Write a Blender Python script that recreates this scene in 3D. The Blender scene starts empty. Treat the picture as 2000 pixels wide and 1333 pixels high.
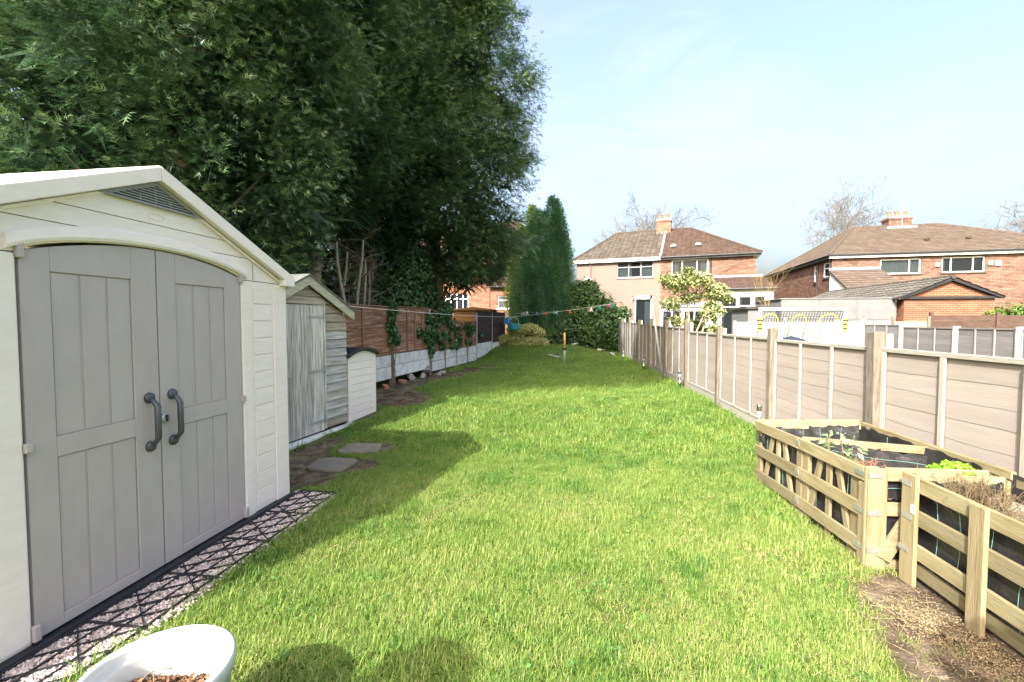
import bpy, bmesh, math, random
import numpy as np
from mathutils import Vector, Matrix

random.seed(7)
RNG = np.random.default_rng(11)
R = math.radians
SC = bpy.context.scene
COL = SC.collection

# ------------------------------------------------------------------ camera, sky, sun, exposure
cam_data = bpy.data.cameras.new('camera')
cam_data.sensor_width = 36.0
cam_data.lens = 16.2
cam_data.clip_start = 0.05
cam_data.clip_end = 6000
cam = bpy.data.objects.new('camera', cam_data)
COL.objects.link(cam)
cam.location = (0, 0, 1.55)
cam.rotation_euler = (R(90 - 2.45), 0, R(5.71))
SC.camera = cam

SUN_DIR = Vector((1.47, 2.97, -2.5)).normalized()      # the way the light travels
world = bpy.data.worlds.new('World')
SC.world = world
world.use_nodes = True
wn, wl = world.node_tree.nodes, world.node_tree.links
wn.clear()
w_out = wn.new('ShaderNodeOutputWorld')
w_bg = wn.new('ShaderNodeBackground')
w_bg.inputs['Strength'].default_value = 0.15
sky = wn.new('ShaderNodeTexSky')
sky.sky_type = 'NISHITA'
sky.sun_disc = False
sky.sun_elevation = R(37)
sky.sun_rotation = R(206.3)
sky.air_density = 1.0
sky.dust_density = 9.5
sky.ozone_density = 1.0
# thin high cloud: a veil that whitens the sky a little everywhere and more in soft streaks
w_tc = wn.new('ShaderNodeTexCoord')
w_map = wn.new('ShaderNodeMapping')
w_map.inputs['Scale'].default_value = (1.0, 1.0, 3.2)
w_map.inputs['Location'].default_value = (0.35, 0.1, 0.2)
w_noise = wn.new('ShaderNodeTexNoise')
w_noise.inputs['Scale'].default_value = 2.3
w_noise.inputs['Detail'].default_value = 7
w_noise.inputs['Roughness'].default_value = 0.6
w_noise.inputs['Distortion'].default_value = 0.5
w_ramp = wn.new('ShaderNodeMapRange')
w_ramp.inputs['From Min'].default_value = 0.48
w_ramp.inputs['From Max'].default_value = 0.74
w_ramp.inputs['To Min'].default_value = 0.14
w_ramp.inputs['To Max'].default_value = 0.55
w_mix = wn.new('ShaderNodeMix')
w_mix.data_type = 'RGBA'
w_mix.inputs[7].default_value = (1.95, 2.22, 2.38, 1)
wl.new(w_tc.outputs['Generated'], w_map.inputs['Vector'])
wl.new(w_map.outputs['Vector'], w_noise.inputs['Vector'])
wl.new(w_noise.outputs['Fac'], w_ramp.inputs['Value'])
wl.new(w_ramp.outputs['Result'], w_mix.inputs[0])
wl.new(sky.outputs['Color'], w_mix.inputs[6])
wl.new(w_mix.outputs[2], w_bg.inputs['Color'])
wl.new(w_bg.outputs['Background'], w_out.inputs['Surface'])

sun_data = bpy.data.lights.new('sun', 'SUN')
sun_data.energy = 3.3
sun_data.angle = R(0.6)
sun_data.color = (1.0, 0.95, 0.86)
sun = bpy.data.objects.new('sun', sun_data)
COL.objects.link(sun)
sun.rotation_euler = SUN_DIR.to_track_quat('-Z', 'Y').to_euler()

SC.view_settings.view_transform = 'Standard'
SC.view_settings.look = 'None'
SC.view_settings.gamma = 1
SC.view_settings.exposure = 1.95
SC.view_settings.use_curve_mapping = False
SC.cycles.max_bounces = 6
SC.cycles.transparent_max_bounces = 12

# ------------------------------------------------------------------ helpers: tagging
def tag(o, label=None, cat=None, group=None, kind=None):
    if label: o['label'] = label
    if cat: o['category'] = cat
    if group: o['group'] = group
    if kind: o['kind'] = kind
    return o

def thing(name, label, cat, loc=(0, 0, 0), rz=0.0, group=None):
    o = bpy.data.objects.new(name, None)
    o.empty_display_size = 0.2
    COL.objects.link(o)
    o.location = loc
    o.rotation_euler = (0, 0, rz)
    return tag(o, label, cat, group)

def add(name, me, parent=None):
    o = bpy.data.objects.new(name, me)
    COL.objects.link(o)
    if parent is not None:
        o.parent = parent
    return o

def dup(o, parent=None):
    c = o.copy()
    COL.objects.link(c)
    c.parent = parent
    for ch in list(o.children):
        dup(ch, c)
    return c

# ------------------------------------------------------------------ helpers: geometry
class MB:
    """collects polygons and builds ONE mesh object"""
    def __init__(s): s.v, s.f, s.t = [], [], []
    def _add(s, vs, fs, tint=None):
        b = len(s.v)
        s.v += [tuple(p) for p in vs]
        s.f += [tuple(i + b for i in f) for f in fs]
        s.t += [0.5 if tint is None else tint] * len(vs)
        return s
    def box(s, x0, x1, y0, y1, z0, z1, tint=None):
        return s._add([(x0,y0,z0),(x1,y0,z0),(x1,y1,z0),(x0,y1,z0),(x0,y0,z1),(x1,y0,z1),(x1,y1,z1),(x0,y1,z1)],
                      [(0,3,2,1),(4,5,6,7),(0,1,5,4),(1,2,6,5),(2,3,7,6),(3,0,4,7)], tint)
    def bar(s, a, b, w, h, up=(0,0,1), tint=None):
        """box beam from a to b, w wide sideways, h along up"""
        a, b = Vector(a), Vector(b)
        d = (b - a).normalized()
        u = Vector(up)
        u = (u - d * u.dot(d))
        if u.length < 1e-5: u = Vector((1, 0, 0)) - d * d.x
        u.normalize()
        q = d.cross(u)
        vs = []
        for p in (a, b):
            for i, j in ((-1,-1),(1,-1),(1,1),(-1,1)):
                vs.append(p + q * (w/2*i) + u * (h/2*j))
        return s._add(vs, [(0,1,2,3),(7,6,5,4),(0,4,5,1),(1,5,6,2),(2,6,7,3),(3,7,4,0)], tint)
    def quad(s, *ps, tint=None): return s._add(ps, [tuple(range(len(ps)))], tint)
    def prism(s, poly, off, tint=None):
        """extrude a planar polygon (3-D points) by vector off"""
        n = len(poly)
        o = Vector(off)
        vs = [Vector(p) for p in poly] + [Vector(p) + o for p in poly]
        fs = [tuple(range(n)), tuple(range(2*n-1, n-1, -1))]
        fs += [(i, i+n, (i+1) % n + n, (i+1) % n) for i in range(n)]
        return s._add(vs, fs, tint)
    def tube(s, pts, rad, n=6, cap=True, tint=None):
        pts = [Vector(p) for p in pts]
        if not hasattr(rad, '__len__'): rad = [rad] * len(pts)
        vs, fs = [], []
        d0 = (pts[1] - pts[0]).normalized()
        u = d0.orthogonal().normalized()
        for i, p in enumerate(pts):
            d = (pts[min(i+1, len(pts)-1)] - pts[max(i-1, 0)]).normalized()
            u = (u - d * u.dot(d)).normalized()
            q = d.cross(u)
            for k in range(n):
                a = 2*math.pi*k/n
                vs.append(p + (u*math.cos(a) + q*math.sin(a)) * rad[i])
        for i in range(len(pts)-1):
            for k in range(n):
                a, b = i*n+k, i*n+(k+1) % n
                fs.append((a, b, b+n, a+n))
        if cap:
            fs.append(tuple(range(n-1, -1, -1)))
            fs.append(tuple(range((len(pts)-1)*n, len(pts)*n)))
        return s._add(vs, fs, tint)
    def lathe(s, prof, c=(0,0,0), n=24, close=False, tint=None, sx=1.0, sy=1.0):
        vs, fs = [], []
        for r, z in prof:
            for k in range(n):
                a = 2*math.pi*k/n
                vs.append((c[0]+r*sx*math.cos(a), c[1]+r*sy*math.sin(a), c[2]+z))
        for i in range(len(prof)-1):
            for k in range(n):
                a, b = i*n+k, i*n+(k+1) % n
                fs.append((a, b, b+n, a+n))
        if close:
            fs.append(tuple(range(n-1, -1, -1)))
            fs.append(tuple(range((len(prof)-1)*n, len(prof)*n)))
        return s._add(vs, fs, tint)
    def build(s, name, m, parent=None, smooth=False, bevel=0.0, uv=False, tint=False, seg=2):
        me = bpy.data.meshes.new(name)
        me.from_pydata(s.v, [], s.f)
        me.materials.append(m)
        if tint:
            at = me.attributes.new('tint', 'FLOAT', 'POINT')
            at.data.foreach_set('value', s.t)
        if bevel > 0:
            bm = bmesh.new(); bm.from_mesh(me)
            bmesh.ops.bevel(bm, geom=bm.edges[:], offset=bevel, segments=seg, affect='EDGES', profile=0.6)
            bm.to_mesh(me); bm.free()
        if uv:
            lay = me.uv_layers.new(name='UVMap')
            for p in me.polygons:
                nrm = p.normal
                if abs(nrm.z) > 0.97: t = Vector((1, 0, 0))
                else: t = Vector((0, 0, 1)).cross(nrm).normalized()
                w = nrm.cross(t)
                for li in p.loop_indices:
                    co = me.vertices[me.loops[li].vertex_index].co
                    lay.data[li].uv = (co.dot(t), co.dot(w))
        me.update()
        if smooth:
            me.polygons.foreach_set('use_smooth', [True] * len(me.polygons))
        return add(name, me, parent)

def np_mesh(name, V, n_per, m, parent=None, tint=None, smooth=False):
    """V: (K, n_per, 3) separate polygons -> one mesh object"""
    K = V.shape[0]
    me = bpy.data.meshes.new(name)
    me.vertices.add(K * n_per)
    me.vertices.foreach_set('co', V.astype(np.float32).ravel())
    me.loops.add(K * n_per)
    me.loops.foreach_set('vertex_index', np.arange(K * n_per, dtype=np.int32))
    me.polygons.add(K)
    me.polygons.foreach_set('loop_start', np.arange(0, K * n_per, n_per, dtype=np.int32))
    if tint is not None:
        at = me.attributes.new('tint', 'FLOAT', 'POINT')
        at.data.foreach_set('value', np.repeat(np.asarray(tint, np.float32), n_per))
    me.materials.append(m)
    me.update(calc_edges=True)
    if smooth: me.polygons.foreach_set('use_smooth', [True] * K)
    return add(name, me, parent)

def sstep(a, b, x):
    t = np.clip((x - a) / (b - a), 0, 1)
    return t * t * (3 - 2 * t)

def unit(a): return a / np.maximum(np.linalg.norm(a, axis=-1, keepdims=True), 1e-9)

# ------------------------------------------------------------------ helpers: materials
def nodes(m):
    m.use_nodes = True
    nt = m.node_tree
    nt.nodes.clear()
    return nt, nt.nodes, nt.links

def ramp(nd, cols, pos=None):
    r = nd.new('ShaderNodeValToRGB')
    el = r.color_ramp.elements
    pos = pos or [i / (len(cols) - 1) for i in range(len(cols))]
    while len(el) < len(cols): el.new(0.5)
    for e, c, p in zip(el, cols, pos):
        e.position = p; e.color = (*c, 1)
    return r

def pm(name, cols, scale=6.0, rough=0.7, bump=0.0, bscale=None, stretch=(1, 1, 1), detail=6, spec=0.3, vary=0.0,
       metal=0.0, coord='Object', tint=0.0, pos=None, dirt=None, bdist=0.01, distort=0.0):
    """general procedural material: noise through a colour ramp, fine relief, per-object variation, optional dirt blotches"""
    m = bpy.data.materials.new(name)
    nt, nd, lk = nodes(m)
    out = nd.new('ShaderNodeOutputMaterial'); b = nd.new('ShaderNodeBsdfPrincipled')
    lk.new(b.outputs[0], out.inputs[0])
    tc = nd.new('ShaderNodeTexCoord'); mp = nd.new('ShaderNodeMapping')
    mp.inputs['Scale'].default_value = stretch
    lk.new(tc.outputs[coord], mp.inputs['Vector'])
    vec = mp.outputs['Vector']
    oi = nd.new('ShaderNodeObjectInfo')
    if coord == 'Object':
        ad = nd.new('ShaderNodeVectorMath'); ad.operation = 'ADD'
        ml = nd.new('ShaderNodeVectorMath'); ml.operation = 'SCALE'
        cb = nd.new('ShaderNodeCombineXYZ')
        for i in range(3): lk.new(oi.outputs['Random'], cb.inputs[i])
        lk.new(cb.outputs[0], ml.inputs[0]); ml.inputs['Scale'].default_value = 37.0
        lk.new(vec, ad.inputs[0]); lk.new(ml.outputs[0], ad.inputs[1])
        vec = ad.outputs[0]
    nz = nd.new('ShaderNodeTexNoise')
    nz.inputs['Scale'].default_value = scale; nz.inputs['Detail'].default_value = detail
    nz.inputs['Roughness'].default_value = 0.6; nz.inputs['Distortion'].default_value = distort
    lk.new(vec, nz.inputs['Vector'])
    if len(cols) == 1: cols = [tuple(c * 0.93 for c in cols[0]), tuple(min(1, c * 1.07) for c in cols[0])]
    rp = ramp(nd, cols, pos or [0.3 + 0.4 * i / (len(cols) - 1) for i in range(len(cols))])
    lk.new(nz.outputs['Fac'], rp.inputs['Fac'])
    c = rp.outputs['Color']
    if dirt:
        dcol, dscale, amt = dirt
        n2 = nd.new('ShaderNodeTexNoise'); n2.inputs['Scale'].default_value = dscale; n2.inputs['Detail'].default_value = 8
        n2.inputs['Roughness'].default_value = 0.7
        lk.new(vec, n2.inputs['Vector'])
        mr = nd.new('ShaderNodeMapRange'); mr.inputs['From Min'].default_value = 0.5; mr.inputs['From Max'].default_value = 0.72
        mr.inputs['To Max'].default_value = amt
        lk.new(n2.outputs['Fac'], mr.inputs['Value'])
        mx = nd.new('ShaderNodeMix'); mx.data_type = 'RGBA'
        lk.new(mr.outputs['Result'], mx.inputs[0]); lk.new(c, mx.inputs[6]); mx.inputs[7].default_value = (*dcol, 1)
        c = mx.outputs[2]
    if vary > 0 or tint > 0:
        hs = nd.new('ShaderNodeHueSaturation')
        lk.new(c, hs.inputs['Color'])
        src = oi.outputs['Random']; amt = vary
        if tint > 0:
            at = nd.new('ShaderNodeAttribute'); at.attribute_name = 'tint'; src = at.outputs['Fac']; amt = tint
        mr = nd.new('ShaderNodeMapRange'); mr.inputs['To Min'].default_value = 1 - amt; mr.inputs['To Max'].default_value = 1 + amt
        lk.new(src, mr.inputs['Value']); lk.new(mr.outputs['Result'], hs.inputs['Value'])
        c = hs.outputs['Color']
    lk.new(c, b.inputs['Base Color'])
    b.inputs['Roughness'].default_value = rough
    b.inputs['Specular IOR Level'].default_value = spec
    b.inputs['Metallic'].default_value = metal
    if bump > 0:
        bp = nd.new('ShaderNodeBump'); bp.inputs['Strength'].default_value = bump; bp.inputs['Distance'].default_value = bdist
        if bscale:
            n3 = nd.new('ShaderNodeTexNoise'); n3.inputs['Scale'].default_value = bscale; n3.inputs['Detail'].default_value = 5
            lk.new(vec, n3.inputs['Vector']); lk.new(n3.outputs['Fac'], bp.inputs['Height'])
        else:
            lk.new(nz.outputs['Fac'], bp.inputs['Height'])
        lk.new(bp.outputs[0], b.inputs['Normal'])
    return m

def leaf_mat(name, cols, trans=0.3, rough=0.55, spec=0.25, nscale=0.9, inst=False):
    """foliage: colour by the leaf's own tint, with slow colour drift through the plant; part of the light passes through"""
    m = bpy.data.materials.new(name)
    nt, nd, lk = nodes(m)
    out = nd.new('ShaderNodeOutputMaterial')
    at = nd.new('ShaderNodeAttribute'); at.attribute_name = 'tint'
    tc = nd.new('ShaderNodeTexCoord')
    nz = nd.new('ShaderNodeTexNoise'); nz.inputs['Scale'].default_value = nscale; nz.inputs['Detail'].default_value = 3
    lk.new(tc.outputs['Object'], nz.inputs['Vector'])
    ma = nd.new('ShaderNodeMath'); ma.operation = 'MULTIPLY_ADD'
    ma.inputs[1].default_value = 0.9; ma.inputs[2].default_value = -0.45
    lk.new(nz.outputs['Fac'], ma.inputs[0])
    sm = nd.new('ShaderNodeMath'); sm.operation = 'ADD'
    lk.new(at.outputs['Fac'], sm.inputs[0]); lk.new(ma.outputs[0], sm.inputs[1])
    f = sm.outputs[0]
    if inst:
        ia = nd.new('ShaderNodeAttribute'); ia.attribute_type = 'INSTANCER'; ia.attribute_name = 'itint'
        s2 = nd.new('ShaderNodeMath'); s2.operation = 'ADD'
        lk.new(at.outputs['Fac'], s2.inputs[0]); lk.new(ia.outputs['Fac'], s2.inputs[1])
        f = s2.outputs[0]
    rp = ramp(nd, cols)
    lk.new(f, rp.inputs['Fac'])
    b = nd.new('ShaderNodeBsdfPrincipled')
    lk.new(rp.outputs['Color'], b.inputs['Base Color'])
    b.inputs['Roughness'].default_value = rough; b.inputs['Specular IOR Level'].default_value = spec
    tr = nd.new('ShaderNodeBsdfTranslucent')
    hs = nd.new('ShaderNodeHueSaturation'); hs.inputs['Value'].default_value = 1.25; hs.inputs['Saturation'].default_value = 1.1
    lk.new(rp.outputs['Color'], hs.inputs['Color']); lk.new(hs.outputs['Color'], tr.inputs['Color'])
    mx = nd.new('ShaderNodeMixShader'); mx.inputs[0].default_value = trans
    lk.new(b.outputs[0], mx.inputs[1]); lk.new(tr.outputs[0], mx.inputs[2])
    lk.new(mx.outputs[0], out.inputs[0])
    return m

def brick_mat(name, c1, c2, mortar, scale=1.0, vary=0.6, pale=None):
    m = bpy.data.materials.new(name)
    nt, nd, lk = nodes(m)
    out = nd.new('ShaderNodeOutputMaterial'); b = nd.new('ShaderNodeBsdfPrincipled'); lk.new(b.outputs[0], out.inputs[0])
    tc = nd.new('ShaderNodeTexCoord')
    br = nd.new('ShaderNodeTexBrick')
    br.inputs['Scale'].default_value = 1.0
    br.inputs['Brick Width'].default_value = 0.225 * scale; br.inputs['Row Height'].default_value = 0.075 * scale
    br.inputs['Mortar Size'].default_value = 0.011 * scale; br.inputs['Mortar Smooth'].default_value = 0.1
    br.inputs['Color1'].default_value = (*c1, 1); br.inputs['Color2'].default_value = (*c2, 1); br.inputs['Mortar'].default_value = (*mortar, 1)
    lk.new(tc.outputs['UV'], br.inputs['Vector'])
    # brick-sized blotches: some bricks much darker or paler than the rest
    vo = nd.new('ShaderNodeTexVoronoi'); vo.inputs['Scale'].default_value = 6.5
    mp = nd.new('ShaderNodeMapping'); mp.inputs['Scale'].default_value = (0.55, 1.6, 1)
    lk.new(tc.outputs['UV'], mp.inputs['Vector']); lk.new(mp.outputs[0], vo.inputs['Vector'])
    sp = nd.new('ShaderNodeSeparateColor'); lk.new(vo.outputs['Color'], sp.inputs[0])
    mr = nd.new('ShaderNodeMapRange'); mr.inputs['To Min'].default_value = 1 - vary; mr.inputs['To Max'].default_value = 1 + vary * 0.7
    lk.new(sp.outputs[0], mr.inputs['Value'])
    hs = nd.new('ShaderNodeHueSaturation'); lk.new(br.outputs['Color'], hs.inputs['Color']); lk.new(mr.outputs['Result'], hs.inputs['Value'])
    c = hs.outputs['Color']
    nz = nd.new('ShaderNodeTexNoise'); nz.inputs['Scale'].default_value = 1.3; nz.inputs['Detail'].default_value = 6
    lk.new(tc.outputs['UV'], nz.inputs['Vector'])
    m2 = nd.new('ShaderNodeMapRange'); m2.inputs['From Min'].default_value = 0.35; m2.inputs['From Max'].default_value = 0.7
    m2.inputs['To Min'].default_value = 0.0; m2.inputs['To Max'].default_value = 0.3
    lk.new(nz.outputs['Fac'], m2.inputs['Value'])
    mx = nd.new('ShaderNodeMix'); mx.data_type = 'RGBA'
    lk.new(m2.outputs[0], mx.inputs[0]); lk.new(c, mx.inputs[6]); mx.inputs[7].default_value = (*(pale or mortar), 1)
    lk.new(mx.outputs[2], b.inputs['Base Color'])
    b.inputs['Roughness'].default_value = 0.85; b.inputs['Specular IOR Level'].default_value = 0.15
    bp = nd.new('ShaderNodeBump'); bp.inputs['Strength'].default_value = 0.5; bp.inputs['Distance'].default_value = 0.01
    iv = nd.new('ShaderNodeMath'); iv.operation = 'SUBTRACT'; iv.inputs[0].default_value = 1.0
    lk.new(br.outputs['Fac'], iv.inputs[1]); lk.new(iv.outputs[0], bp.inputs['Height']); lk.new(bp.outputs[0], b.inputs['Normal'])
    return m

def glass_mat(name, tintc=(0.02, 0.025, 0.03), clear=0.55):
    m = bpy.data.materials.new(name)
    nt, nd, lk = nodes(m)
    out = nd.new('ShaderNodeOutputMaterial')
    tr = nd.new('ShaderNodeBsdfTransparent'); tr.inputs[0].default_value = (0.85, 0.9, 0.9, 1)
    b = nd.new('ShaderNodeBsdfPrincipled'); b.inputs['Base Color'].default_value = (*tintc, 1)
    b.inputs['Roughness'].default_value = 0.04; b.inputs['Specular IOR Level'].default_value = 0.7
    nz = nd.new('ShaderNodeTexNoise'); nz.inputs['Scale'].default_value = 1.2
    bp = nd.new('ShaderNodeBump'); bp.inputs['Strength'].default_value = 0.04
    lk.new(nz.outputs['Fac'], bp.inputs['Height']); lk.new(bp.outputs[0], b.inputs['Normal'])
    mx = nd.new('ShaderNodeMixShader'); mx.inputs[0].default_value = clear
    lk.new(b.outputs[0], mx.inputs[1]); lk.new(tr.outputs[0], mx.inputs[2]); lk.new(mx.outputs[0], out.inputs[0])
    return m

M = {}
M['cream'] = pm('cream_plastic', [(0.798, 0.720, 0.666), (0.860, 0.785, 0.733)], 30, 0.5, 0.06, 90, (1, 0.15, 1), spec=0.35, dirt=((0.651, 0.590, 0.520), 2.2, 0.22))
M['taupe'] = pm('taupe_plastic', [(0.407, 0.364, 0.356), (0.448, 0.401, 0.392)], 9, 0.5, 0.10, 220, (1, 1, 0.5), spec=0.35, dirt=((0.531, 0.482, 0.470), 1.3, 0.20), bdist=0.003)
M['handle'] = pm('handle_metal', [(0.055, 0.065, 0.075), (0.085, 0.095, 0.11)], 20, 0.38, 0.08, 60, metal=0.3, spec=0.5)
M['dark'] = pm('black_plastic', [(0.012, 0.014, 0.018), (0.028, 0.03, 0.036)], 12, 0.5, 0.1, 50, spec=0.35)
M['vent'] = pm('vent_grey', [(0.238, 0.238, 0.238), (0.292, 0.292, 0.292)], 20, 0.5)
M['gap'] = pm('dark_inside', [(0.006, 0.006, 0.006), (0.01, 0.01, 0.01)], 5, 0.9)
M['oldwood'] = pm('weathered_boards', [(0.218, 0.210, 0.190), (0.454, 0.437, 0.399), (0.671, 0.646, 0.586)], 5, 0.85, 0.5, 30, (7, 7, 0.55), vary=0.22, dirt=((0.286, 0.242, 0.174), 1.7, 0.55), spec=0.12)
M['oldwood_h'] = pm('weathered_shiplap', [(0.200, 0.194, 0.179), (0.386, 0.380, 0.358), (0.529, 0.529, 0.515)], 5, 0.85, 0.5, 30, (7, 0.55, 7), vary=0.2, dirt=((0.315, 0.229, 0.143), 1.5, 0.6), spec=0.12)
M['newwood_h'] = pm('brownish_shiplap', [(0.20, 0.165, 0.12), (0.32, 0.275, 0.21), (0.40, 0.355, 0.29)], 5, 0.85, 0.4, 30, (7, 0.5, 7), vary=0.15, spec=0.12)
M['barge'] = pm('mossy_bargeboard', [(0.276, 0.265, 0.196), (0.437, 0.414, 0.322), (0.506, 0.483, 0.391)], 6, 0.85, 0.3, 30, (5, 0.8, 5), dirt=((0.230, 0.276, 0.127), 3, 0.6), spec=0.12)
M['felt'] = pm('roof_felt', [(0.09, 0.10, 0.095), (0.15, 0.16, 0.15)], 60, 0.95, 0.3, 200)
M['galv'] = pm('galvanised', [(0.342, 0.360, 0.368), (0.496, 0.512, 0.522)], 25, 0.42, 0.05, metal=0.75, spec=0.5)
M['galv_dull'] = pm('dull_galvanised', [(0.30, 0.32, 0.33), (0.42, 0.44, 0.45)], 25, 0.55, 0.05, metal=0.4, spec=0.4)
M['steel'] = pm('brushed_steel', [(0.350, 0.350, 0.350), (0.434, 0.434, 0.434)], 40, 0.25, 0.0, stretch=(1, 1, 0.1), metal=1.0)
M['fence'] = pm('taupe_painted_boards', [(0.255, 0.232, 0.209), (0.274, 0.249, 0.227), (0.298, 0.272, 0.248)], 3, 0.8, 0.15, 26, (6, 0.7, 6), vary=0.05, spec=0.15, dirt=((0.224, 0.201, 0.177), 1.7, 0.35))
M['fence_rail'] = pm('taupe_painted_rail', [(0.249, 0.245, 0.220), (0.305, 0.306, 0.280)], 5, 0.8, 0.3, 26, (6, 0.6, 6), vary=0.07, spec=0.15)
M['fence_batten'] = pm('pale_painted_batten', [(0.288, 0.268, 0.231), (0.338, 0.319, 0.278)], 5, 0.8, 0.25, 26, (6, 6, 0.6), vary=0.06, spec=0.15)
M['fence_grey'] = pm('grey_brown_boards', [(0.155, 0.146, 0.132), (0.210, 0.200, 0.184)], 4, 0.85, 0.35, 26, (6, 0.5, 6), vary=0.1, spec=0.12)
M['post'] = pm('weathered_post', [(0.078, 0.068, 0.050), (0.145, 0.128, 0.101), (0.195, 0.178, 0.148)], 7, 0.9, 0.55, 35, (5, 5, 0.6), vary=0.12, spec=0.1, dirt=((0.234, 0.229, 0.201), 9, 0.5))
M['redfence'] = pm('red_brown_lap_boards', [(0.129, 0.059, 0.031), (0.228, 0.109, 0.059), (0.304, 0.174, 0.112)], 4, 0.85, 0.4, 26, (6, 0.6, 6), vary=0.16, spec=0.12, dirt=((0.548, 0.470, 0.409), 6.5, 0.95))
M['redbatten'] = pm('red_brown_batten', [(0.169, 0.091, 0.052), (0.273, 0.169, 0.111)], 5, 0.85, 0.3, 26, (6, 6, 0.6), vary=0.2, spec=0.12)
M['darkfence'] = pm('dark_brown_lap_boards', [(0.046, 0.031, 0.029), (0.081, 0.055, 0.049)], 4, 0.85, 0.4, 26, (6, 0.6, 6), vary=0.15, spec=0.12)
M['concrete'] = pm('pale_concrete', [(0.464, 0.476, 0.457), (0.644, 0.656, 0.637), (0.721, 0.728, 0.708)], 5, 0.9, 0.25, 60, vary=0.06, spec=0.15, dirt=((0.283, 0.290, 0.244), 2.2, 0.55))
M['concrete_post'] = pm('grey_concrete_post', [(0.30, 0.31, 0.29), (0.42, 0.43, 0.41)], 8, 0.9, 0.3, 60, vary=0.08, spec=0.15, dirt=((0.18, 0.19, 0.15), 3, 0.5))
M['stone'] = pm('rubble_stone', [(0.20, 0.195, 0.185), (0.32, 0.31, 0.29), (0.42, 0.41, 0.385)], 6, 0.95, 0.6, 30, vary=0.2, spec=0.1)
M['slab'] = pm('paving_slab', [(0.140, 0.132, 0.112), (0.197, 0.184, 0.157)], 9, 0.92, 0.4, 60, vary=0.1, spec=0.12, dirt=((0.076, 0.073, 0.039), 4, 0.6))
M['soil'] = pm('bare_soil', [(0.061, 0.046, 0.035), (0.132, 0.105, 0.079), (0.220, 0.182, 0.143)], 9, 1.0, 0.9, 40, bdist=0.03, spec=0.05)
M['compost'] = pm('compost', [(0.05, 0.024, 0.014), (0.12, 0.058, 0.032), (0.22, 0.13, 0.085)], 40, 1.0, 0.9, 80, bdist=0.02, spec=0.05)
M['pot'] = pm('white_glazed_plastic', [(0.437, 0.449, 0.443), (0.485, 0.498, 0.491)], 6, 0.28, 0.03, 20, spec=0.5, dirt=((0.334, 0.334, 0.291), 5, 0.12))
M['pine'] = pm('treated_pine', [(0.135, 0.114, 0.060), (0.192, 0.168, 0.097), (0.241, 0.213, 0.140)], 5, 0.75, 0.35, 26, (5, 0.6, 5), vary=0.22, spec=0.2, dirt=((0.097, 0.101, 0.056), 2.5, 0.45))
M['pine_v'] = pm('treated_pine_upright', [(0.144, 0.120, 0.065), (0.203, 0.171, 0.101), (0.250, 0.220, 0.146)], 5, 0.75, 0.35, 26, (5, 5, 0.6), vary=0.22, spec=0.2, dirt=((0.106, 0.112, 0.060), 2.5, 0.45))
M['pine_x'] = pm('treated_pine_across', [(0.154, 0.126, 0.069), (0.211, 0.182, 0.110), (0.265, 0.233, 0.157)], 5, 0.75, 0.35, 26, (0.6, 5, 5), vary=0.22, spec=0.2)
M['liner'] = pm('weed_membrane', [(0.012, 0.012, 0.013), (0.026, 0.026, 0.028)], 5, 0.42, 0.7, 9, spec=0.45, bdist=0.03)
M['thread'] = pm('green_thread', [(0.120, 0.272, 0.255), (0.192, 0.357, 0.323)], 9, 0.7)
M['bark'] = pm('conifer_bark', [(0.161, 0.125, 0.090), (0.324, 0.259, 0.199), (0.496, 0.420, 0.334)], 9, 0.95, 0.7, 30, (3, 3, 0.5), spec=0.05)
M['twig'] = pm('dry_twig', [(0.135, 0.105, 0.083), (0.255, 0.210, 0.165)], 9, 0.95, spec=0.05)
M['dead'] = pm('dead_stem', [(0.17, 0.125, 0.075), (0.28, 0.21, 0.13)], 9, 0.9, spec=0.1)
M['palebark'] = pm('pale_dead_bark', [(0.300, 0.247, 0.195), (0.510, 0.435, 0.352)], 5, 0.95, spec=0.05)
M['greybark'] = pm('bare_tree_bark', [(0.10, 0.088, 0.075), (0.15, 0.133, 0.115)], 5, 0.95, spec=0.05)
M['willow'] = pm('yellow_twig', [(0.216, 0.150, 0.060), (0.288, 0.216, 0.102)], 5, 0.8, spec=0.1)
M['white'] = pm('white_upvc', [(0.74, 0.75, 0.76), (0.80, 0.81, 0.82)], 3, 0.4, spec=0.4)
M['whitewall'] = pm('white_painted_boards', [(0.629, 0.629, 0.612), (0.680, 0.680, 0.671)], 3, 0.7, 0.1, 30, dirt=((0.527, 0.527, 0.484), 2, 0.3))
M['render'] = pm('pinkish_roughcast', [(0.183, 0.140, 0.121), (0.208, 0.161, 0.140)], 14, 0.95, 0.5, 60, spec=0.05, dirt=((0.148, 0.114, 0.098), 0.7, 0.4))
M['blackpaint'] = pm('black_gutter', [(0.02, 0.02, 0.022), (0.035, 0.035, 0.038)], 5, 0.45, spec=0.4)
M['tile_brown'] = pm('brown_concrete_tile', [(0.073, 0.061, 0.048), (0.108, 0.092, 0.078)], 2.5, 0.9, 0.3, 40, tint=0.22, spec=0.1, dirt=((0.141, 0.135, 0.120), 1.1, 0.5))
M['tile_red'] = pm('red_brown_tile', [(0.061, 0.040, 0.031), (0.090, 0.062, 0.050)], 2.5, 0.9, 0.3, 40, tint=0.16, spec=0.1)
M['tile_taupe'] = pm('taupe_tile', [(0.087, 0.069, 0.055), (0.119, 0.095, 0.078)], 2.5, 0.9, 0.3, 40, tint=0.14, spec=0.1)
M['tile_grey'] = pm('grey_tile', [(0.058, 0.055, 0.050), (0.100, 0.095, 0.087)], 2.5, 0.9, 0.3, 40, tint=0.2, spec=0.1)
M['lead'] = pm('lead_flashing', [(0.168, 0.174, 0.186), (0.228, 0.234, 0.246)], 4, 0.6, spec=0.3)
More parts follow.
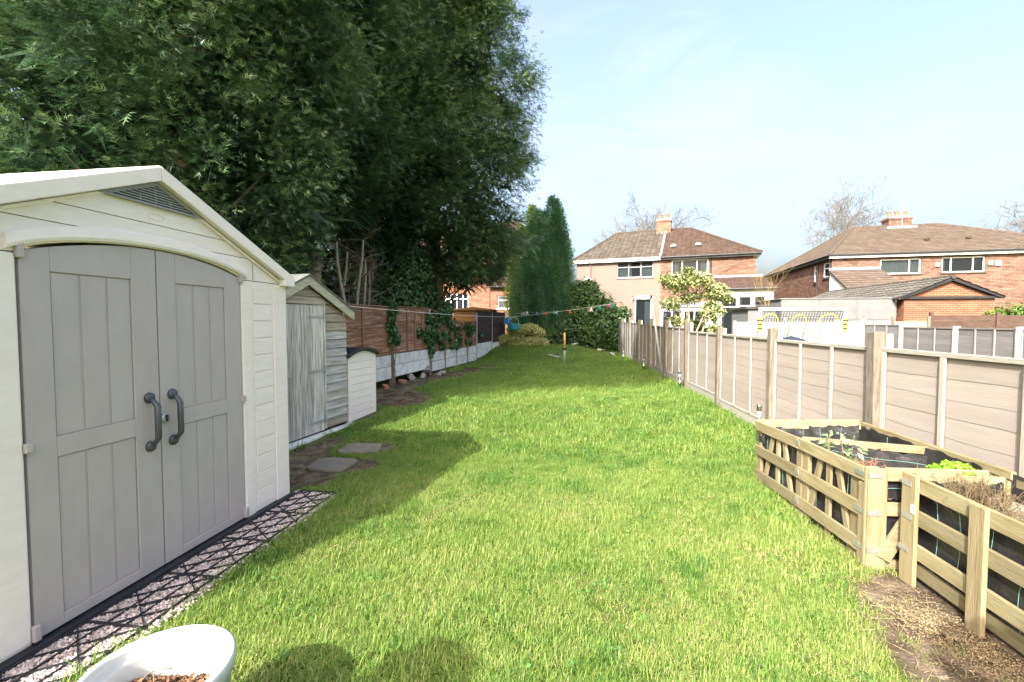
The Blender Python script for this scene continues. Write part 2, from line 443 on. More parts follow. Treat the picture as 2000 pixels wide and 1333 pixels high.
M['mortar'] = pm('pale_mortar', [(0.270, 0.258, 0.240), (0.330, 0.318, 0.300)], 8, 0.95)
M['pot_clay'] = pm('clay_pot', [(0.30, 0.105, 0.055), (0.38, 0.15, 0.08)], 8, 0.85)
M['brick_c'] = brick_mat('mottled_brick', (0.172, 0.063, 0.035), (0.115, 0.044, 0.026), (0.211, 0.174, 0.146), vary=0.45, pale=(0.201, 0.124, 0.089))
M['brick_l'] = brick_mat('orange_brick', (0.257, 0.092, 0.049), (0.190, 0.067, 0.037), (0.220, 0.185, 0.154), vary=0.35, pale=(0.244, 0.134, 0.090))
M['brick_r'] = brick_mat('rustic_brick', (0.154, 0.061, 0.038), (0.109, 0.044, 0.029), (0.199, 0.165, 0.138), vary=0.42, pale=(0.181, 0.118, 0.089))
M['brick_g'] = brick_mat('garage_brick', (0.226, 0.079, 0.041), (0.194, 0.066, 0.035), (0.215, 0.159, 0.119), vary=0.22, pale=(0.226, 0.116, 0.076))
M['grey_sheet'] = pm('grey_felt_sheet', [(0.130, 0.138, 0.138), (0.165, 0.172, 0.172)], 2, 0.9, 0.15, 20, dirt=((0.110, 0.117, 0.117), 0.9, 0.4))
M['greyfence'] = pm('dark_grey_lap_boards', [(0.125, 0.12, 0.128), (0.175, 0.168, 0.178)], 4, 0.8, 0.3, 26, (6, 0.6, 6), vary=0.1, spec=0.15)
M['greybatten'] = pm('grey_batten', [(0.208, 0.212, 0.216), (0.264, 0.268, 0.272)], 4, 0.8, vary=0.05)
M['brownfence'] = pm('brown_stained_boards', [(0.059, 0.035, 0.027), (0.091, 0.056, 0.043)], 4, 0.8, 0.3, 26, vary=0.1)
M['beige'] = pm('beige_boards', [(0.285, 0.236, 0.167), (0.335, 0.285, 0.211)], 4, 0.8, vary=0.06)
M['glass'] = glass_mat('window_glass')
M['glass_lead'] = glass_mat('leaded_glass', (0.05, 0.055, 0.06), 0.35)
M['curtain'] = pm('pale_curtain', [(0.440, 0.448, 0.448), (0.544, 0.552, 0.552)], 9, 0.9, 0.5, 18, (8, 8, 0.3))
M['room'] = pm('dark_room', [(0.03, 0.028, 0.026), (0.055, 0.05, 0.046)], 2, 0.9)
M['blue'] = pm('teal_plastic', [(0.04, 0.30, 0.40), (0.06, 0.38, 0.48)], 6, 0.5)
M['bluecloth'] = pm('blue_fabric', [(0.03, 0.16, 0.36), (0.05, 0.22, 0.46)], 9, 0.8)
M['navy'] = pm('dark_blue_fabric', [(0.018, 0.024, 0.042), (0.030, 0.036, 0.057)], 6, 0.7)
M['lime'] = pm('lime_tape', [(0.50, 0.68, 0.06), (0.60, 0.76, 0.10)], 9, 0.6)
M['yellow'] = pm('yellow_pad', [(0.66, 0.58, 0.03), (0.74, 0.66, 0.06)], 9, 0.6)
M['net'] = pm('black_netting', [(0.02, 0.02, 0.022), (0.03, 0.03, 0.033)], 9, 0.8)
M['rope'] = pm('white_line', [(0.60, 0.59, 0.55), (0.70, 0.69, 0.65)], 20, 0.7)
M['handlewood'] = pm('varnished_handle', [(0.46, 0.27, 0.09), (0.56, 0.35, 0.13)], 8, 0.5, stretch=(4, 4, 0.5))
M['greenpaint'] = pm('grey_green_metal', [(0.16, 0.24, 0.20), (0.22, 0.31, 0.27)], 8, 0.5)
M['orangewood'] = pm('orange_shed_boards', [(0.42, 0.20, 0.07), (0.52, 0.27, 0.10)], 5, 0.7, vary=0.1)
M['brickloose'] = pm('loose_brick', [(0.30, 0.12, 0.085), (0.44, 0.24, 0.18)], 14, 0.95, 0.4, 40)
PEG = {n: pm(n + '_peg', [c], 8, 0.5) for n, c in dict(orange=(0.62, 0.13, 0.03), teal=(0.03, 0.36, 0.28), white=(0.7, 0.72, 0.72), pink=(0.58, 0.05, 0.16), blue=(0.06, 0.3, 0.5), rose=(0.5, 0.25, 0.22)).items()}

M['leyland'] = leaf_mat('leyland_foliage', nscale=1.1, rough=0.38, spec=0.5, cols= [(0.019, 0.041, 0.022), (0.050, 0.098, 0.046), (0.125, 0.202, 0.081), (0.326, 0.413, 0.175)], trans=0.22)
M['leyland_blue'] = leaf_mat('blue_green_conifer', [(0.023, 0.063, 0.028), (0.061, 0.150, 0.065), (0.112, 0.241, 0.099), (0.174, 0.337, 0.133)], 0.2)
M['golden'] = leaf_mat('golden_conifer', [(0.08, 0.13, 0.02), (0.17, 0.25, 0.04), (0.27, 0.36, 0.07)], 0.3)
M['laurel'] = leaf_mat('shrub_leaves', [(0.021, 0.048, 0.018), (0.051, 0.107, 0.030), (0.105, 0.188, 0.048), (0.195, 0.300, 0.090)], 0.22, 0.4, 0.45)
M['variegated'] = leaf_mat('variegated_leaves', [(0.05, 0.10, 0.025), (0.20, 0.27, 0.07), (0.44, 0.43, 0.15), (0.55, 0.53, 0.24)], 0.25, 0.45, 0.4)
M['blossom'] = leaf_mat('pieris_leaves_and_blossom', [(0.04, 0.07, 0.02), (0.10, 0.145, 0.035), (0.40, 0.40, 0.16), (0.62, 0.60, 0.36)], 0.25, 0.5, 0.3)
M['ivy'] = leaf_mat('ivy_leaves', [(0.024, 0.061, 0.024), (0.059, 0.132, 0.043), (0.121, 0.217, 0.071)], 0.18, 0.4, 0.45)
M['parsley'] = leaf_mat('bright_green_leaves', [(0.10, 0.22, 0.02), (0.20, 0.36, 0.04), (0.30, 0.46, 0.07)], 0.3)
M['sage'] = leaf_mat('sage_leaves', [(0.10, 0.16, 0.08), (0.18, 0.26, 0.14), (0.28, 0.36, 0.22)], 0.25)
M['farhedge'] = leaf_mat('far_hedge_leaves', [(0.04, 0.08, 0.015), (0.10, 0.17, 0.03), (0.18, 0.25, 0.05)], 0.25)
M['grass'] = leaf_mat('grass_blades', [(0.045, 0.123, 0.026), (0.112, 0.219, 0.039), (0.215, 0.306, 0.063), (0.358, 0.355, 0.137), (0.560, 0.444, 0.297)], 0.34, 0.5, 0.3, inst=True)

# ------------------------------------------------------------------ the ground
def gz(x, y):
    """height of the garden: nearly level, a low bank at the far left end"""
    x = np.asarray(x, float); y = np.asarray(y, float)
    a = 0.10 * sstep(5.0, 9.0, y)
    bank = 0.36 * sstep(15.5, 20.0, y) * sstep(2.6, 0.3, x) * (1 - sstep(24, 30, y))
    und = 0.012 * np.sin(x * 2.1 + 0.7 * y) + 0.010 * np.sin(1.7 * y - x)
    inside = sstep(-4.5, -3.0, x) * sstep(3.0, 2.0, x) * sstep(30, 22, y) * sstep(0.5, 2, y)
    return a + bank + und * inside * sstep(1.0, 3.0, y)
def gzf(x, y): return float(gz(x, y))

_rs = np.random.RandomState(3)
_g = [( _rs.uniform(0, 6.28), _rs.uniform(0, 6.28), _rs.uniform(0.5, 1)) for _ in range(14)]
def wob(x, y, f=1.0):
    s = 0
    for i, (p, a, w) in enumerate(_g):
        k = (0.9 + 0.55 * i) * f
        s = s + w / (1 + 0.35 * i) * np.sin(k * (x * math.cos(a) + y * math.sin(a)) + p)
    return s / 4.0
# bare patches: (x, y, half-width x, half-width y)
SOIL = [(-2.55, 4.35, 0.42, 0.42), (-2.9, 5.0, 0.3, 0.9), (-2.3, 5.45, 0.33, 0.25), (-2.25, 4.75, 0.38, 0.28),
        (-3.3, 8.6, 0.75, 0.95), (-3.45, 10.2, 0.55, 1.2), (-2.75, 8.3, 0.45, 0.7), (-3.0, 12.0, 0.55, 1.3), (-2.55, 13.4, 0.35, 0.9),
        (-3.3, 7.0, 0.5, 0.5), (-2.2, 14.6, 0.3, 0.6),
        (2.15, 2.35, 0.62, 0.62), (2.35, 1.7, 0.75, 0.75), (1.95, 2.75, 0.30, 0.28), (2.0, 1.5, 0.45, 0.5), (1.72, 2.1, 0.22, 0.4),
        (2.4, 3.6, 0.48, 0.9)]
def soil_amt(x, y):
    x = np.asarray(x, float); y = np.asarray(y, float)
    d = np.full(x.shape, 9.0)
    for cx, cy, rx, ry in SOIL:
        d = np.minimum(d, np.hypot((x - cx) / rx, (y - cy) / ry))
    return sstep(1.15, 0.75, d + 0.22 * wob(x, y, 5.0))

def axis(lo, hi, step, far):
    a = list(np.arange(lo, hi + step / 2, step))
    s, v = step * 2, a[-1]
    while v < far: v += s; a.append(v); s *= 1.5
    s, v = step * 2, a[0]
    while v > -far: v -= s; a.insert(0, v); s *= 1.5
    return np.array(a)
gx, gy = axis(-4.4, 3.4, 0.1, 3000), axis(0.4, 23.0, 0.1, 3000)
GX, GY = np.meshgrid(gx, gy)
GZ = gz(GX, GY)
me = bpy.data.meshes.new('ground')
nx, ny = len(gx), len(gy)
idx = np.arange(nx * ny).reshape(ny, nx)
faces = np.stack([idx[:-1, :-1], idx[:-1, 1:], idx[1:, 1:], idx[1:, :-1]], -1).reshape(-1, 4)
me.from_pydata(np.stack([GX, GY, GZ], -1).reshape(-1, 3).tolist(), [], faces.tolist())
at = me.attributes.new('soil', 'FLOAT', 'POINT')
at.data.foreach_set('value', soil_amt(GX, GY).ravel().astype(np.float32))
me.polygons.foreach_set('use_smooth', [True] * len(me.polygons))
def ground_material():
    m = bpy.data.materials.new('lawn_earth')
    nt, nd, lk = nodes(m)
    out = nd.new('ShaderNodeOutputMaterial'); b = nd.new('ShaderNodeBsdfPrincipled'); lk.new(b.outputs[0], out.inputs[0])
    tc = nd.new('ShaderNodeTexCoord')
    def noise(sc, det=6):
        n = nd.new('ShaderNodeTexNoise'); n.inputs['Scale'].default_value = sc; n.inputs['Detail'].default_value = det
        n.inputs['Roughness'].default_value = 0.65
        lk.new(tc.outputs['Object'], n.inputs['Vector']); return n
    n1, n2, n3 = noise(28), noise(5), noise(55)
    g = ramp(nd, [(0.035, 0.05, 0.014), (0.075, 0.115, 0.022), (0.14, 0.165, 0.045)], [0.3, 0.52, 0.72]); lk.new(n1.outputs['Fac'], g.inputs['Fac'])
    s = ramp(nd, [(0.05, 0.037, 0.027), (0.105, 0.08, 0.058), (0.20, 0.16, 0.12), (0.34, 0.28, 0.20)], [0.3, 0.45, 0.6, 0.75]); lk.new(n2.outputs['Fac'], s.inputs['Fac'])
    at = nd.new('ShaderNodeAttribute'); at.attribute_name = 'soil'
    mx = nd.new('ShaderNodeMix'); mx.data_type = 'RGBA'
    lk.new(at.outputs['Fac'], mx.inputs[0]); lk.new(g.outputs['Color'], mx.inputs[6]); lk.new(s.outputs['Color'], mx.inputs[7])
    lk.new(mx.outputs[2], b.inputs['Base Color'])
    b.inputs['Roughness'].default_value = 1.0; b.inputs['Specular IOR Level'].default_value = 0.05
    bp = nd.new('ShaderNodeBump'); bp.inputs['Strength'].default_value = 0.9; bp.inputs['Distance'].default_value = 0.03
    lk.new(n3.outputs['Fac'], bp.inputs['Height']); lk.new(bp.outputs[0], b.inputs['Normal'])
    return m
me.materials.append(ground_material())
ground = add('ground', me)
tag(ground, 'lawn earth with bare brown soil patches along the edges', None, kind='structure')

# ------------------------------------------------------------------ polygon clip used for boards under a sloping roof
def clip(poly, a, b, c):
    """keep the part of a 2-D polygon where a*s + b*z <= c"""
    out = []
    for i, p in enumerate(poly):
        q = poly[(i + 1) % len(poly)]
        dp, dq = a*p[0] + b*p[1] - c, a*q[0] + b*q[1] - c
        if dp <= 0: out.append(p)
        if (dp < 0 < dq) or (dq < 0 < dp):
            t = dp / (dp - dq)
            out.append((p[0] + t*(q[0]-p[0]), p[1] + t*(q[1]-p[1])))
    return out
def sheet(poly, x0, x1):
    return MB().prism([(x0, s, z) for s, z in poly], (x1 - x0, 0, 0))

# ------------------------------------------------------------------ plastic shed
def plastic_shed():
    t = thing('plastic_shed', 'cream and taupe plastic garden shed with arched double doors', 'shed', (-2.47, 1.30, 0.0), R(-2.46))
    c, g = M['cream'], M['taupe']
    MB().box(-1.86, 0.045, 0.0, 2.53, 0.004, 0.034).build('base_frame', M['dark'], t, bevel=0.006)
    for y0 in (0.30, 1.15, 2.0): MB().box(0.045, 0.07, y0, y0 + 0.10, 0.005, 0.028).build('base_clip', M['dark'], t)
    MB().box(-0.05, 0.0, 0.03, 0.565, 0.034, 1.862).build('wall_panel', c, t, bevel=0.008)
    MB().box(-0.05, 0.0, 1.975, 2.50, 0.034, 1.862).build('wall_panel', c, t, bevel=0.008)
    MB().box(-1.82, -0.052, 0.03, 0.07, 0.034, 1.90).build('side_wall', c, t, bevel=0.006)
    MB().box(-1.82, -0.052, 2.46, 2.50, 0.034, 1.90).build('side_wall', c, t, bevel=0.006)
    sheet([(0.03, 0.034), (2.50, 0.034), (2.50, 1.88), (1.27, 2.40), (0.03, 1.88)], -1.86, -1.822).build('rear_wall', c, t)
    MB().box(-1.8, -0.06, 0.08, 2.45, 0.035, 0.05).build('shed_floor', M['gap'], t)
    # gable header with the arched opening
    arch = [(1.27 + 0.70 * math.sin(a) / math.sin(R(60)), 1.985 - 0.105 * (1 - math.cos(a)) / (1 - math.cos(R(60)))) for a in np.linspace(R(-60), R(60), 17)]
    head = [(0.03, 1.866), (0.555, 1.866)] + arch + [(1.985, 1.866), (2.50, 1.866), (2.50, 1.90), (1.27, 2.42), (0.03, 1.90)]
    for lo, hi in ((1.80, 2.030), (2.034, 2.128), (2.132, 2.5)):
        p = clip(clip(head, 0, -1, -lo), 0, 1, hi)
        sheet(p, -0.045, 0.0).build('gable_board', c, t, bevel=0.0015, seg=1)
    sheet(clip(head, 0, -1, -1.99), -0.06, -0.047).build('gable_lining', c, t)
    # raised lip that follows the arch
    lip = MB()
    N = 28
    A1 = [(1.27 + 0.735 * math.sin(a) / math.sin(R(60)), 1.995 - 0.108 * (1 - math.cos(a)) / (1 - math.cos(R(60)))) for a in np.linspace(R(-62), R(62), N)]
    prof = [(0.0, 0.002), (0.020, 0.004), (0.026, 0.02), (0.020, 0.066), (0.0, 0.076)]
    vs, fs = [], []
    for s_, z_ in A1:
        for px, pz in prof: vs.append((px, s_, z_ + pz - 0.008))
    k = len(prof)
    for i in range(N - 1):
        for j in range(k - 1): fs.append((i*k+j, (i+1)*k+j, (i+1)*k+j+1, i*k+j+1))
    fs += [tuple(range(k)), tuple(range((N-1)*k + k - 1, (N-1)*k - 1, -1))]
    lip._add(vs, fs); lip.build('arch_trim', c, t, smooth=False)
    # doors
    for k, (y0, y1) in enumerate(((0.578, 1.266), (1.274, 1.962))):
        def top(y): 
            w = abs(y - 1.27) / 0.70
            return 1.978 - 0.107 * w * w
        ys = np.linspace(y0, y1, 9)
        outline = [(y0, 0.045), (y1, 0.045)] + [(y, top(y)) for y in ys[::-1]]
        d = MB().prism([(-0.040, s, z) for s, z in outline], (0.028, 0, 0))
        pl, pr = (y0 + 0.125, y1 - 0.155) if k == 0 else (y0 + 0.13, y1 - 0.15)
        fr = [[(y0, 0.045), (pl, 0.045), (pl, 1.79), (pl, top(pl)), (y0, top(y0))],
              [(pr, 0.045), (y1, 0.045), (y1, top(y1)), (pr, top(pr))],
              [(pl + .0005, 0.045), (pr - .0005, 0.045), (pr - .0005, 0.10), (pl + .0005, 0.10)],
              [(pl + .0005, 0.885), (pr - .0005, 0.885), (pr - .0005, 0.985), (pl + .0005, 0.985)],
              [(pl + .0005, 1.79), (pr - .0005, 1.79)] + [(y, top(y)) for y in np.linspace(pr - .0005, pl + .0005, 6)]]
        door = d.build('door', g, t)
        for f_, nm in zip(fr, ('stile', 'stile', 'rail', 'rail', 'rail')):
            sheet(f_, -0.012, -0.001).build(nm, g, door, bevel=0.003, seg=2)
        w = (pr - pl) / 3
        for z0, z1 in ((0.104, 0.881), (0.989, 1.786)):
            for i in range(3):
                MB().box(-0.0125, -0.0075, pl + i*w + 0.006, pl + (i+1)*w - 0.006, z0, z1).build('plank', g, door, bevel=0.0025, seg=2)
        # handle: two rosettes and a stepped grip
        hy = 1.195 if k == 0 else 1.352
        h = MB().tube([(0.006, hy, 1.085), (0.035, hy, 1.072), (0.058, hy, 1.045), (0.058, hy, 0.855), (0.035, hy, 0.828), (0.006, hy, 0.815)], [0.013, 0.014, 0.017, 0.017, 0.014, 0.013], 8)
        handle = h.build('handle', M['handle'], door, smooth=True)
        for zz in (1.095, 0.805):
            r_ = MB().lathe([(0.0, 0.0), (0.034, 0.0), (0.030, 0.014), (0.015, 0.022), (0.0, 0.024)], n=10).build('rosette', M['handle'], door, smooth=True)
            r_.rotation_euler = (0, R(90), 0); r_.location = (0.0, hy, zz)
    lk = MB().lathe([(0.0, 0.0), (0.030, 0.0), (0.030, 0.012), (0.024, 0.018), (0.0, 0.018)], n=18).build('lock', M['galv'], t, smooth=False)
    lk.rotation_euler = (0, R(90), 0); lk.location = (0.0, 1.292, 0.955)
    MB().box(-0.020, 0.020, -0.006, 0.006, 0.0185, 0.024).build('keyhole', M['dark'], lk)
    for y_ in (0.560, 1.950):
        for z_ in (1.84, 0.94, 0.045):
            MB().box(-0.01, 0.022, y_, y_ + 0.030, z_, z_ + (0.045 if z_ < 1.5 and z_ > 0.5 else 0.075)).build('hinge', g, t, bevel=0.006)
    # blocks embossed on the right-hand corner panel
    blk = MB().box(0.0, 0.006, 2.10, 2.31, 0.0, 0.124)
    first = blk.build('embossed_block', c, t, bevel=0.004)
    first.location.z = 0.075
    for i in range(1, 13):
        o = add('embossed_block', first.data, t); o.location.z = 0.075 + i * 0.1345
    MB().box(0.0, 0.010, 2.335, 2.50, 0.034, 1.86).build('corner_strip', c, t, bevel=0.005)
    MB().box(0.0, 0.006, 1.982, 2.075, 0.034, 1.86).build('corner_strip', c, t, bevel=0.003)
    for y_ in (0.24,): MB().box(0.0, 0.006, 0.03, 0.555, 0.05, 1.855).build('corner_strip', c, t, bevel=0.003)
    # roof: two slabs and front fascia
    for sg in (-1, 1):
        e, a = (1.27 + sg * 1.29, 1.935), (1.27, 2.478)
        poly = [(e[0], e[1]), (a[0], a[1]), (a[0], a[1] - 0.045), (e[0], e[1] - 0.045)]
        MB().prism([(-1.92, s, z) for s, z in poly], (1.972, 0, 0)).build('roof_panel', c, t, bevel=0.004, seg=1)
        fp = [(e[0] - sg*0.005, e[1] - 0.004), (a[0] + sg*0.002, a[1] - 0.006), (a[0] + sg*0.002, a[1] - 0.092), (1.27 + sg*1.15, 1.902), (1.27 + sg*1.15, 1.85), (e[0] - sg*0.005, 1.85)]
        sheet(fp, 0.002, 0.062).build('fascia', c, t, bevel=0.006)
        sheet([(1.27 + sg*0.01, 2.378), (1.27 + sg*0.01, 2.36), (1.27 + sg*1.14, 1.875), (1.27 + sg*1.14, 1.893)], 0.0005, 0.02).build('fascia_bead', c, t, bevel=0.003)
        MB().box(0.0, 0.004, 1.27 + sg*0.835 - 0.002, 1.27 + sg*0.835 + 0.002, 1.87, 1.99).build('seam_shade', M['vent'], t)  # thin grey strip, its darker tone standing in for the groove's shade
    # gable vent
    tri = [(0.915, 2.233), (1.27, 2.380), (1.625, 2.233)]
    def scl(f): 
        cx, cz = 1.27, 2.275
        return [(cx + (s-cx)*f, cz + (z-cz)*f) for s, z in tri]
    o1, i1 = scl(1.0), scl(0.80)
    vent = MB()
    for i in range(3):
        j = (i+1) % 3
        vent.prism([(0.002, *o1[i]), (0.002, *o1[j]), (0.002, *i1[j]), (0.002, *i1[i])], (0.024, 0, 0))
    v = vent.build('vent', M['vent'], t)
    sheet(scl(0.85), -0.0005, 0.0035).build('vent_opening', M['gap'], v)
    for i in range(8):
        z0 = 2.240 + i * 0.0148
        p = clip(clip(scl(0.82), 0, -1, -z0), 0, 1, z0 + 0.0075)
        if len(p) > 2: sheet(p, 0.006, 0.019).build('slat', M['vent'], v)
    for s_ in (1.17, 1.27, 1.37): MB().box(0.004, 0.016, s_ - 0.004, s_ + 0.004, 2.238, 2.238 + 0.09 - abs(s_ - 1.27) * 0.35).build('slat_rib', M['vent'], v)
    ring = [(0.002, 1.28 + 0.052*math.cos(a)*(1.0), 2.176 + 0.018*math.sin(a)) for a in np.linspace(0, 2*math.pi, 21)]
    MB().tube(ring, 0.0018, 5, cap=False).build('emblem_outline', M['cream'], t)
    return t
plastic_shed()

# ------------------------------------------------------------------ gravel strip with plastic paving grid
def strip_pt(s, w):
    """along the shed front (s) and out from it (w)"""
    a = R(-2.46)
    return (-2.47 + w*math.cos(a) - s*math.sin(a), 1.30 + w*math.sin(a) + s*math.cos(a))
def gravel():
    n = 26000
    s = RNG.uniform(-1.2, 2.62, n); w = RNG.uniform(0.0, 0.46, n)
    lim = 0.40 - 0.02 * np.sin(s * 5) + RNG.normal(0, 0.022, n)
    k = w < lim
    s, w = s[k], w[k]; n = len(s)
    a = R(-2.46)
    X = -2.47 + w*math.cos(a) - s*math.sin(a); Y = 1.30 + w*math.sin(a) + s*math.cos(a)
    sz = RNG.uniform(0.0055, 0.0115, n)
    C = np.stack([X, Y, 0.008 + sz * 0.3 + RNG.uniform(0, 0.006, n)], -1)
    oct_ = np.array([[1,0,0],[0,1,0],[-1,0,0],[0,-1,0],[0,0,.7],[0,0,-.7]], float)
    V = oct_[None] * sz[:, None, None] * RNG.uniform(0.65, 1.35, (n, 6, 1))
    th = RNG.uniform(0, 6.28, n); ct, st = np.cos(th), np.sin(th)
    Vx = V[..., 0]*ct[:, None] - V[..., 1]*st[:, None]; Vy = V[..., 0]*st[:, None] + V[..., 1]*ct[:, None]
    V = np.stack([Vx, Vy, V[..., 2]], -1) + C[:, None]
    tri = np.array([[0,1,4],[1,2,4],[2,3,4],[3,0,4]])
    T = V[:, tri].reshape(-1, 3, 3)
    m = pm('pink_grey_gravel', [(0.36, 0.30, 0.285), (0.47, 0.41, 0.395)], 30, 0.85, tint=0.5, spec=0.2)
    o = np_mesh('gravel', T, 3, m, tint=np.repeat(RNG.uniform(0, 1, n), 4))
    tag(o, 'pink and grey gravel filling the black grid beside the plastic shed', 'gravel', kind='stuff')
    b = MB()
    pts = [strip_pt(-1.2, -0.02), strip_pt(-1.2, 0.43), strip_pt(2.64, 0.41), strip_pt(2.64, -0.02)]
    b.quad(*[(x, y, 0.006) for x, y in pts]).build('gravel_bed', pm('gravel_bed', [(0.17, 0.145, 0.135), (0.34, 0.30, 0.285)], 90, 0.95, 0.5), None)
    tag(bpy.data.objects['gravel_bed'], 'thin bed of fine grit under the gravel', None, kind='structure')
gravel()
def grid():
    g = MB()
    def seg(p, q, w=0.010, h=0.016):
        a_, b_ = strip_pt(*p), strip_pt(*q)
        g.bar((a_[0], a_[1], 0.012 + h/2), (b_[0], b_[1], 0.012 + h/2), w, h)
    S0, S1, W = -1.1, 2.60, 0.40
    def run(p, d, w):
        # clip a line p + t d to the strip
        t0, t1 = -9, 9
        for pos, dir_, lo, hi in ((p[0], d[0], S0, S1), (p[1], d[1], 0.052, W)):
            if abs(dir_) < 1e-6:
                if pos < lo or pos > hi: return
                continue
            a_, b_ = (lo-pos)/dir_, (hi-pos)/dir_
            t0, t1 = max(t0, min(a_, b_)), min(t1, max(a_, b_))
        if t1 - t0 > 0.03: seg((p[0]+t0*d[0], p[1]+t0*d[1]), (p[0]+t1*d[0], p[1]+t1*d[1]), w)
    for k in range(-8, 30): run((S0 + k*0.155, 0.0), (0.62, 0.78), 0.006)
    for k in range(-8, 30): run((S0 + k*0.31, 0.0), (-0.62, 0.78), 0.005)
    for w_ in (0.055, 0.165, 0.275, 0.385): run((0, w_), (1, 0), 0.009 if w_ in (0.055, 0.385) else 0.005)
    for k in range(0, 9): run((S0 + 0.02 + k*0.46, 0), (0, 1), 0.011)
    o = g.build('paving_grid', M['dark'])
    tag(o, 'black plastic paving grid laid over the gravel beside the shed', 'paving grid')
grid()

# ------------------------------------------------------------------ weathered wooden shed
def wooden_shed():
    t = thing('wooden_shed', 'weathered grey wooden shed with plank door between the plastic shed and fence', 'shed', (-3.36, 4.9, 0.0), R(-9.25))
    AP, SL = 0.77, 0.464
    def rake(s, off=0.0): return 2.135 - off - SL * abs(s - AP)
    MB().box(-1.35, 0.10, -0.15, 1.72, -0.02, 0.035).build('concrete_base', M['concrete'], t, bevel=0.01)
    MB().box(-1.28, -0.03, -0.09, 1.63, 0.036, 0.075).build('floor_bearer', M['gap'], t)
    inner = [(-0.07, 0.07), (1.61, 0.07), (1.61, rake(1.61, 0.10)), (AP, rake(AP, 0.10)), (-0.07, rake(-0.07, 0.10))]
    sheet(inner, -0.06, -0.032).build('wall_lining', M['gap'], t)
    sheet(inner, -1.30, -1.27).build('rear_wall', M['oldwood'], t)
    MB().box(-1.27, -0.06, 1.60, 1.63, 0.07, rake(1.62, 0.13)).build('side_wall', M['oldwood'], t)
    MB().box(-1.27, -0.06, -0.09, -0.06, 0.07, rake(-0.08, 0.13)).build('side_wall', M['oldwood'], t)
    # door: upright planks
    dr = MB().box(-0.030, -0.020, 0.02, 1.105, 0.075, 1.765).build('door', M['oldwood'], t)
    n = 10
    w = (1.105 - 0.02) / n
    for i in range(n):
        e = random.uniform(-0.004, 0.004)
        MB().box(-0.020, 0.002 + random.uniform(-0.002, 0.003), 0.02 + i*w + 0.0025, 0.02 + (i+1)*w - 0.0025, 0.062 + e, 1.768 + e).build('plank', M['oldwood'], dr, bevel=0.003, seg=1)
    for z_ in (1.61, 0.89, 0.20):
        h = MB().prism([(0.006, 1.100, z_ + 0.016), (0.006, 1.100, z_ - 0.016), (0.006, 0.80, z_ - 0.009), (0.006, 0.79, z_), (0.006, 0.80, z_ + 0.009)], (0.005, 0, 0))
        hg = h.build('hinge', M['galv_dull'], dr)
        MB().box(0.006, 0.012, 1.108, 1.128, z_ - 0.055, z_ + 0.055).build('hinge_plate', M['galv_dull'], dr)
    MB().box(0.006, 0.022, 0.36, 0.46, 0.845, 0.885).build('turn_button', M['barge'], dr, bevel=0.004)
    MB().box(-0.030, 0.012, 1.112, 1.140, 0.075, rake(1.13, 0.14)).build('door_jamb', M['oldwood'], t, bevel=0.003)
    # shiplap boards right of the door, tops cut by the roof line
    bh = 0.122
    for i in range(15):
        z0 = 0.075 + i * bh
        poly = [(1.143, z0 + 0.003), (1.625, z0 + 0.003), (1.625, z0 + bh), (1.143, z0 + bh)]
        poly = clip(clip(poly, SL, 1, 2.135 - 0.115 + SL * AP), 0, 1, 1.872)
        if len(poly) < 3: continue
        b = MB()
        nn = len(poly)
        lo = [(0.006 if z < z0 + 0.01 else -0.012, s, z) for s, z in poly]
        b.prism(lo, (-0.018, 0, 0)).build('shiplap_board', M['newwood_h'] if i in (0, 11, 12, 13, 14) else M['oldwood_h'], t, bevel=0.0015, seg=1)
    # gable boards over the door
    for z0, z1 in ((1.772, 1.872), (1.875, 1.975), (1.978, 2.10)):
        poly = [(-0.07, z0), (1.14 if z0 < 1.8 else 1.6, z0), (1.14 if z0 < 1.8 else 1.6, z1), (-0.07, z1)]
        poly = clip(clip(poly, SL, 1, 2.135 - 0.115 + SL*AP), -SL, 1, 2.135 - 0.115 - SL*AP)
        lo = [(0.014 if z < z0 + 0.01 else 0.002, s, z) for s, z in poly]
        MB().prism(lo, (-0.02, 0, 0)).build('gable_board', M['newwood_h'], t, bevel=0.0015, seg=1)
    for sg in (-1, 1):
        e = (AP + sg*0.985, rake(AP + sg*0.985))
        poly = [(AP, 2.160), (e[0], e[1] + 0.025), (e[0], e[1] + 0.002), (AP, 2.137)]
        rf = MB().prism([(-1.36, s, z) for s, z in poly], (1.435, 0, 0)).build('roof', M['felt'], t)
        bp_ = [(AP + sg*0.0015, 2.150), (e[0], e[1] + 0.014), (e[0] - sg*0.02, e[1] - 0.115), (AP + sg*0.0015, 2.150 - 0.135)]
        sheet(bp_, 0.040, 0.062).build('bargeboard', M['barge'], t, bevel=0.003, seg=1)
    MB().box(-0.05, 0.02, -0.09, -0.045, 0.07, 1.62).build('corner_trim', M['oldwood'], t)
wooden_shed()

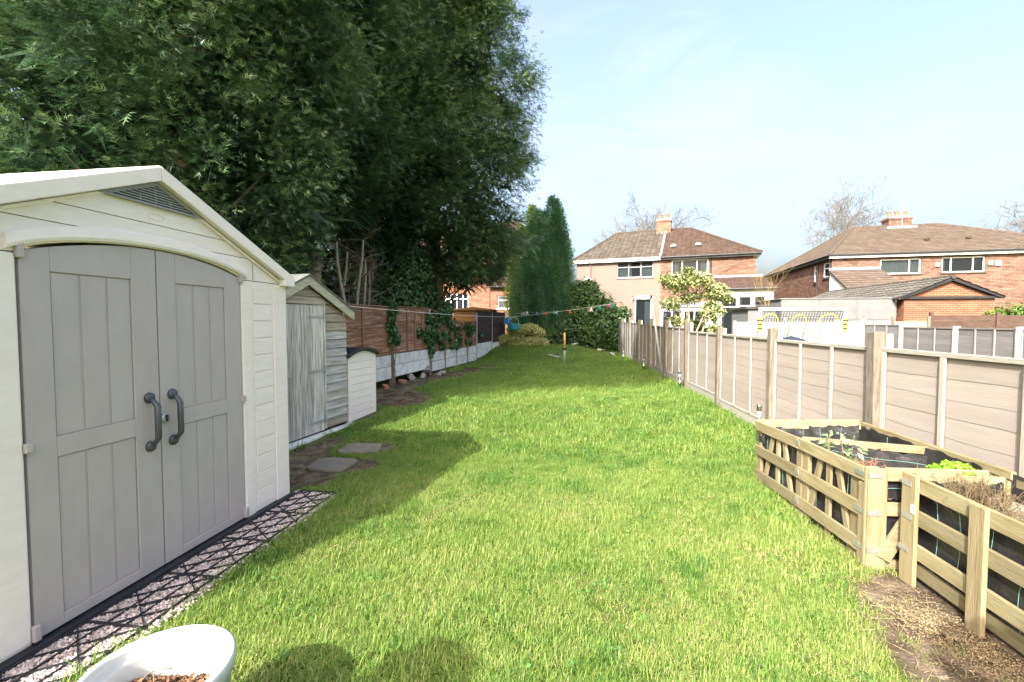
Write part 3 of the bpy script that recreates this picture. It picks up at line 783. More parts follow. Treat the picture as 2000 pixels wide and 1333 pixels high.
# ------------------------------------------------------------------ low plastic store
def store():
    t = thing('plastic_storage_box', 'low cream plastic garden store with curved dark lid beside the wooden shed', 'storage box', (-3.10, 6.66, 0.0), R(-7.3))
    S0, S1 = -0.10, 0.70
    def top(s): 
        u = (s - 0.30) / 0.40
        return 1.085 - 0.075 * u * u
    ss = np.linspace(S0, S1, 11)
    sheet([(S0, 0.05), (S1, 0.05)] + [(s, top(s)) for s in ss[::-1]], -0.70, -0.012).build('body', M['cream'], t)
    sheet([(S0, 0.02), (S0+0.075, 0.02)] + [(S0+0.075, top(S0+.075)), (S0, top(S0))], -0.0115, 0.006).build('door_stile', M['cream'], t, bevel=0.003)
    sheet([(S1-0.075, 0.02), (S1, 0.02)] + [(S1, top(S1)), (S1-0.075, top(S1-.075))], -0.0115, 0.006).build('door_stile', M['cream'], t, bevel=0.003)
    n = 9
    for i in range(n):
        z0 = 0.03 + i*0.112
        z1 = z0 + 0.104
        poly = [(S0+0.078, z0), (S1-0.078, z0), (S1-0.078, z1), (S0+0.078, z1)]
        if i == n-1: poly = [(S0+0.078, z0), (S1-0.078, z0)] + [(s, top(s)) for s in np.linspace(S1-0.078, S0+0.078, 7)]
        sheet(poly, -0.0115, 0.002).build('slat', M['cream'], t, bevel=0.003)
    lid = [(s, top(s) + 0.004) for s in np.linspace(S0-0.035, S1+0.045, 15)]
    sheet(lid + [(s, z + 0.05) for s, z in lid[::-1]], -0.74, 0.05).build('lid', M['dark'], t, bevel=0.004, seg=1)
    MB().box(-0.70, 0.0, S0+0.02, S1-0.02, 0.0, 0.048).build('base', M['dark'], t)
store()

# ------------------------------------------------------------------ fences
def lap_board_mesh(seed, h, amp, side, mat, n=14):
    """unit-length overlapping board with an uneven lower edge; y from 0 to 1"""
    rs = np.random.RandomState(seed)
    ph = rs.uniform(0, 6.28, 4)
    m = MB()
    vs, fs = [], []
    for i in range(n + 1):
        y = i / n
        e = amp * (0.5*math.sin(4.1*y + ph[0]) + 0.35*math.sin(9.7*y + ph[1]) + 0.25*math.sin(19*y + ph[2])) + rs.normal(0, amp * 0.12)
        vs += [(side*0.003, y, h + 0.010), (side*0.0056, y, e), (side*0.0025, y, e + 0.001)]
    for i in range(n):
        a = i*3
        q = [(a, a+1, a+4, a+3), (a+1, a+2, a+5, a+4)]
        fs += q if side > 0 else [f[::-1] for f in q]
    m._add(vs, fs)
    o = m.build('board_template', mat)
    me_ = o.data
    bpy.data.objects.remove(o)
    return me_
def fence_panel(parent, s0, s1, z0, z1, nb, side, boards, railm, battm, battens, x=0.0, rail_h=0.035, z1b=None):
    """framed lap panel: frame (part) with boards and battens under it"""
    f = MB()
    z1b = z1 if z1b is None else z1b
    f.bar((x + side*0.004, s0, z1 - rail_h/2), (x + side*0.004, s1, z1b - rail_h/2), 0.05, rail_h)
    fr = f.build('panel', railm, parent, bevel=0.003, seg=1)
    MB().box(x + min(0, side*0.022), x + max(0, side*0.022), s0, s1, z0, z0 + 0.03).build('bottom_rail', railm, fr, bevel=0.003, seg=1)
    h = (min(z1, z1b) - 0.01 - rail_h - z0 - 0.02) / nb
    for i in range(nb):
        b = add('board', boards[random.randrange(len(boards))], fr)
        if random.random() < 0.5:
            b.location = (x, s0 + 0.004, z0 + 0.018 + i*h); b.scale = (1, s1 - s0 - 0.008, h / 0.14)
        else:
            b.location = (x, s0 + 0.004, z0 + 0.018 + i*h); b.scale = (1.1, s1 - s0 - 0.008, h / 0.14)
    for fct in battens:
        y = s0 + 0.022 + (s1 - s0 - 0.044) * fct
        top = z1 + (z1b - z1) * fct - rail_h
        MB().box(x + min(side*0.017, side*0.036), x + max(side*0.017, side*0.036), y - 0.02, y + 0.02, z0 + 0.031, top - 0.0005).build('batten', battm, fr, bevel=0.002, seg=1)
    return fr

def right_fence():
    t = thing('garden_fence', 'taupe painted lap panel fence with timber posts along the lawn', 'fence', (2.74, 0, 0))
    bd = [lap_board_mesh(i, 0.14, 0.010, -1, M['fence']) for i in range(6)]
    bg = [lap_board_mesh(i + 20, 0.14, 0.008, -1, M['fence_grey']) for i in range(4)]
    ys = [2.30 + 1.955 * i for i in range(11)]
    tops = [1.325, 1.325, 1.34, 1.345, 1.42, 1.425, 1.455, 1.495, 1.52, 1.53]
    ptop = [1.46, 1.46, 1.46, 1.45, 1.55, 1.58, 1.63, 1.60, 1.61, 1.68, 1.62]
    for i in range(10):
        y0, y1 = ys[i] + 0.052, ys[i+1] - 0.052
        g = gzf(2.6, (y0+y1)/2)
        gray = i >= 7
        fence_panel(t, y0, y1, g + 0.15, tops[i], 8, -1, bg if gray else bd, M['fence_grey'] if gray else M['fence_rail'],
                    M['greybatten'] if gray else M['fence_batten'], (0, 1/3, 2/3, 1), x=0.03)
        MB().box(0.015, 0.045, y0 - 0.004, y1 + 0.004, g - 0.02, g + 0.146).build('gravel_board', M['fence_rail'], t, bevel=0.004, seg=1)
    for i, y in enumerate(ys):
        g = gzf(2.6, y)
        w = 0.054
        p = MB().box(-w*0.9, w*0.9, -w, w, 0, ptop[i] - g + 0.05).build('post', M['post'], t, bevel=0.010)
        p.location = (0.0, y, g - 0.05)
        p.rotation_euler = (R(random.uniform(-0.5, 0.5)), R(random.uniform(-0.8, 0.3)), 0)
        MB().box(0.060, 0.105, y - 0.03, y + 0.03, g, ptop[i] - 0.02).build('backing_post', M['whitewall'], t, bevel=0.005, seg=1)
right_fence()

def left_fence():
    t = thing('boundary_fence', 'red-brown lap panel fence on pale concrete gravel boards under the conifers', 'fence', (-3.96, 8.0, 0), R(-6.84))
    def G(s): return gzf(-3.96 + 0.119*s + 0.1, 8 + 0.993*s)
    bd = [lap_board_mesh(40 + i, 0.14, 0.009, 1, M['redfence']) for i in range(6)]
    dk = [lap_board_mesh(60 + i, 0.14, 0.009, 1, M['darkfence']) for i in range(4)]
    P = [-1.9, 0.05, 2.0, 4.15, 6.30, 8.45, 10.6, 12.85]
    rows = [(0.80, 1.88, 1.88, 6, bd), (0.80, 1.88, 1.885, 6, bd), (0.82, 1.895, 1.91, 7, bd), (0.72, 1.90, 1.64, 6, bd), (0.68, 1.58, 1.56, 6, bd), (0.74, 1.93, 1.93, 6, dk), (0.68, 1.94, 1.94, 6, dk)]
    bat = [(0, 0.5, 1), (0, 0.37, 1), (0, 0.36, 0.58, 0.8, 1), (0, 0.2, 0.4, 0.6, 0.8, 1), (0, 0.25, 0.5, 0.75, 1), (0, 1), (0, 1)]
    for i, (z0, z1, z1b, nb, bs) in enumerate(rows):
        s0, s1 = P[i] + 0.045, P[i+1] - 0.045
        fence_panel(t, s0, s1, z0, z1, nb, 1, bs, M['redbatten'] if bs is bd else M['darkfence'], M['redbatten'] if bs is bd else M['darkfence'], bat[i], rail_h=0.025, z1b=z1b)
        zt = z0 - 0.006
        lows = [(zt - 0.245, zt), (zt - 0.52, zt - 0.255)]
        for k, (a, b) in enumerate(lows):
            o = MB().box(-0.022, 0.022, s0 - 0.01, s1 + 0.01, 0, b - a).build('gravel_board', M['concrete'], t, bevel=0.006, seg=1)
            o.location = (0.002 * k, 0, a)
            o.rotation_euler = (R(random.uniform(-0.25, 0.25)) if i in (2, 3) else 0, 0, 0)
        if i in (5, 6):
            for k in range(5):
                y = s0 + (s1 - s0) * (k + 0.5) / 5
                MB().box(0.023, 0.034, y - 0.012, y + 0.012, z0 - 0.24, z0 - 0.03).build('board_rib', M['concrete'], t)
    tops = [1.85, 1.86, 1.87, 1.87, 1.47, 1.86, 1.90, 1.92]
    for i, s in enumerate(P):
        g = G(s)
        m_ = M['post'] if i == 2 else M['concrete_post']
        p = MB().box(-0.04, 0.045, -0.042, 0.042, 0, tops[i] - g + 0.06).build('post', m_, t, bevel=0.008)
        p.location = (0.0, s, g - 0.06)
        p.rotation_euler = (R(random.uniform(-1, 1)) * (1.6 if i == 4 else 0.6), R(random.uniform(-0.5, 1.0)), 0)
left_fence()

# ------------------------------------------------------------------ raised planters
def lean_slat(parent, y0, y1, z0, z1, x):
    MB().bar((x, y0, z0), (x, y1, z1), 0.055, 0.020, up=(1, 0, 0)).build('slat', M['pine_v'], parent, bevel=0.003, seg=1)
def liner_sheet(parent, p0, p1, z0, z1, sag, seed, threads=(), nrm=(1, 0), z1e=None):
    """creased black membrane hanging between two points"""
    rs = np.random.RandomState(seed)
    n, k = 30, 9
    p0, p1 = np.array(p0, float), np.array(p1, float)
    ph = rs.uniform(0, 6.28, 6)
    vs, fs = [], []
    def wave(u, v):
        return sag * (0.5*math.sin(7*u + ph[0] + 2*v) + 0.35*math.sin(17*u + ph[1] - 3*v) + 0.3*math.sin(31*u + 5*v + ph[2]) - 1.2*v*(1-v))
    def at_(u, v):
        p = p0 + (p1 - p0) * u
        e = wave(u, v)
        zt = z1 + ((z1e - z1)*u if z1e else 0) + 0.007*math.sin(23*u + ph[3]) + 0.005*math.sin(57*u + ph[4])
        return (p[0] + nrm[0]*e, p[1] + nrm[1]*e, z0 + (zt - z0) * v)
    for i in range(n + 1):
        for j in range(k + 1): vs.append(at_(i/n, j/k))
    for i in range(n):
        for j in range(k):
            a = i*(k+1) + j
            fs.append((a, a+k+1, a+k+2, a+1))
    b = MB(); b._add(vs, fs)
    o = b.build('liner', M['liner'], parent, smooth=True)
    for u in threads:
        MB().tube([tuple(np.array(at_(u + 0.012*math.sin(5*v + u*9), v)) - 0.004*np.array((nrm[0], nrm[1], 0))) for v in np.linspace(0.02, 0.98, 9)], 0.0013, 4).build('thread', M['thread'], o)
    return o

def heap(name, poly_c, rx, ry, z, mat, parent, seed, hgt=0.03, n=28):
    rs = np.random.RandomState(seed)
    vs, fs = [], []
    for i in range(n + 1):
        for j in range(n + 1):
            u, v = i/n*2-1, j/n*2-1
            w = hgt * (wob(np.array(u*3+seed), np.array(v*3), 1.3) + 0.6*wob(np.array(u*9), np.array(v*9+seed), 1.5)) + rs.normal(0, hgt*0.12)
            vs.append((poly_c[0] + u*rx, poly_c[1] + v*ry, z + float(w)))
    for i in range(n):
        for j in range(n):
            a = i*(n+1)+j
            fs.append((a, a+n+1, a+n+2, a+1))
    b = MB(); b._add(vs, fs)
    return b.build(name, mat, parent, smooth=True)

def planter_far():
    t = thing('raised_planter', 'treated timber raised planter of rails and fanned slats lined with black membrane', 'planter', (0, 0, 0))
    X = 1.945
    # rails facing the lawn, in two lengths
    for (ya, yb, dz0, dz1) in ((3.075, 3.875, 0.0, -0.018), (3.885, 4.68, -0.020, -0.05)):
        for zc in (0.588, 0.352, 0.118):
            MB().bar((X - 0.012, ya, zc + dz0), (X - 0.012, yb, zc + dz1), 0.092, 0.022, up=(1, 0, 0)).build('rail', M['pine'], t, bevel=0.004, seg=1)
    for y in (3.20, 3.90, 3.80, 4.64):
        MB().box(X, X + 0.03, y - 0.04, y + 0.04, -0.02, 0.60 if y < 4 else 0.555).build('upright', M['pine_v'], t, bevel=0.004, seg=1)
    for c in (3.50, 4.27):
        z1 = 0.60 if c < 4 else 0.56
        lean_slat(t, c + 0.27, c + 0.085, 0.0, z1, X + 0.012)
        lean_slat(t, c, c, -0.01, z1, X + 0.012)
        lean_slat(t, c - 0.27, c - 0.085, 0.0, z1, X + 0.012)
    # near corner: two boards
    MB().box(X - 0.03, X + 0.045, 3.035, 3.062, -0.05, 0.645).build('corner_post', M['pine_v'], t, bevel=0.004, seg=1)
    MB().box(X - 0.024, X + 0.004, 3.064, 3.120, -0.03, 0.53).build('corner_post', M['pine_v'], t, bevel=0.003, seg=1)
    MB().box(X - 0.028, X + 0.085, 3.018, 3.034, -0.04, 0.64).build('corner_post', M['pine_v'], t, bevel=0.004, seg=1)
    # near end, facing the camera
    for z0, z1 in ((0.555, 0.640), (0.335, 0.420), (0.115, 0.200), (0.0, 0.055)):
        MB().box(X + 0.087, 2.66, 3.04, 3.062, z0, z1).build('rail', M['pine_x'], t, bevel=0.004, seg=1)
    MB().bar((2.01, 3.018, 0.075), (2.19, 3.018, 0.40), 0.085, 0.024, up=(0, 1, 0)).build('brace', M['pine_x'], t, bevel=0.003, seg=1)
    # far end, dividers and fence side
    MB().bar((X, 4.70, 0.545), (2.60, 4.22, 0.66), 0.03, 0.085).build('end_rail', M['pine_x'], t, bevel=0.004, seg=1)
    MB().bar((X, 4.70, 0.30), (2.60, 4.22, 0.36), 0.03, 0.085).build('end_rail', M['pine_x'], t, bevel=0.004, seg=1)
    MB().bar((1.98, 3.93, 0.585), (2.61, 3.50, 0.635), 0.035, 0.055).build('divider', M['pine_x'], t, bevel=0.004, seg=1)
    MB().bar((2.625, 2.9, 0.655), (2.625, 4.24, 0.655), 0.03, 0.05).build('back_rail', M['pine'], t, bevel=0.004, seg=1)
    MB().box(2.61, 2.64, 2.92, 4.22, 0.02, 0.62).build('back_board', M['pine'], t)
    # membrane
    liner_sheet(t, (1.99, 3.08), (1.99, 3.94), 0.0, 0.585, 0.018, 1, (0.3, 0.72))
    liner_sheet(t, (1.985, 3.96), (1.985, 4.66), 0.0, 0.52, 0.022, 2, (0.35, 0.8))
    liner_sheet(t, (2.00, 4.64), (2.585, 4.21), 0.05, 0.525, 0.012, 3, (0.2, 0.42, 0.62, 0.83), nrm=(0.55, 0.83), z1e=0.655)
    liner_sheet(t, (2.595, 4.24), (2.595, 3.06), 0.05, 0.655, 0.018, 4, (0.3,))
    liner_sheet(t, (2.02, 3.88), (2.60, 3.47), 0.1, 0.60, 0.012, 5, (), nrm=(0.55, 0.83))
    liner_sheet(t, (2.0, 3.072), (2.6, 3.072), 0.02, 0.60, 0.008, 6, (), nrm=(0, 1))
    liner_sheet(t, (2.01, 3.955), (2.60, 3.53), 0.1, 0.60, 0.012, 15, (), nrm=(0.55, 0.83))
    MB().tube([(2.03 + 0.57*u, 3.868 - 0.40*u - 0.006, 0.535 + 0.006*math.sin(9*u)) for u in np.linspace(0, 1, 12)], 0.0015, 4).build('thread', M['thread'], t)
    MB().tube([(2.0 + 0.6*u, 3.058, 0.505 + 0.003*math.sin(9*u)) for u in np.linspace(0, 1, 12)], 0.0015, 4).build('thread', M['thread'], t)
    # a fold of membrane sticking out at the far corner
    fold = MB().lathe([(0.0, -0.085), (0.04, -0.07), (0.062, -0.03), (0.066, 0.01), (0.055, 0.05), (0.03, 0.075), (0.0, 0.085)], n=14, sx=0.55, sy=0.9)
    fo = fold.build('liner_fold', M['liner'], t, smooth=True); fo.location = (1.975, 4.63, 0.42)
    heap('planter_soil', (2.30, 3.50), 0.30, 0.45, 0.44, M['soil'], t, 4, 0.03)
    heap('planter_soil', (2.30, 4.10), 0.30, 0.30, 0.25, M['soil'], t, 5, 0.02)
    # joining plates
    for zc in (0.588, 0.352, 0.118):
        pl = MB().box(X - 0.0285, X - 0.0245, 3.064, 3.15, zc - 0.016, zc + 0.016)
        pl.box(X - 0.0285, X + 0.05, 3.0125, 3.0165, zc - 0.016 + 0.01, zc + 0.016 + 0.01)
        pl.build('joining_plate', M['galv'], t)
        MB().box(X - 0.0275, X - 0.0235, 3.855, 3.905, zc - 0.035, zc + 0.006).build('joining_plate', M['galv'], t)
planter_far()

def planter_near():
    t = thing('raised_planter', 'nearest timber raised planter with flat rails, soil and dry twigs', 'planter', (0, 0, 0))
    X = 2.085
    for zc in (0.600, 0.405, 0.205):
        MB().bar((X + 0.006, 0.9, zc - 0.02), (X + 0.006, 2.93, zc), 0.09, 0.022, up=(1, 0, 0)).build('rail', M['pine'], t, bevel=0.004, seg=1)
    MB().bar((X + 0.03, 0.9, 0.06), (X + 0.03, 2.9, 0.085), 0.08, 0.022, up=(1, 0, 0)).build('rail', M['pine'], t, bevel=0.004, seg=1)
    for y0, y1, zt in ((2.835, 2.945, 0.655), (2.40, 2.492, 0.645), (1.95, 2.04, 0.64), (1.4, 1.49, 0.63)):
        MB().box(X - 0.03, X - 0.006, y0, y1, -0.03, zt).build('upright', M['pine_v'], t, bevel=0.004, seg=1)
    MB().box(X - 0.005, X + 0.05, 2.935, 2.96, 0.0, 0.64).build('corner_post', M['pine_v'], t, bevel=0.004, seg=1)
    for z0, z1 in ((0.555, 0.635), (0.33, 0.41), (0.11, 0.19)):
        MB().box(X + 0.052, 2.64, 2.938, 2.958, z0, z1).build('rail', M['pine_x'], t, bevel=0.004, seg=1)
    MB().bar((2.63, 0.9, 0.62), (2.63, 2.88, 0.62), 0.03, 0.05).build('back_rail', M['pine'], t, bevel=0.004, seg=1)
    liner_sheet(t, (X + 0.045, 1.0), (X + 0.045, 2.92), 0.02, 0.585, 0.014, 8, (0.13, 0.33, 0.42, 0.55, 0.66, 0.76, 0.85, 0.93))
    liner_sheet(t, (2.605, 2.90), (2.605, 1.0), 0.1, 0.66, 0.015, 9, (0.2, 0.33, 0.45))
    liner_sheet(t, (2.14, 2.925), (2.6, 2.925), 0.1, 0.60, 0.006, 10, (), nrm=(0, 1))
    heap('planter_soil', (2.37, 1.95), 0.235, 0.96, 0.52, pm('ashy_soil', [(0.09, 0.07, 0.055), (0.20, 0.17, 0.14), (0.48, 0.45, 0.41)], 7, 1.0, 0.8, 40, bdist=0.02, spec=0.05), t, 9, 0.025, 40)
    for y, zc in ((2.885, 0.600), (2.875, 0.405), (2.895, 0.205)):
        MB().box(X - 0.034, X - 0.0305, y - 0.02, y + 0.055, zc - 0.015, zc + 0.015).build('joining_plate', M['galv'], t)
    MB().box(X - 0.0335, X - 0.0305, 2.835, 2.862, 0.435, 0.485).build('white_tag', M['white'], t)
planter_near()

# ------------------------------------------------------------------ white pot
def white_pot():
    t = thing('plant_pot', 'white round plastic plant pot with brown compost in the near left corner', 'plant pot', (-1.325, 1.365, 0.0))
    prof = [(0.0, 0.012), (0.14, 0.012), (0.145, 0.0), (0.150, 0.02), (0.185, 0.22), (0.205, 0.335), (0.212, 0.345), (0.216, 0.375), (0.213, 0.392), (0.205, 0.398), (0.194, 0.394), (0.189, 0.378), (0.187, 0.362), (0.178, 0.354), (0.174, 0.34), (0.166, 0.26), (0.160, 0.22)]
    MB().lathe([(r*1.05, z) for r, z in prof], n=64).build('pot_body', M['pot'], t, smooth=True)
    vs, fs = [], []
    n, k = 40, 12
    b = MB()
    for j in range(k + 1):
        for i in range(n):
            a, r = 2*math.pi*i/n, 0.170*j/k
            x, y = r*math.cos(a), r*math.sin(a)
            vs.append((x, y, 0.255 + 0.012*float(wob(np.array(x*30), np.array(y*30))) + 0.03*math.cos(2*a)*(j/k) + random.uniform(-0.004, 0.004)))
    for j in range(k):
        for i in range(n): fs.append((j*n+i, (j+1)*n+i, (j+1)*n+(i+1) % n, j*n+(i+1) % n))
    b._add(vs, fs); b.build('compost', M['compost'], t, smooth=False)
    nn = 900
    a = RNG.uniform(0, 6.28, nn); r = 0.165*np.sqrt(RNG.uniform(0, 1, nn))
    P = np.stack([r*np.cos(a), r*np.sin(a), 0.262 + 0.03*np.cos(2*a)*(r/0.165) + RNG.uniform(-0.004, 0.012, nn)], -1)
    d = unit(RNG.normal(0, 1, (nn, 3)) * np.array([1, 1, 0.5])); q = unit(np.cross(d, RNG.normal(0, 1, (nn, 3))))
    L = RNG.uniform(0.006, 0.017, (nn, 1)); W = L * 0.3
    V = np.stack([P - d*L - q*W, P + d*L - q*W, P + d*L + q*W, P - d*L + q*W], 1)
    cm = pm('bark_chips', [(0.06, 0.028, 0.016), (0.30, 0.17, 0.10)], 30, 1.0, tint=0.6)
    o = np_mesh('bark_chips', V, 4, cm, t, tint=RNG.uniform(0, 1, nn)); tag(o, kind='stuff')
    st = MB()
    st.tube([(-0.10, -0.04, 0.24), (-0.095, 0.0, 0.30), (-0.07, 0.03, 0.345), (-0.05, 0.035, 0.352), (-0.035, 0.02, 0.33), (-0.04, 0.0, 0.30)], [0.0022, 0.002, 0.0018, 0.0016, 0.0014, 0.001], 5)
    st.build('dry_stem', M['dead'], t, smooth=True)
    st = MB()
    st.tube([(-0.07, 0.03, 0.345), (-0.03, 0.05, 0.352), (0.0, 0.055, 0.35)], [0.0016, 0.0016, 0.003], 5)
    st.build('dry_stem', M['dead'], t, smooth=True)
white_pot()

# ------------------------------------------------------------------ stones, bricks, slabs
def rock(name, label, c, size, seed, mat, cat='stone', group=None, rot=(0, 0, 0)):
    rs = np.random.RandomState(seed)
    bm = bmesh.new()
    bmesh.ops.create_icosphere(bm, subdivisions=2, radius=1)
    pl = [(unit(rs.normal(0, 1, 3)), rs.uniform(0.30, 0.78)) for _ in range(10)]
    for v in bm.verts:
        p = np.array(v.co)
        for n_, d_ in pl:
            e = p @ n_ - d_
            if e > 0: p = p - n_ * e
        v.co = Vector(p * np.array(size)) 
    me_ = bpy.data.meshes.new(name); bm.to_mesh(me_); bm.free()
    me_.materials.append(mat)
    o = add(name, me_)
    o.location = c; o.rotation_euler = rot
    return tag(o, label, cat, group)
zf = lambda x, y, h=0.0: (x, y, gzf(x, y) + h)
rock('rubble_stone', 'squarish grey stone at the near end of the rubble pile', zf(-3.62, 11.05, 0.11), (0.15, 0.17, 0.16), 1, M['stone'])
rock('rubble_stone', 'small grey stone low in front of the rubble pile', zf(-3.42, 11.35, 0.06), (0.10, 0.13, 0.09), 2, M['stone'])
rock('rubble_stone', 'long slanting stone slab on top of the rubble pile', zf(-3.40, 11.75, 0.16), (0.13, 0.38, 0.075), 3, M['stone'], rot=(R(-20), R(10), R(15)))
rock('rubble_stone', 'pale angular stone at the back of the rubble pile', zf(-3.50, 11.95, 0.23), (0.16, 0.24, 0.11), 4, M['stone'], rot=(R(12), R(-15), 0))
rock('rubble_stone', 'dark rounded stone leaning on the concrete fence base', zf(-3.68, 11.35, 0.22), (0.10, 0.12, 0.11), 5, M['stone'])
rock('rubble_stone', 'flat stone at the far foot of the rubble pile', zf(-3.18, 12.35, 0.05), (0.16, 0.22, 0.05), 6, M['stone'])
rock('rubble_stone', 'thin slab lying in the soil before the rubble pile', zf(-3.15, 11.9, 0.04), (0.11, 0.2, 0.045), 7, M['stone'], rot=(0, 0, R(30)))
def brick_thing(label, c, rot):
    o = MB().box(-0.05, 0.05, -0.105, 0.105, -0.033, 0.033).build('loose_brick', M['brickloose'], None, bevel=0.008)
    o.location = c; o.rotation_euler = rot
    tag(o, label, 'brick')
brick_thing('pinkish broken brick on soil near the cream store', zf(-3.72, 9.62, 0.035), (R(8), R(5), R(40)))
brick_thing('dark red brick by the fence post before the rubble', zf(-3.66, 10.55, 0.035), (R(-6), R(12), R(-20)))
def slab(label, c, w, d, rz, seed):
    rs = np.random.RandomState(seed)
    pts = []
    for a in np.linspace(0, 2*math.pi, 18, endpoint=False):
        ca, sa = math.cos(a), math.sin(a)
        r = 1 / max(abs(ca), abs(sa)) ** 0.8
        pts.append((ca*r*w*rs.uniform(0.9, 1.05), sa*r*d*rs.uniform(0.9, 1.05), 0))
    o = MB().prism(pts[::-1], (0, 0, 0.03)).build('paving_slab', M['slab'], None, bevel=0.004, seg=1)
    o.location = c; o.rotation_euler = (0, 0, rz)
    tag(o, label, 'paving slab')
slab('grey paving slab sunk in grass nearer the wooden shed corner', (-2.38, 5.34, -0.012), 0.25, 0.20, R(8), 1)
slab('grey paving slab nearest the plastic shed corner', (-2.42, 4.70, -0.014), 0.23, 0.22, R(-6), 2)
rock('edging_stone', 'mossy flat stone at the middle of the far lawn edge', zf(0.7, 20.9, 0.06), (0.35, 0.2, 0.12), 11, M['stone'])
rock('edging_stone', 'pale flat stone under the variegated shrub', zf(-0.75, 19.9, 0.04), (0.3, 0.25, 0.09), 12, M['stone'])
rock('edging_stone', 'yellowish stone at the foot of the big green shrub', zf(1.95, 20.9, 0.08), (0.3, 0.2, 0.14), 13, M['stone'])
rock('edging_stone', 'small grey stone in the far right lawn corner', zf(2.25, 19.6, 0.05), (0.22, 0.2, 0.1), 14, M['stone'])
o = MB().bar(zf(-0.35, 17.6, 0.03), zf(0.05, 17.1, 0.03), 0.16, 0.04).build('timber_offcut', M['stone'], None, bevel=0.006)
tag(o, 'flat weathered board lying on the far lawn', 'board')

def debris():
    rng = np.random.default_rng(9)
    n = 60000
    x = rng.uniform(-4.2, 3.0, n); y = rng.uniform(1.0, 15.5, n)
    ok = (soil_amt(x, y) > rng.uniform(0.35, 1.0, n)) & (rng.uniform(0, 1, n) < np.where(x > 0, 1.0, 0.55)) & ~((x > 1.95) & (y > 3.0))
    x, y = x[ok], y[ok]; n = len(x)
    sz = np.where(rng.uniform(0, 1, n) < 0.06, rng.uniform(0.010, 0.022, n), rng.uniform(0.002, 0.006, n))
    C = np.stack([x, y, gz(x, y) + sz*0.25], -1)
    oct_ = np.array([[1,0,0],[0,1,0],[-1,0,0],[0,-1,0],[0,0,.7],[0,0,-.7]], float)
    V = oct_[None] * sz[:, None, None] * rng.uniform(0.5, 1.4, (n, 6, 1)) + C[:, None]
    T = V[:, np.array([[0,1,4],[1,2,4],[2,3,4],[3,0,4]])].reshape(-1, 3, 3)
    m = pm('soil_crumbs', [(0.065, 0.048, 0.036), (0.12, 0.093, 0.07)], 30, 1.0, tint=0.7, spec=0.05)
    o = np_mesh('soil_crumbs', T, 3, m, tint=np.repeat(rng.uniform(0, 1, n)**1.5, 4))
    tag(o, 'crumbs and pebbles of earth scattered over the bare patches', 'soil crumbs', kind='stuff')
    # straw and pale sawdust
    k = 1100
    cx = np.concatenate([rng.normal(2.0, 0.24, k), rng.normal(-2.9, 0.5, 700)]); cy = np.concatenate([rng.normal(2.45, 0.42, k), rng.normal(6.5, 2.6, 700)])
    ok = (cx < 2.07) | (cx < -1)
    ok &= ~((cx < 0) & (soil_amt(cx, cy) < 0.3))
    cx, cy = cx[ok], cy[ok]; n = len(cx)
    P = np.stack([cx, cy, gz(cx, cy) + rng.uniform(0.004, 0.018, n)], -1)
    a = rng.uniform(0, 6.28, n); d = np.stack([np.cos(a), np.sin(a), rng.normal(0, 0.12, n)], -1); q = np.stack([-np.sin(a), np.cos(a), rng.normal(0, 0.3, n)], -1)
    L = rng.uniform(0.012, 0.055, (n, 1)); W = rng.uniform(0.0009, 0.0018, (n, 1))
    o = np_mesh('dry_straw', np.stack([P-d*L-q*W, P+d*L-q*W, P+d*L+q*W, P-d*L+q*W], 1), 4, pm('straw', [(0.18, 0.14, 0.075), (0.27, 0.22, 0.13)], 9, 0.9, tint=0.4), tint=rng.uniform(0, 1, n))
    tag(o, 'dry straw and dead grass strewn on the soil', 'straw', kind='stuff')
    n = 4200
    u = rng.normal(0, 1, n); v = rng.normal(0, 1, n)
    cx = 1.93 + 0.10*u - 0.03*v; cy = 2.36 - 0.02*u + 0.20*v
    P = np.stack([cx, cy, gz(cx, cy) + 0.003 + 0.012*rng.uniform(0, 1, n)], -1)
    d = unit(rng.normal(0, 1, (n, 3))*np.array([1, 1, 0.4])); q = unit(np.cross(d, rng.normal(0, 1, (n, 3))))
    L = rng.uniform(0.001, 0.0036, (n, 1))
    o = np_mesh('sawdust', np.stack([P-d*L-q*L*.6, P+d*L-q*L*.6, P+d*L+q*L*.6, P-d*L+q*L*.6], 1), 4, pm('sawdust', [(0.28, 0.205, 0.11), (0.37, 0.29, 0.17)], 9, 0.95, tint=0.25), tint=rng.uniform(0, 1, n))
    tag(o, 'pale sawdust spilled on the soil before the nearest planter', 'sawdust', kind='stuff')
debris()

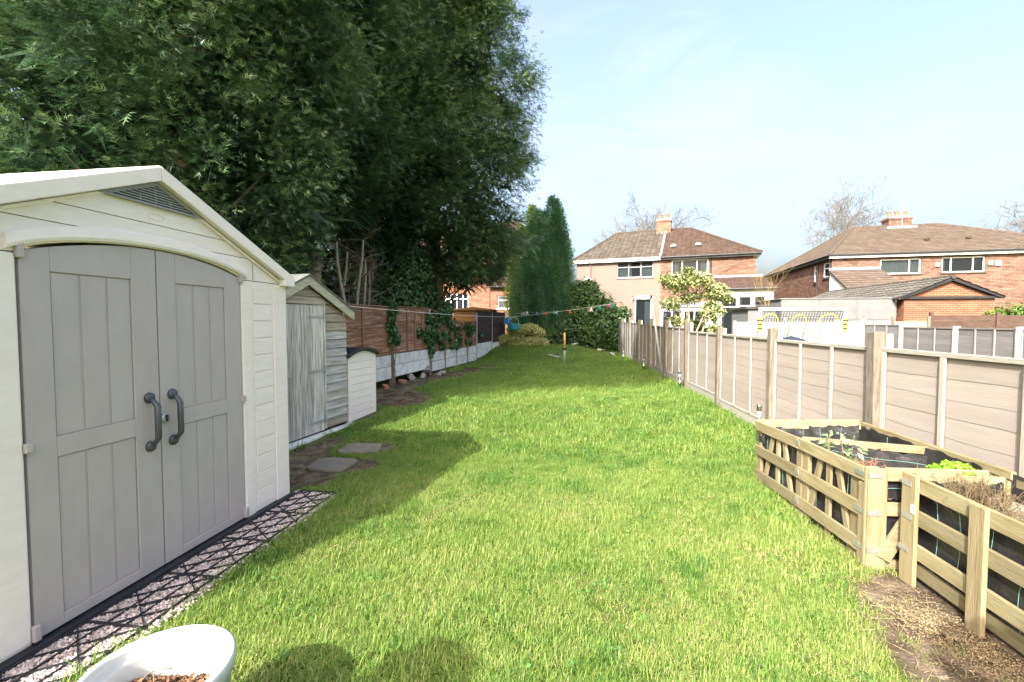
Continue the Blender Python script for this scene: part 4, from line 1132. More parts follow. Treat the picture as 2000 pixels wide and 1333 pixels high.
# ------------------------------------------------------------------ lawn post, clothes line, pegs, solar lights
def lawn_post():
    g = gzf(0.21, 15.0)
    t = thing('lawn_post', 'wooden pole set in a grey-green metal ground socket on the lawn', 'post', (0.21, 15.0, g))
    MB().tube([(0, 0, 0.0), (0, 0, 0.30), (0, 0, 0.55)], [0.018, 0.032, 0.045], 10).build('socket', M['greenpaint'], t, smooth=True)
    MB().lathe([(0.0, 0.54), (0.07, 0.54), (0.07, 0.60), (0.0, 0.60)], n=12).build('collar', M['dark'], t)
    MB().tube([(0, 0, 0.58), (0, 0, 1.10)], 0.035, 12).build('pole', M['handlewood'], t, smooth=True)
lawn_post()
A_ = Vector((-1.87, 19.6, 1.746)); B_ = Vector((2.19, 11.2, 2.13))
def clothes():
    g = gzf(2.56, 11.42)
    t = thing('clothes_line_pole', 'galvanised clothes line pole leaning beside the painted fence', 'pole', (2.53, 11.40, g))
    MB().tube([(0, 0, -0.02), (2.19 - 2.53, -0.2, 2.12 - g)], 0.022, 10).build('pole', M['galv_dull'], t, smooth=True)
    MB().tube([(2.19 - 2.53, -0.2, 2.08 - g), (2.0 - 2.53, -0.2, 2.13 - g), (1.75 - 2.53, -0.19, 2.14 - g)], 0.009, 6).build('arm', M['dark'], t)
    MB().lathe([(0, 0.03), (0.028, 0.03), (0.03, -0.03), (0, -0.03)], c=(2.19 - 2.53, -0.2, 2.13 - g), n=10).build('cap', M['dark'], t)
    l1 = MB().tube([A_.lerp(B_, u) - Vector((0, 0, 0.05*4*u*(1-u))) for u in np.linspace(0, 1, 20)], 0.0075, 5).build('clothes_line', M['rope'])
    tag(l1, 'white washing line rising from the blue basket to the leaning pole', 'washing line')
    l3 = MB().tube([Vector((-3.2, 6.16, 1.79)).lerp(A_, u) - Vector((0, 0, 0.06*4*u*(1-u))) for u in np.linspace(0, 1, 24)], 0.0055, 5).build('clothes_line', M['rope'])
    tag(l3, 'white washing line running past the red-brown fence to the basket', 'washing line')
    pg = [(-1.47,18.78,1.87,'rose'), (-1.35,18.54,1.87,'white'), (-1.22,18.26,1.885,'white'), (-0.79,17.37,1.86,'blue'), (-0.45,16.67,1.84,'orange'), (-0.15,16.05,1.86,'teal'), (-0.04,15.81,1.86,'white'),
          (0.37,14.97,1.865,'orange'), (0.91,13.86,1.89,'rose'), (0.97,13.73,1.90,'white'), (1.18,13.3,1.945,'teal'), (1.40,12.85,1.975,'pink'), (1.46,12.72,1.985,'teal'), (1.65,12.34,2.02,'orange'), (1.85,11.93,2.055,'white'), (1.88,11.86,2.10,'orange')]
    pts = [A_ + Vector((0, 0, 0.12))] + [Vector(p[:3]) + Vector((0, 0, 0.03)) for p in pg] + [B_]
    l2 = MB().tube(pts, 0.004, 4).build('clothes_line', M['rope'])
    tag(l2, 'thin second washing line carrying the coloured pegs', 'washing line')
    names = dict(rose='dull rose', white='white', blue='pale blue', orange='orange', teal='teal green', pink='bright pink')
    order = ['first', 'second', 'third', 'fourth', 'fifth', 'sixth', 'seventh', 'eighth', 'ninth', 'tenth', 'eleventh', 'twelfth', 'thirteenth', 'fourteenth', 'fifteenth', 'sixteenth']
    for i, (x, y, z, cn) in enumerate(pg):
        b = MB()
        for sg in (-1, 1):
            b.prism([(0.016*sg, -0.01, 0.045), (0.006*sg, -0.01, 0.03), (0.004*sg, -0.01, -0.01), (0.030*sg, -0.01, -0.06), (0.038*sg, -0.01, -0.05), (0.016*sg, -0.01, 0.0)], (0, 0.02, 0))
        b.box(-0.008, 0.008, -0.012, 0.012, 0.0, 0.02)
        o = b.build('clothes_peg', PEG[cn])
        o.location = (x, y, z); o.rotation_euler = (R(random.uniform(-15, 15)), R(random.uniform(-30, 30)), R(20 + random.uniform(-30, 30)))
        o.scale = (1.25, 1.25, 1.25)
        tag(o, f'{names[cn]} clothes peg, {order[i]} from the blue basket', 'clothes peg', 'pegs along the washing line')
    b = thing('peg_basket', 'teal plastic peg basket hanging from the washing line over the variegated shrub', 'basket', (-1.9, 19.6, 1.2))
    bk = MB()
    bk.lathe([(0.0, 0.0), (0.19, 0.0), (0.20, 0.02), (0.25, 0.25), (0.262, 0.26), (0.25, 0.262), (0.235, 0.25), (0.185, 0.03), (0.0, 0.03)], n=24, sx=1.05, sy=0.7)
    bk.build('tub', M['blue'], b, smooth=True)
    for sg in (-1, 1):
        MB().tube([(0.24*sg, 0, 0.25), (0.20*sg, 0, 0.42), (0.03, 0, 0.545)], 0.008, 5).build('hanger', M['rope'], b)
    c = thing('peg_bag', 'blue cloth peg bag hanging left of the teal basket', 'bag', (-2.17, 19.75, 1.42))
    MB().prism([(-0.17, 0, 0.0), (0.15, 0, 0.02), (0.16, 0, 0.22), (0.03, 0, 0.31), (-0.16, 0, 0.24)], (0, 0.05, 0)).build('cloth', M['bluecloth'], c, bevel=0.015)
    MB().tube([(-0.15, 0.02, 0.23), (0.03, 0.02, 0.33), (0.15, 0.02, 0.22)], 0.008, 5).build('hanger', M['rope'], c)
clothes()
def solar(label, x, y, h, tilt=0):
    t = thing('solar_light', label, 'garden light', (x, y, gzf(x, y)), 0, 'solar stake lights along the fence')
    t.rotation_euler = (0, R(tilt), 0)
    MB().tube([(0, 0, -0.03), (0, 0, h*0.62)], 0.026, 14).build('tube', M['steel'], t, smooth=True)
    MB().tube([(0, 0, h*0.62), (0, 0, h*0.85)], 0.025, 14).build('lens', M['vent'], t, smooth=True)
    MB().lathe([(0, h*0.85), (0.03, h*0.85), (0.03, h*0.98), (0.027, h), (0, h)], n=14).build('cap', M['steel'], t, smooth=False)
solar('steel solar light beside the far end of the raised planter', 2.50, 5.98, 0.49)
solar('steel solar light just nearer than the clothes line pole', 2.60, 10.15, 0.38)
solar('steel solar light between the leaning pole and the grey panels', 2.50, 13.75, 0.42)
solar('steel solar light farthest down the fence by the shrub', 2.42, 17.4, 0.42)

# ------------------------------------------------------------------ houses: helpers (local frame: x along the front, y into the house)
def tile_slope(parent, name, mat, A, B, C, D, cw=0.30, ch=0.32, roll=0.03, lip=0.03):
    """tiled roof plane A-B (eave) to D-C (ridge); every tile has a pan, a roll and a raised lower edge; joined, as they are too small to pick apart"""
    A, B, C, D = [np.array(p, float) for p in (A, B, C, D)]
    ex = unit(B - A)
    up = D - A; up = up - ex * (up @ ex)
    H = np.linalg.norm(up); ey = up / H
    nrm = np.cross(ex, ey)
    n = max(1, int(round(H / ch)))
    sD, sC, sB = (D - A) @ ex, (C - A) @ ex, (B - A) @ ex
    quads, tints = [], []
    def P_(s, h, e): return A + ex*s + ey*h + nrm*e
    for i in range(n):
        h0, h1 = H*i/n, H*(i+1)/n + 0.02
        v0, v1 = i/n, min(1, (i+1)/n)
        l0, l1 = sD*v0, sD*v1; r0, r1 = sB + (sC-sB)*v0, sB + (sC-sB)*v1
        off = 0
        k0, k1 = int(math.floor(min(l0, l1)/cw)) - 1, int(math.ceil(max(r0, r1)/cw)) + 1
        for k in range(k0, k1):
            tn = random.random()
            for a, b, e0, e1 in ((0, 0.62, 0, 0), (0.62, 0.81, 0, roll), (0.81, 1.0, roll, 0)):
                s0, s1 = (k + a)*cw, (k + b)*cw
                bl, br = np.clip(s0, l0, r0), np.clip(s1, l0, r0)
                tl, tr = np.clip(s0, l1, r1), np.clip(s1, l1, r1)
                if br - bl < 1e-4 and tr - tl < 1e-4: continue
                quads.append([P_(bl, h0, lip+e0), P_(br, h0, lip+e1), P_(tr, h1, 0.004+e1), P_(tl, h1, 0.004+e0)]); tints.append(tn)
                quads.append([P_(bl, h0, -0.01), P_(br, h0, -0.01), P_(br, h0, lip+e1), P_(bl, h0, lip+e0)]); tints.append(tn*0.7)
    o = np_mesh(name, np.array(quads), 4, mat, parent, tint=tints)
    tag(o, kind='stuff')
    return o

def wall(parent, name, mat, length, z0, z1, holes=(), y=0.0, x0=0.0, depth=0.12, thick=0.25):
    """wall along local x with real openings and reveals"""
    xs = sorted({x0, x0 + length, *[v for h in holes for v in h[:2]]})
    zs = sorted({z0, z1, *[v for h in holes for v in h[2:]]})
    b = MB()
    for i in range(len(xs)-1):
        for j in range(len(zs)-1):
            cx, cz = (xs[i]+xs[i+1])/2, (zs[j]+zs[j+1])/2
            if any(h[0] < cx < h[1] and h[2] < cz < h[3] for h in holes): continue
            b.quad((xs[i], y, zs[j]), (xs[i+1], y, zs[j]), (xs[i+1], y, zs[j+1]), (xs[i], y, zs[j+1]))
    for h in holes:
        a, c, d, e = h
        b.quad((a, y, d), (a, y, e), (a, y+depth, e), (a, y+depth, d))
        b.quad((c, y, e), (c, y, d), (c, y+depth, d), (c, y+depth, e))
        b.quad((a, y, e), (c, y, e), (c, y+depth, e), (a, y+depth, e))
        b.quad((c, y, d), (a, y, d), (a, y+depth, d), (c, y+depth, d))
    o = b.build(name, mat, parent, uv=True)
    return o

def window(parent, a, c, d, e, y=0.0, mull=(), trans=(), fw=0.06, curtain=None, sill=True, glass='glass', frame='white', inset=0.06, sillm='white', lead=False):
    """frame as the part, panes, sill and curtains under it"""
    m = MB()
    y0, y1 = y + inset, y + inset + 0.05
    m.box(a, a+fw, y0, y1, d, e); m.box(c-fw, c, y0, y1, d, e)
    m.box(a+fw, c-fw, y0, y1, d, d+fw); m.box(a+fw, c-fw, y0, y1, e-fw, e)
    for s in mull: m.box(s-fw/2, s+fw/2, y0-0.004, y1+0.004, d+fw, e-fw)
    cuts = [a+fw, *[s for s in mull], c-fw]
    for s0, s1, z in trans: m.box(s0, s1, y0-0.002, y1+0.002, z-fw/2, z+fw/2)
    w = m.build('window', M[frame], parent)
    ed = [a+fw*0.6] + list(mull) + [c-fw*0.6]
    for i in range(len(ed)-1):
        MB().box(ed[i], ed[i+1], y0+0.020, y0+0.028, d+fw*0.6, e-fw*0.6).build('pane', M[glass], w)
    MB().quad((a, y+0.62, d-0.1), (c, y+0.62, d-0.1), (c, y+0.62, e+0.1), (a, y+0.62, e+0.1)).build('room_backdrop', M['room'], w)
    b = MB(); b.quad((a, y+inset+.06, e), (c, y+inset+.06, e), (c, y+.62, e+.1), (a, y+.62, e+.1)); b.quad((a, y+inset+.06, d), (c, y+inset+.06, d), (c, y+.62, d-.1), (a, y+.62, d-.1))
    b.quad((a, y+inset+.06, d), (a, y+inset+.06, e), (a, y+.62, e+.1), (a, y+.62, d-.1)); b.quad((c, y+inset+.06, d), (c, y+inset+.06, e), (c, y+.62, e+.1), (c, y+.62, d-.1))
    b.build('room_sides', M['room'], w)
    for (s0, s1) in (curtain or ()):
        n = 12
        cm = MB()
        for i in range(n):
            u0, u1 = s0 + (s1-s0)*i/n, s0 + (s1-s0)*(i+1)/n
            cm.quad((u0, y0+0.10+0.03*(i % 2), d+0.02), (u1, y0+0.10+0.03*((i+1) % 2), d+0.02), (u1, y0+0.10+0.03*((i+1) % 2), e-0.02), (u0, y0+0.10+0.03*(i % 2), e-0.02))
        cm.build('curtain', M['curtain'], w)
    if sill: MB().box(a-0.06, c+0.06, y-0.06, y+inset-0.002, d-0.07, d-0.002).build('sill', M[sillm], w)
    if lead:
        lm = MB()
        step = 0.13
        for k in range(-30, 40):
            for sg in (1, -1):
                p = clip(clip(clip(clip([(a + k*step, d - 0.02), (a + k*step + 0.012, d - 0.02), (a + k*step + 0.012 + sg*(e-d+0.04)*0.7, e + 0.02), (a + k*step + sg*(e-d+0.04)*0.7, e + 0.02)], -1, 0, -(a+fw)), 1, 0, c-fw), 0, -1, -(d+fw)), 0, 1, e-fw)
                if len(p) > 2: lm.quad(*[(s, y0+0.017 + 0.001*sg, z) for s, z in p])
        lm.build('leading', M['greybatten'], w)
    return w

def chimney(parent, x, y, w, d, z0, z1, mat, pots=2):
    c = MB().box(x-w/2, x+w/2, y-d/2, y+d/2, z0, z1-0.22).build('chimney', mat, parent, uv=True)
    MB().box(x-w/2-0.05, x+w/2+0.05, y-d/2-0.05, y+d/2+0.05, z1-0.22, z1-0.10).build('chimney_course', mat, c, uv=True)
    MB().box(x-w/2-0.01, x+w/2+0.01, y-d/2-0.01, y+d/2+0.01, z1-0.10, z1).build('chimney_cap', M['mortar'], c)
    for i in range(pots):
        px = x - w/2 + w*(i+0.5)/pots
        MB().lathe([(0.14, z1-0.02), (0.115, z1+0.3), (0.14, z1+0.31), (0.14, z1+0.37), (0.09, z1+0.37), (0.09, z1+0.1)], c=(px, y, 0), n=12).build('chimney_pot', M['pot_clay'], c, smooth=False)
    return c

def ridge_caps(parent, name, mat, a, b, r=0.10):
    a, b = Vector(a), Vector(b)
    n = max(2, int((b-a).length/0.45))
    m = MB()
    for i in range(n):
        p, q = a.lerp(b, i/n), a.lerp(b, (i+1.05)/n)
        m.tube([p, q], [r, r*0.92], 6)
    o = m.build(name, mat, parent); tag(o, kind='stuff'); return o

def gutter(parent, a, b, mat, r=0.055):
    MB().tube([a, b], r, 8).build('gutter', mat, parent)

# ------------------------------------------------------------------ semi-detached pair in the middle
def house_centre():
    t = thing('semi_detached_house', 'semi-detached pair, pinkish render left half and red brick right half', 'house', (0.96, 31.9, 0.0), R(-16.0))
    L, D, ZE, ZR = 11.41, 10.8, 5.6, 8.3
    W = 0.25                      # wall set back behind the gutter
    PX = 5.73
    h1 = (2.96, 5.28, 4.42, 5.46); h2 = (6.38, 8.54, 4.48, 5.44); dr = (4.10, 5.22, 0.3, 3.05)
    wall(t, 'rendered_wall', M['render'], PX - 0.25, -0.3, ZE - 0.10, [h1, dr], y=W, x0=0.25)
    wall(t, 'brick_wall', M['brick_c'], L - 0.25 - PX, -0.3, ZE - 0.10, [h2], y=W, x0=PX)
    b = MB(); b.quad((0.25, W, -0.3), (0.25, D-W, -0.3), (0.25, D-W, ZE-0.1), (0.25, W, ZE-0.1)); b.build('side_wall', M['render'], t, uv=True)
    b = MB(); b.quad((L-0.25, D-W, -0.3), (L-0.25, W, -0.3), (L-0.25, W, ZE-0.1), (L-0.25, D-W, ZE-0.1)); b.build('side_wall', M['brick_c'], t, uv=True)
    b = MB(); b.quad((L, D-W, -0.3), (0.25, D-W, -0.3), (0.25, D-W, ZE-0.1), (L, D-W, ZE-0.1)); b.build('rear_wall', M['brick_c'], t, uv=True)
    MB().box(0.0, L, 0.02, D-0.02, ZE-0.098, ZE-0.06).build('soffit', M['white'], t)
    MB().box(0.0, PX-0.01, 0.0, 0.03, ZE-0.14, ZE+0.03).build('fascia', M['white'], t)
    MB().box(PX+0.01, L, 0.0, 0.03, ZE-0.14, ZE+0.02).build('fascia', M['blackpaint'], t)
    gutter(t, (0, -0.05, ZE), (PX-0.02, -0.05, ZE), M['white'])
    gutter(t, (PX+0.02, -0.05, ZE), (L+0.03, -0.05, ZE), M['blackpaint'])
    ra, rb = (2.12, D/2, ZR), (7.46, D/2, ZR)
    rp = (PX, D/2, ZR)
    tile_slope(t, 'roof_tiles', M['tile_brown'], (-0.03, 0, ZE+0.05), (PX, 0, ZE+0.05), rp, ra, 0.30, 0.33, 0.045, 0.04)
    tile_slope(t, 'roof_tiles', M['tile_red'], (PX+0.02, 0, ZE+0.05), (L+0.03, 0, ZE+0.05), rb, (PX+0.02, D/2, ZR), 0.30, 0.30, 0.035, 0.035)
    b = MB(); b.quad((-0.03, D, ZE), (-0.03, 0, ZE), ra); b.quad((L+0.03, D, ZE), (-0.03, D, ZE), ra, rb)
    b.build('rear_roof', M['tile_brown'], t)
    tile_slope(t, 'roof_tiles', M['tile_red'], (L+0.03, 0, ZE+0.05), (L+0.03, D, ZE+0.05), rb, rb, 0.30, 0.30, 0.035, 0.035)
    ridge_caps(t, 'ridge_tiles', M['tile_brown'], Vector(ra), Vector((PX, D/2, ZR)))
    ridge_caps(t, 'ridge_tiles', M['tile_red'], Vector((PX, D/2, ZR)), Vector(rb))
    ridge_caps(t, 'hip_tiles', M['tile_brown'], Vector((0, 0, ZE+0.06)), Vector(ra))
    ridge_caps(t, 'hip_tiles', M['tile_red'], Vector((L, 0, ZE+0.06)), Vector(rb))
    MB().bar((PX, 0.0, ZE+0.13), (PX, D/2-0.5, ZR-0.14), 0.14, 0.05).build('party_flashing', M['mortar'], t)
    ch = chimney(t, PX-0.15, D/2-0.25, 1.0, 0.75, 7.7, 9.05, M['brick_l'], 2)
    MB().box(PX-0.75, PX+0.45, D/2-0.72, D/2-0.62, 7.82, 7.98).build('chimney_flashing', M['mortar'], t)
    window(t, *h1, y=W, mull=(3.72, 4.50), trans=((2.96, 5.28, 5.10),), curtain=((3.05, 3.9), (4.4, 5.2)), frame='vent', sillm='vent')
    window(t, *h2, y=W, mull=(7.03, 7.89), curtain=((6.45, 6.8), (8.1, 8.45)), sillm='vent')
    # garden door under a white arch
    w = window(t, *dr, y=W, mull=(), curtain=((4.75, 5.15),), sill=False, fw=0.10)
    arc = [(4.66 + 0.74*math.sin(a), 3.05 + 0.16*math.cos(a)*1.0) for a in np.linspace(R(-90), R(90), 13)]
    MB().prism([(s, W-0.05, z) for s, z in [(3.92, 3.0)] + arc + [(5.40, 3.0)]], (0, 0.045, 0)).build('door_arch', M['white'], t)
    for s in (1.2, 8.69):
        MB().tube([(s, W-0.06, 0.0), (s, W-0.06, ZE-0.25), (s, -0.03, ZE-0.08)], 0.04, 8).build('downpipe', M['blackpaint'] if s > 3 else M['render'], t)
    for s in (6.43, 7.95):
        v = MB().lathe([(0, 0), (0.2, 0), (0.17, 0.11), (0.08, 0.16), (0, 0.17)], n=12).build('roof_vent', M['white'], t, smooth=True)
        f = 0.30; v.location = (s, D/2*f, ZE+0.05+(ZR-ZE)*f+0.03)
    d = MB().lathe([(0, 0), (0.12, 0.02), (0.22, 0.07), (0.27, 0.12), (0.265, 0.125), (0.12, 0.035), (0, 0.015)], n=16).build('satellite_dish', M['vent'], t, smooth=True)
    d.location = (1.05, W-0.2, 4.25); d.rotation_euler = (R(70), R(20), 0)
    # single-storey extension on the brick half
    x0, x1, dp = 8.95, 11.75, 2.6
    hs = [(9.15, 10.0, 0.7, 2.9), (10.05, 10.72, 1.05, 2.95), (10.80, 11.40, 1.05, 2.95)]
    wall(t, 'extension_wall', M['whitewall'], x1 - x0, -0.3, 3.35, hs, y=-dp, x0=x0)
    b = MB(); b.quad((x0, W, -0.3), (x0, -dp, -0.3), (x0, -dp, 3.35), (x0, W, 4.2)); b.quad((x1, -dp, -0.3), (x1, W, -0.3), (x1, W, 4.2), (x1, -dp, 3.35)); b.build('extension_side', M['brick_l'], t, uv=True)
    for h in hs: window(t, *h, y=-dp, trans=((h[0], h[1], h[3]-0.55),), curtain=((h[0]+0.05, h[0]+0.2),))
    tile_slope(t, 'roof_tiles', M['tile_red'], (x0-0.1, -dp-0.15, 3.36), (x1+0.15, -dp-0.15, 3.36), (x1-0.25, W, 4.22), (x0-0.1, W, 4.22), 0.30, 0.30, 0.03, 0.03)
    MB().box(x0-0.1, x1-0.2, W-0.08, W-0.01, 4.22, 4.36).build('lead_flashing', M['lead'], t)
    gutter(t, (x0-0.1, -dp-0.2, 3.33), (x1+0.15, -dp-0.2, 3.33), M['blackpaint'])
    # glazed lean-to between the two
    y0 = -2.2
    wall(t, 'porch_wall', M['whitewall'], 2.9, -0.3, 2.35, [(6.0, 7.1, 0.9, 2.2), (7.2, 8.4, 0.9, 2.2)], y=y0, x0=5.9)
    for h in ((6.0, 7.1, 0.9, 2.2), (7.2, 8.4, 0.9, 2.2)): window(t, *h, y=y0, mull=((h[0]+h[1])/2,))
    MB().prism([(5.8, y0-0.1, 2.36), (8.9, y0-0.1, 2.36), (8.9, W-0.01, 2.75), (5.8, W-0.01, 2.75)], (0, 0, 0.06)).build('porch_roof', M['lead'], t)
    b = MB(); b.quad((5.9, W, -0.3), (5.9, y0, -0.3), (5.9, y0, 2.35), (5.9, W, 2.7)); b.build('porch_side', M['whitewall'], t)
house_centre()

# ------------------------------------------------------------------ brick house on the right
def house_right():
    t = thing('brick_house', 'brown brick house with taupe hipped roof and wide white windows', 'house', (15.45, 28.25, 0.0), R(-8.5))
    L, D, ZE, ZR = 12.4, 13.0, 5.3, 7.95
    W = 0.22
    hs = [(2.61, 4.55, 4.20, 5.04), (5.52, 7.46, 4.22, 5.06), (9.2, 10.2, 4.25, 5.04), (8.9, 10.4, 1.0, 2.3)]
    wall(t, 'brick_wall', M['brick_r'], L-W, -0.3, ZE-0.1, hs, y=W, x0=W)
    # side wall facing the garden, built in its own frame
    sw = bpy.data.objects.new('side_wall', None)
    b = MB()
    sh = [(0.60, 1.40, 4.16, 5.0), (2.40, 2.85, 4.02, 5.0)]
    ys = sorted({W, D-W, *[v for h in sh for v in h[:2]]}); zs = sorted({-0.3, ZE-0.1, *[v for h in sh for v in h[2:]]})
    for i in range(len(ys)-1):
        for j in range(len(zs)-1):
            cy, cz = (ys[i]+ys[i+1])/2, (zs[j]+zs[j+1])/2
            if any(h[0] < cy < h[1] and h[2] < cz < h[3] for h in sh): continue
            b.quad((W, ys[i+1], zs[j]), (W, ys[i], zs[j]), (W, ys[i], zs[j+1]), (W, ys[i+1], zs[j+1]))
    b.build('side_wall', M['brick_r'], t, uv=True)
    for a, c, d, e in sh:
        f = MB()
        f.box(W+0.02, W+0.08, a, a+0.06, d, e); f.box(W+0.02, W+0.08, c-0.06, c, d, e); f.box(W+0.02, W+0.08, a+.06, c-.06, d, d+.06); f.box(W+0.02, W+0.08, a+.06, c-.06, e-.06, e); f.box(W+0.02, W+0.08, a+.06, c-.06, e-.36, e-.30)
        w = f.build('window', M['white'], t)
        MB().box(W+0.05, W+0.06, a+.03, c-.03, d+.03, e-.03).build('pane', M['glass'], w)
        MB().box(W+0.2, W+0.22, a, c, d, e).build('curtain', M['curtain'], w)
        MB().box(W-0.07, W-0.001, a-0.05, c+0.05, d-0.12, d-0.002).build('sill', M['tile_taupe'], w)
    bb = MB(); bb.quad((L, D-W, -0.3), (W, D-W, -0.3), (W, D-W, ZE-0.1), (L, D-W, ZE-0.1)); bb.quad((L, W, -.3), (L, D-W, -.3), (L, D-W, ZE-.1), (L, W, ZE-.1)); bb.build('rear_wall', M['brick_r'], t, uv=True)
    MB().box(0.0, L+0.2, 0.02, D-0.02, ZE-0.098, ZE-0.06).build('soffit', M['white'], t)
    MB().box(0.0, L+0.2, 0.0, 0.03, ZE-0.15, ZE+0.02).build('fascia', M['white'], t)
    MB().box(0.0, 0.03, 0.032, D, ZE-0.15, ZE+0.02).build('fascia', M['blackpaint'], t)
    gutter(t, (-0.05, -0.05, ZE+0.02), (L+0.2, -0.05, ZE+0.02), M['blackpaint'])
    gutter(t, (-0.05, -0.05, ZE+0.02), (-0.05, D, ZE+0.02), M['blackpaint'])
    ra, rb = (3.75, D/2, ZR), (8.75, D/2, ZR)
    tile_slope(t, 'roof_tiles', M['tile_taupe'], (0, 0, ZE+0.05), (L+0.2, 0, ZE+0.05), rb, ra, 0.30, 0.32, 0.02, 0.04)
    tile_slope(t, 'roof_tiles', M['tile_taupe'], (0, D, ZE+0.05), (0, 0, ZE+0.05), ra, ra, 0.30, 0.32, 0.02, 0.04)
    tile_slope(t, 'roof_tiles', M['tile_taupe'], (L+0.2, 0, ZE+0.05), (L+0.2, D, ZE+0.05), rb, rb, 0.30, 0.32, 0.02, 0.04)
    bb = MB(); bb.quad((L+0.2, D, ZE), (0, D, ZE), ra, rb); bb.build('rear_roof', M['tile_taupe'], t)
    ridge_caps(t, 'ridge_tiles', M['tile_taupe'], Vector(ra), Vector(rb))
    ridge_caps(t, 'hip_tiles', M['tile_taupe'], Vector((0, 0, ZE+0.06)), Vector(ra))
    ridge_caps(t, 'hip_tiles', M['tile_taupe'], Vector((0, D, ZE+0.06)), Vector(ra))
    ridge_caps(t, 'hip_tiles', M['tile_taupe'], Vector((L+0.2, 0, ZE+0.06)), Vector(rb))
    c = chimney(t, 6.25, D/2-0.1, 1.3, 0.9, 7.5, 8.52, M['brick_r'], 3)
    MB().box(5.4, 7.1, D/2-0.78, D/2-0.62, 7.66, 7.84).build('chimney_flashing', M['lead'], t)
    an = MB().tube([(6.3, D/2-0.65, 7.7), (6.3, D/2-0.65, 9.75)], 0.02, 6).build('aerial', M['galv_dull'], t)
    MB().tube([(5.55, D/2-0.65, 9.55), (6.45, D/2-0.65, 9.68)], 0.012, 5).build('aerial_boom', M['galv_dull'], an)
    for k in range(7):
        x = 5.6 + 0.11*k
        MB().tube([(x, D/2-0.80, 9.56+0.016*k), (x, D/2-0.50, 9.56+0.016*k)], 0.006, 4).build('aerial_rod', M['galv_dull'], an)
    window(t, *hs[0], y=W, mull=(4.02,), curtain=((2.68, 4.0), (4.05, 4.5)), sillm='tile_taupe')
    window(t, *hs[1], y=W, mull=(5.95, 6.95), curtain=((5.58, 5.72),), sillm='tile_taupe')
    window(t, *hs[2], y=W, mull=(9.7,), sillm='tile_taupe'); window(t, *hs[3], y=W, mull=(9.6,), sillm='tile_taupe')
    for s, z in ((5.28, 4.66), (7.66, 4.68), (8.0, 4.66)):
        MB().box(s-0.11, s+0.11, W-0.09, W-0.002, z-0.13, z+0.13).build('alarm_box', M['beige'] if s < 7.8 else M['white'], t, bevel=0.02)
    for s in (5.9, 7.9):
        v = MB().box(-0.12, 0.12, -0.08, 0.08, 0, 0.12).build('roof_vent', M['tile_red'], t, bevel=0.03)
        v.location = (s, D/2*0.36, ZE+0.05+(ZR-ZE)*0.36+0.02)
    MB().tube([(W-0.06, 2.2, 0.0), (W-0.06, 2.2, ZE-0.2)], 0.045, 8).build('downpipe', M['blackpaint'], t)
    MB().tube([(W-0.06, 0.35, 0.0), (W-0.06, 0.35, ZE-0.2), (0.0, 0.1, ZE-0.05)], 0.045, 8).build('downpipe', M['blackpaint'], t)
    for y_, z_ in ((2.0, 2.35), (0.30, 2.25)):
        MB().box(W-0.3, W-0.02, y_-0.15, y_+0.15, z_, z_+0.3).build('rainwater_hopper', M['blackpaint'], t, bevel=0.05)
    # lean-to at the front
    dp = 2.1
    wall(t, 'lean_to_wall', M['brick_g'], 2.55, -0.3, 3.20, [], y=-dp, x0=0.20)
    bb = MB(); bb.quad((0.2, W, -0.3), (0.2, -dp, -0.3), (0.2, -dp, 3.2), (0.2, W, 3.2)); bb.build('lean_to_side', M['brick_r'], t, uv=True)
    MB().prism([(0.12, W, 3.22), (0.12, -dp-0.05, 3.22), (0.12, W, 4.42)], (0.06, 0, 0)).build('lean_to_gable', M['white'], t)
    tile_slope(t, 'roof_tiles', M['tile_taupe'], (0.06, -dp-0.25, 3.18), (2.85, -dp-0.25, 3.18), (2.62, W-0.02, 4.46), (0.06, W-0.02, 4.46), 0.30, 0.32, 0.02, 0.04)
    MB().bar((0.09, -dp-0.25, 3.16), (0.09, W, 4.42), 0.06, 0.14).build('lean_to_verge', M['tile_taupe'], t)
    MB().box(0.06, 2.6, W-0.10, W-0.005, 4.47, 4.62).build('lead_flashing', M['lead'], t)
    gutter(t, (0.0, -dp-0.3, 3.14), (2.9, -dp-0.3, 3.14), M['blackpaint'])
house_right()

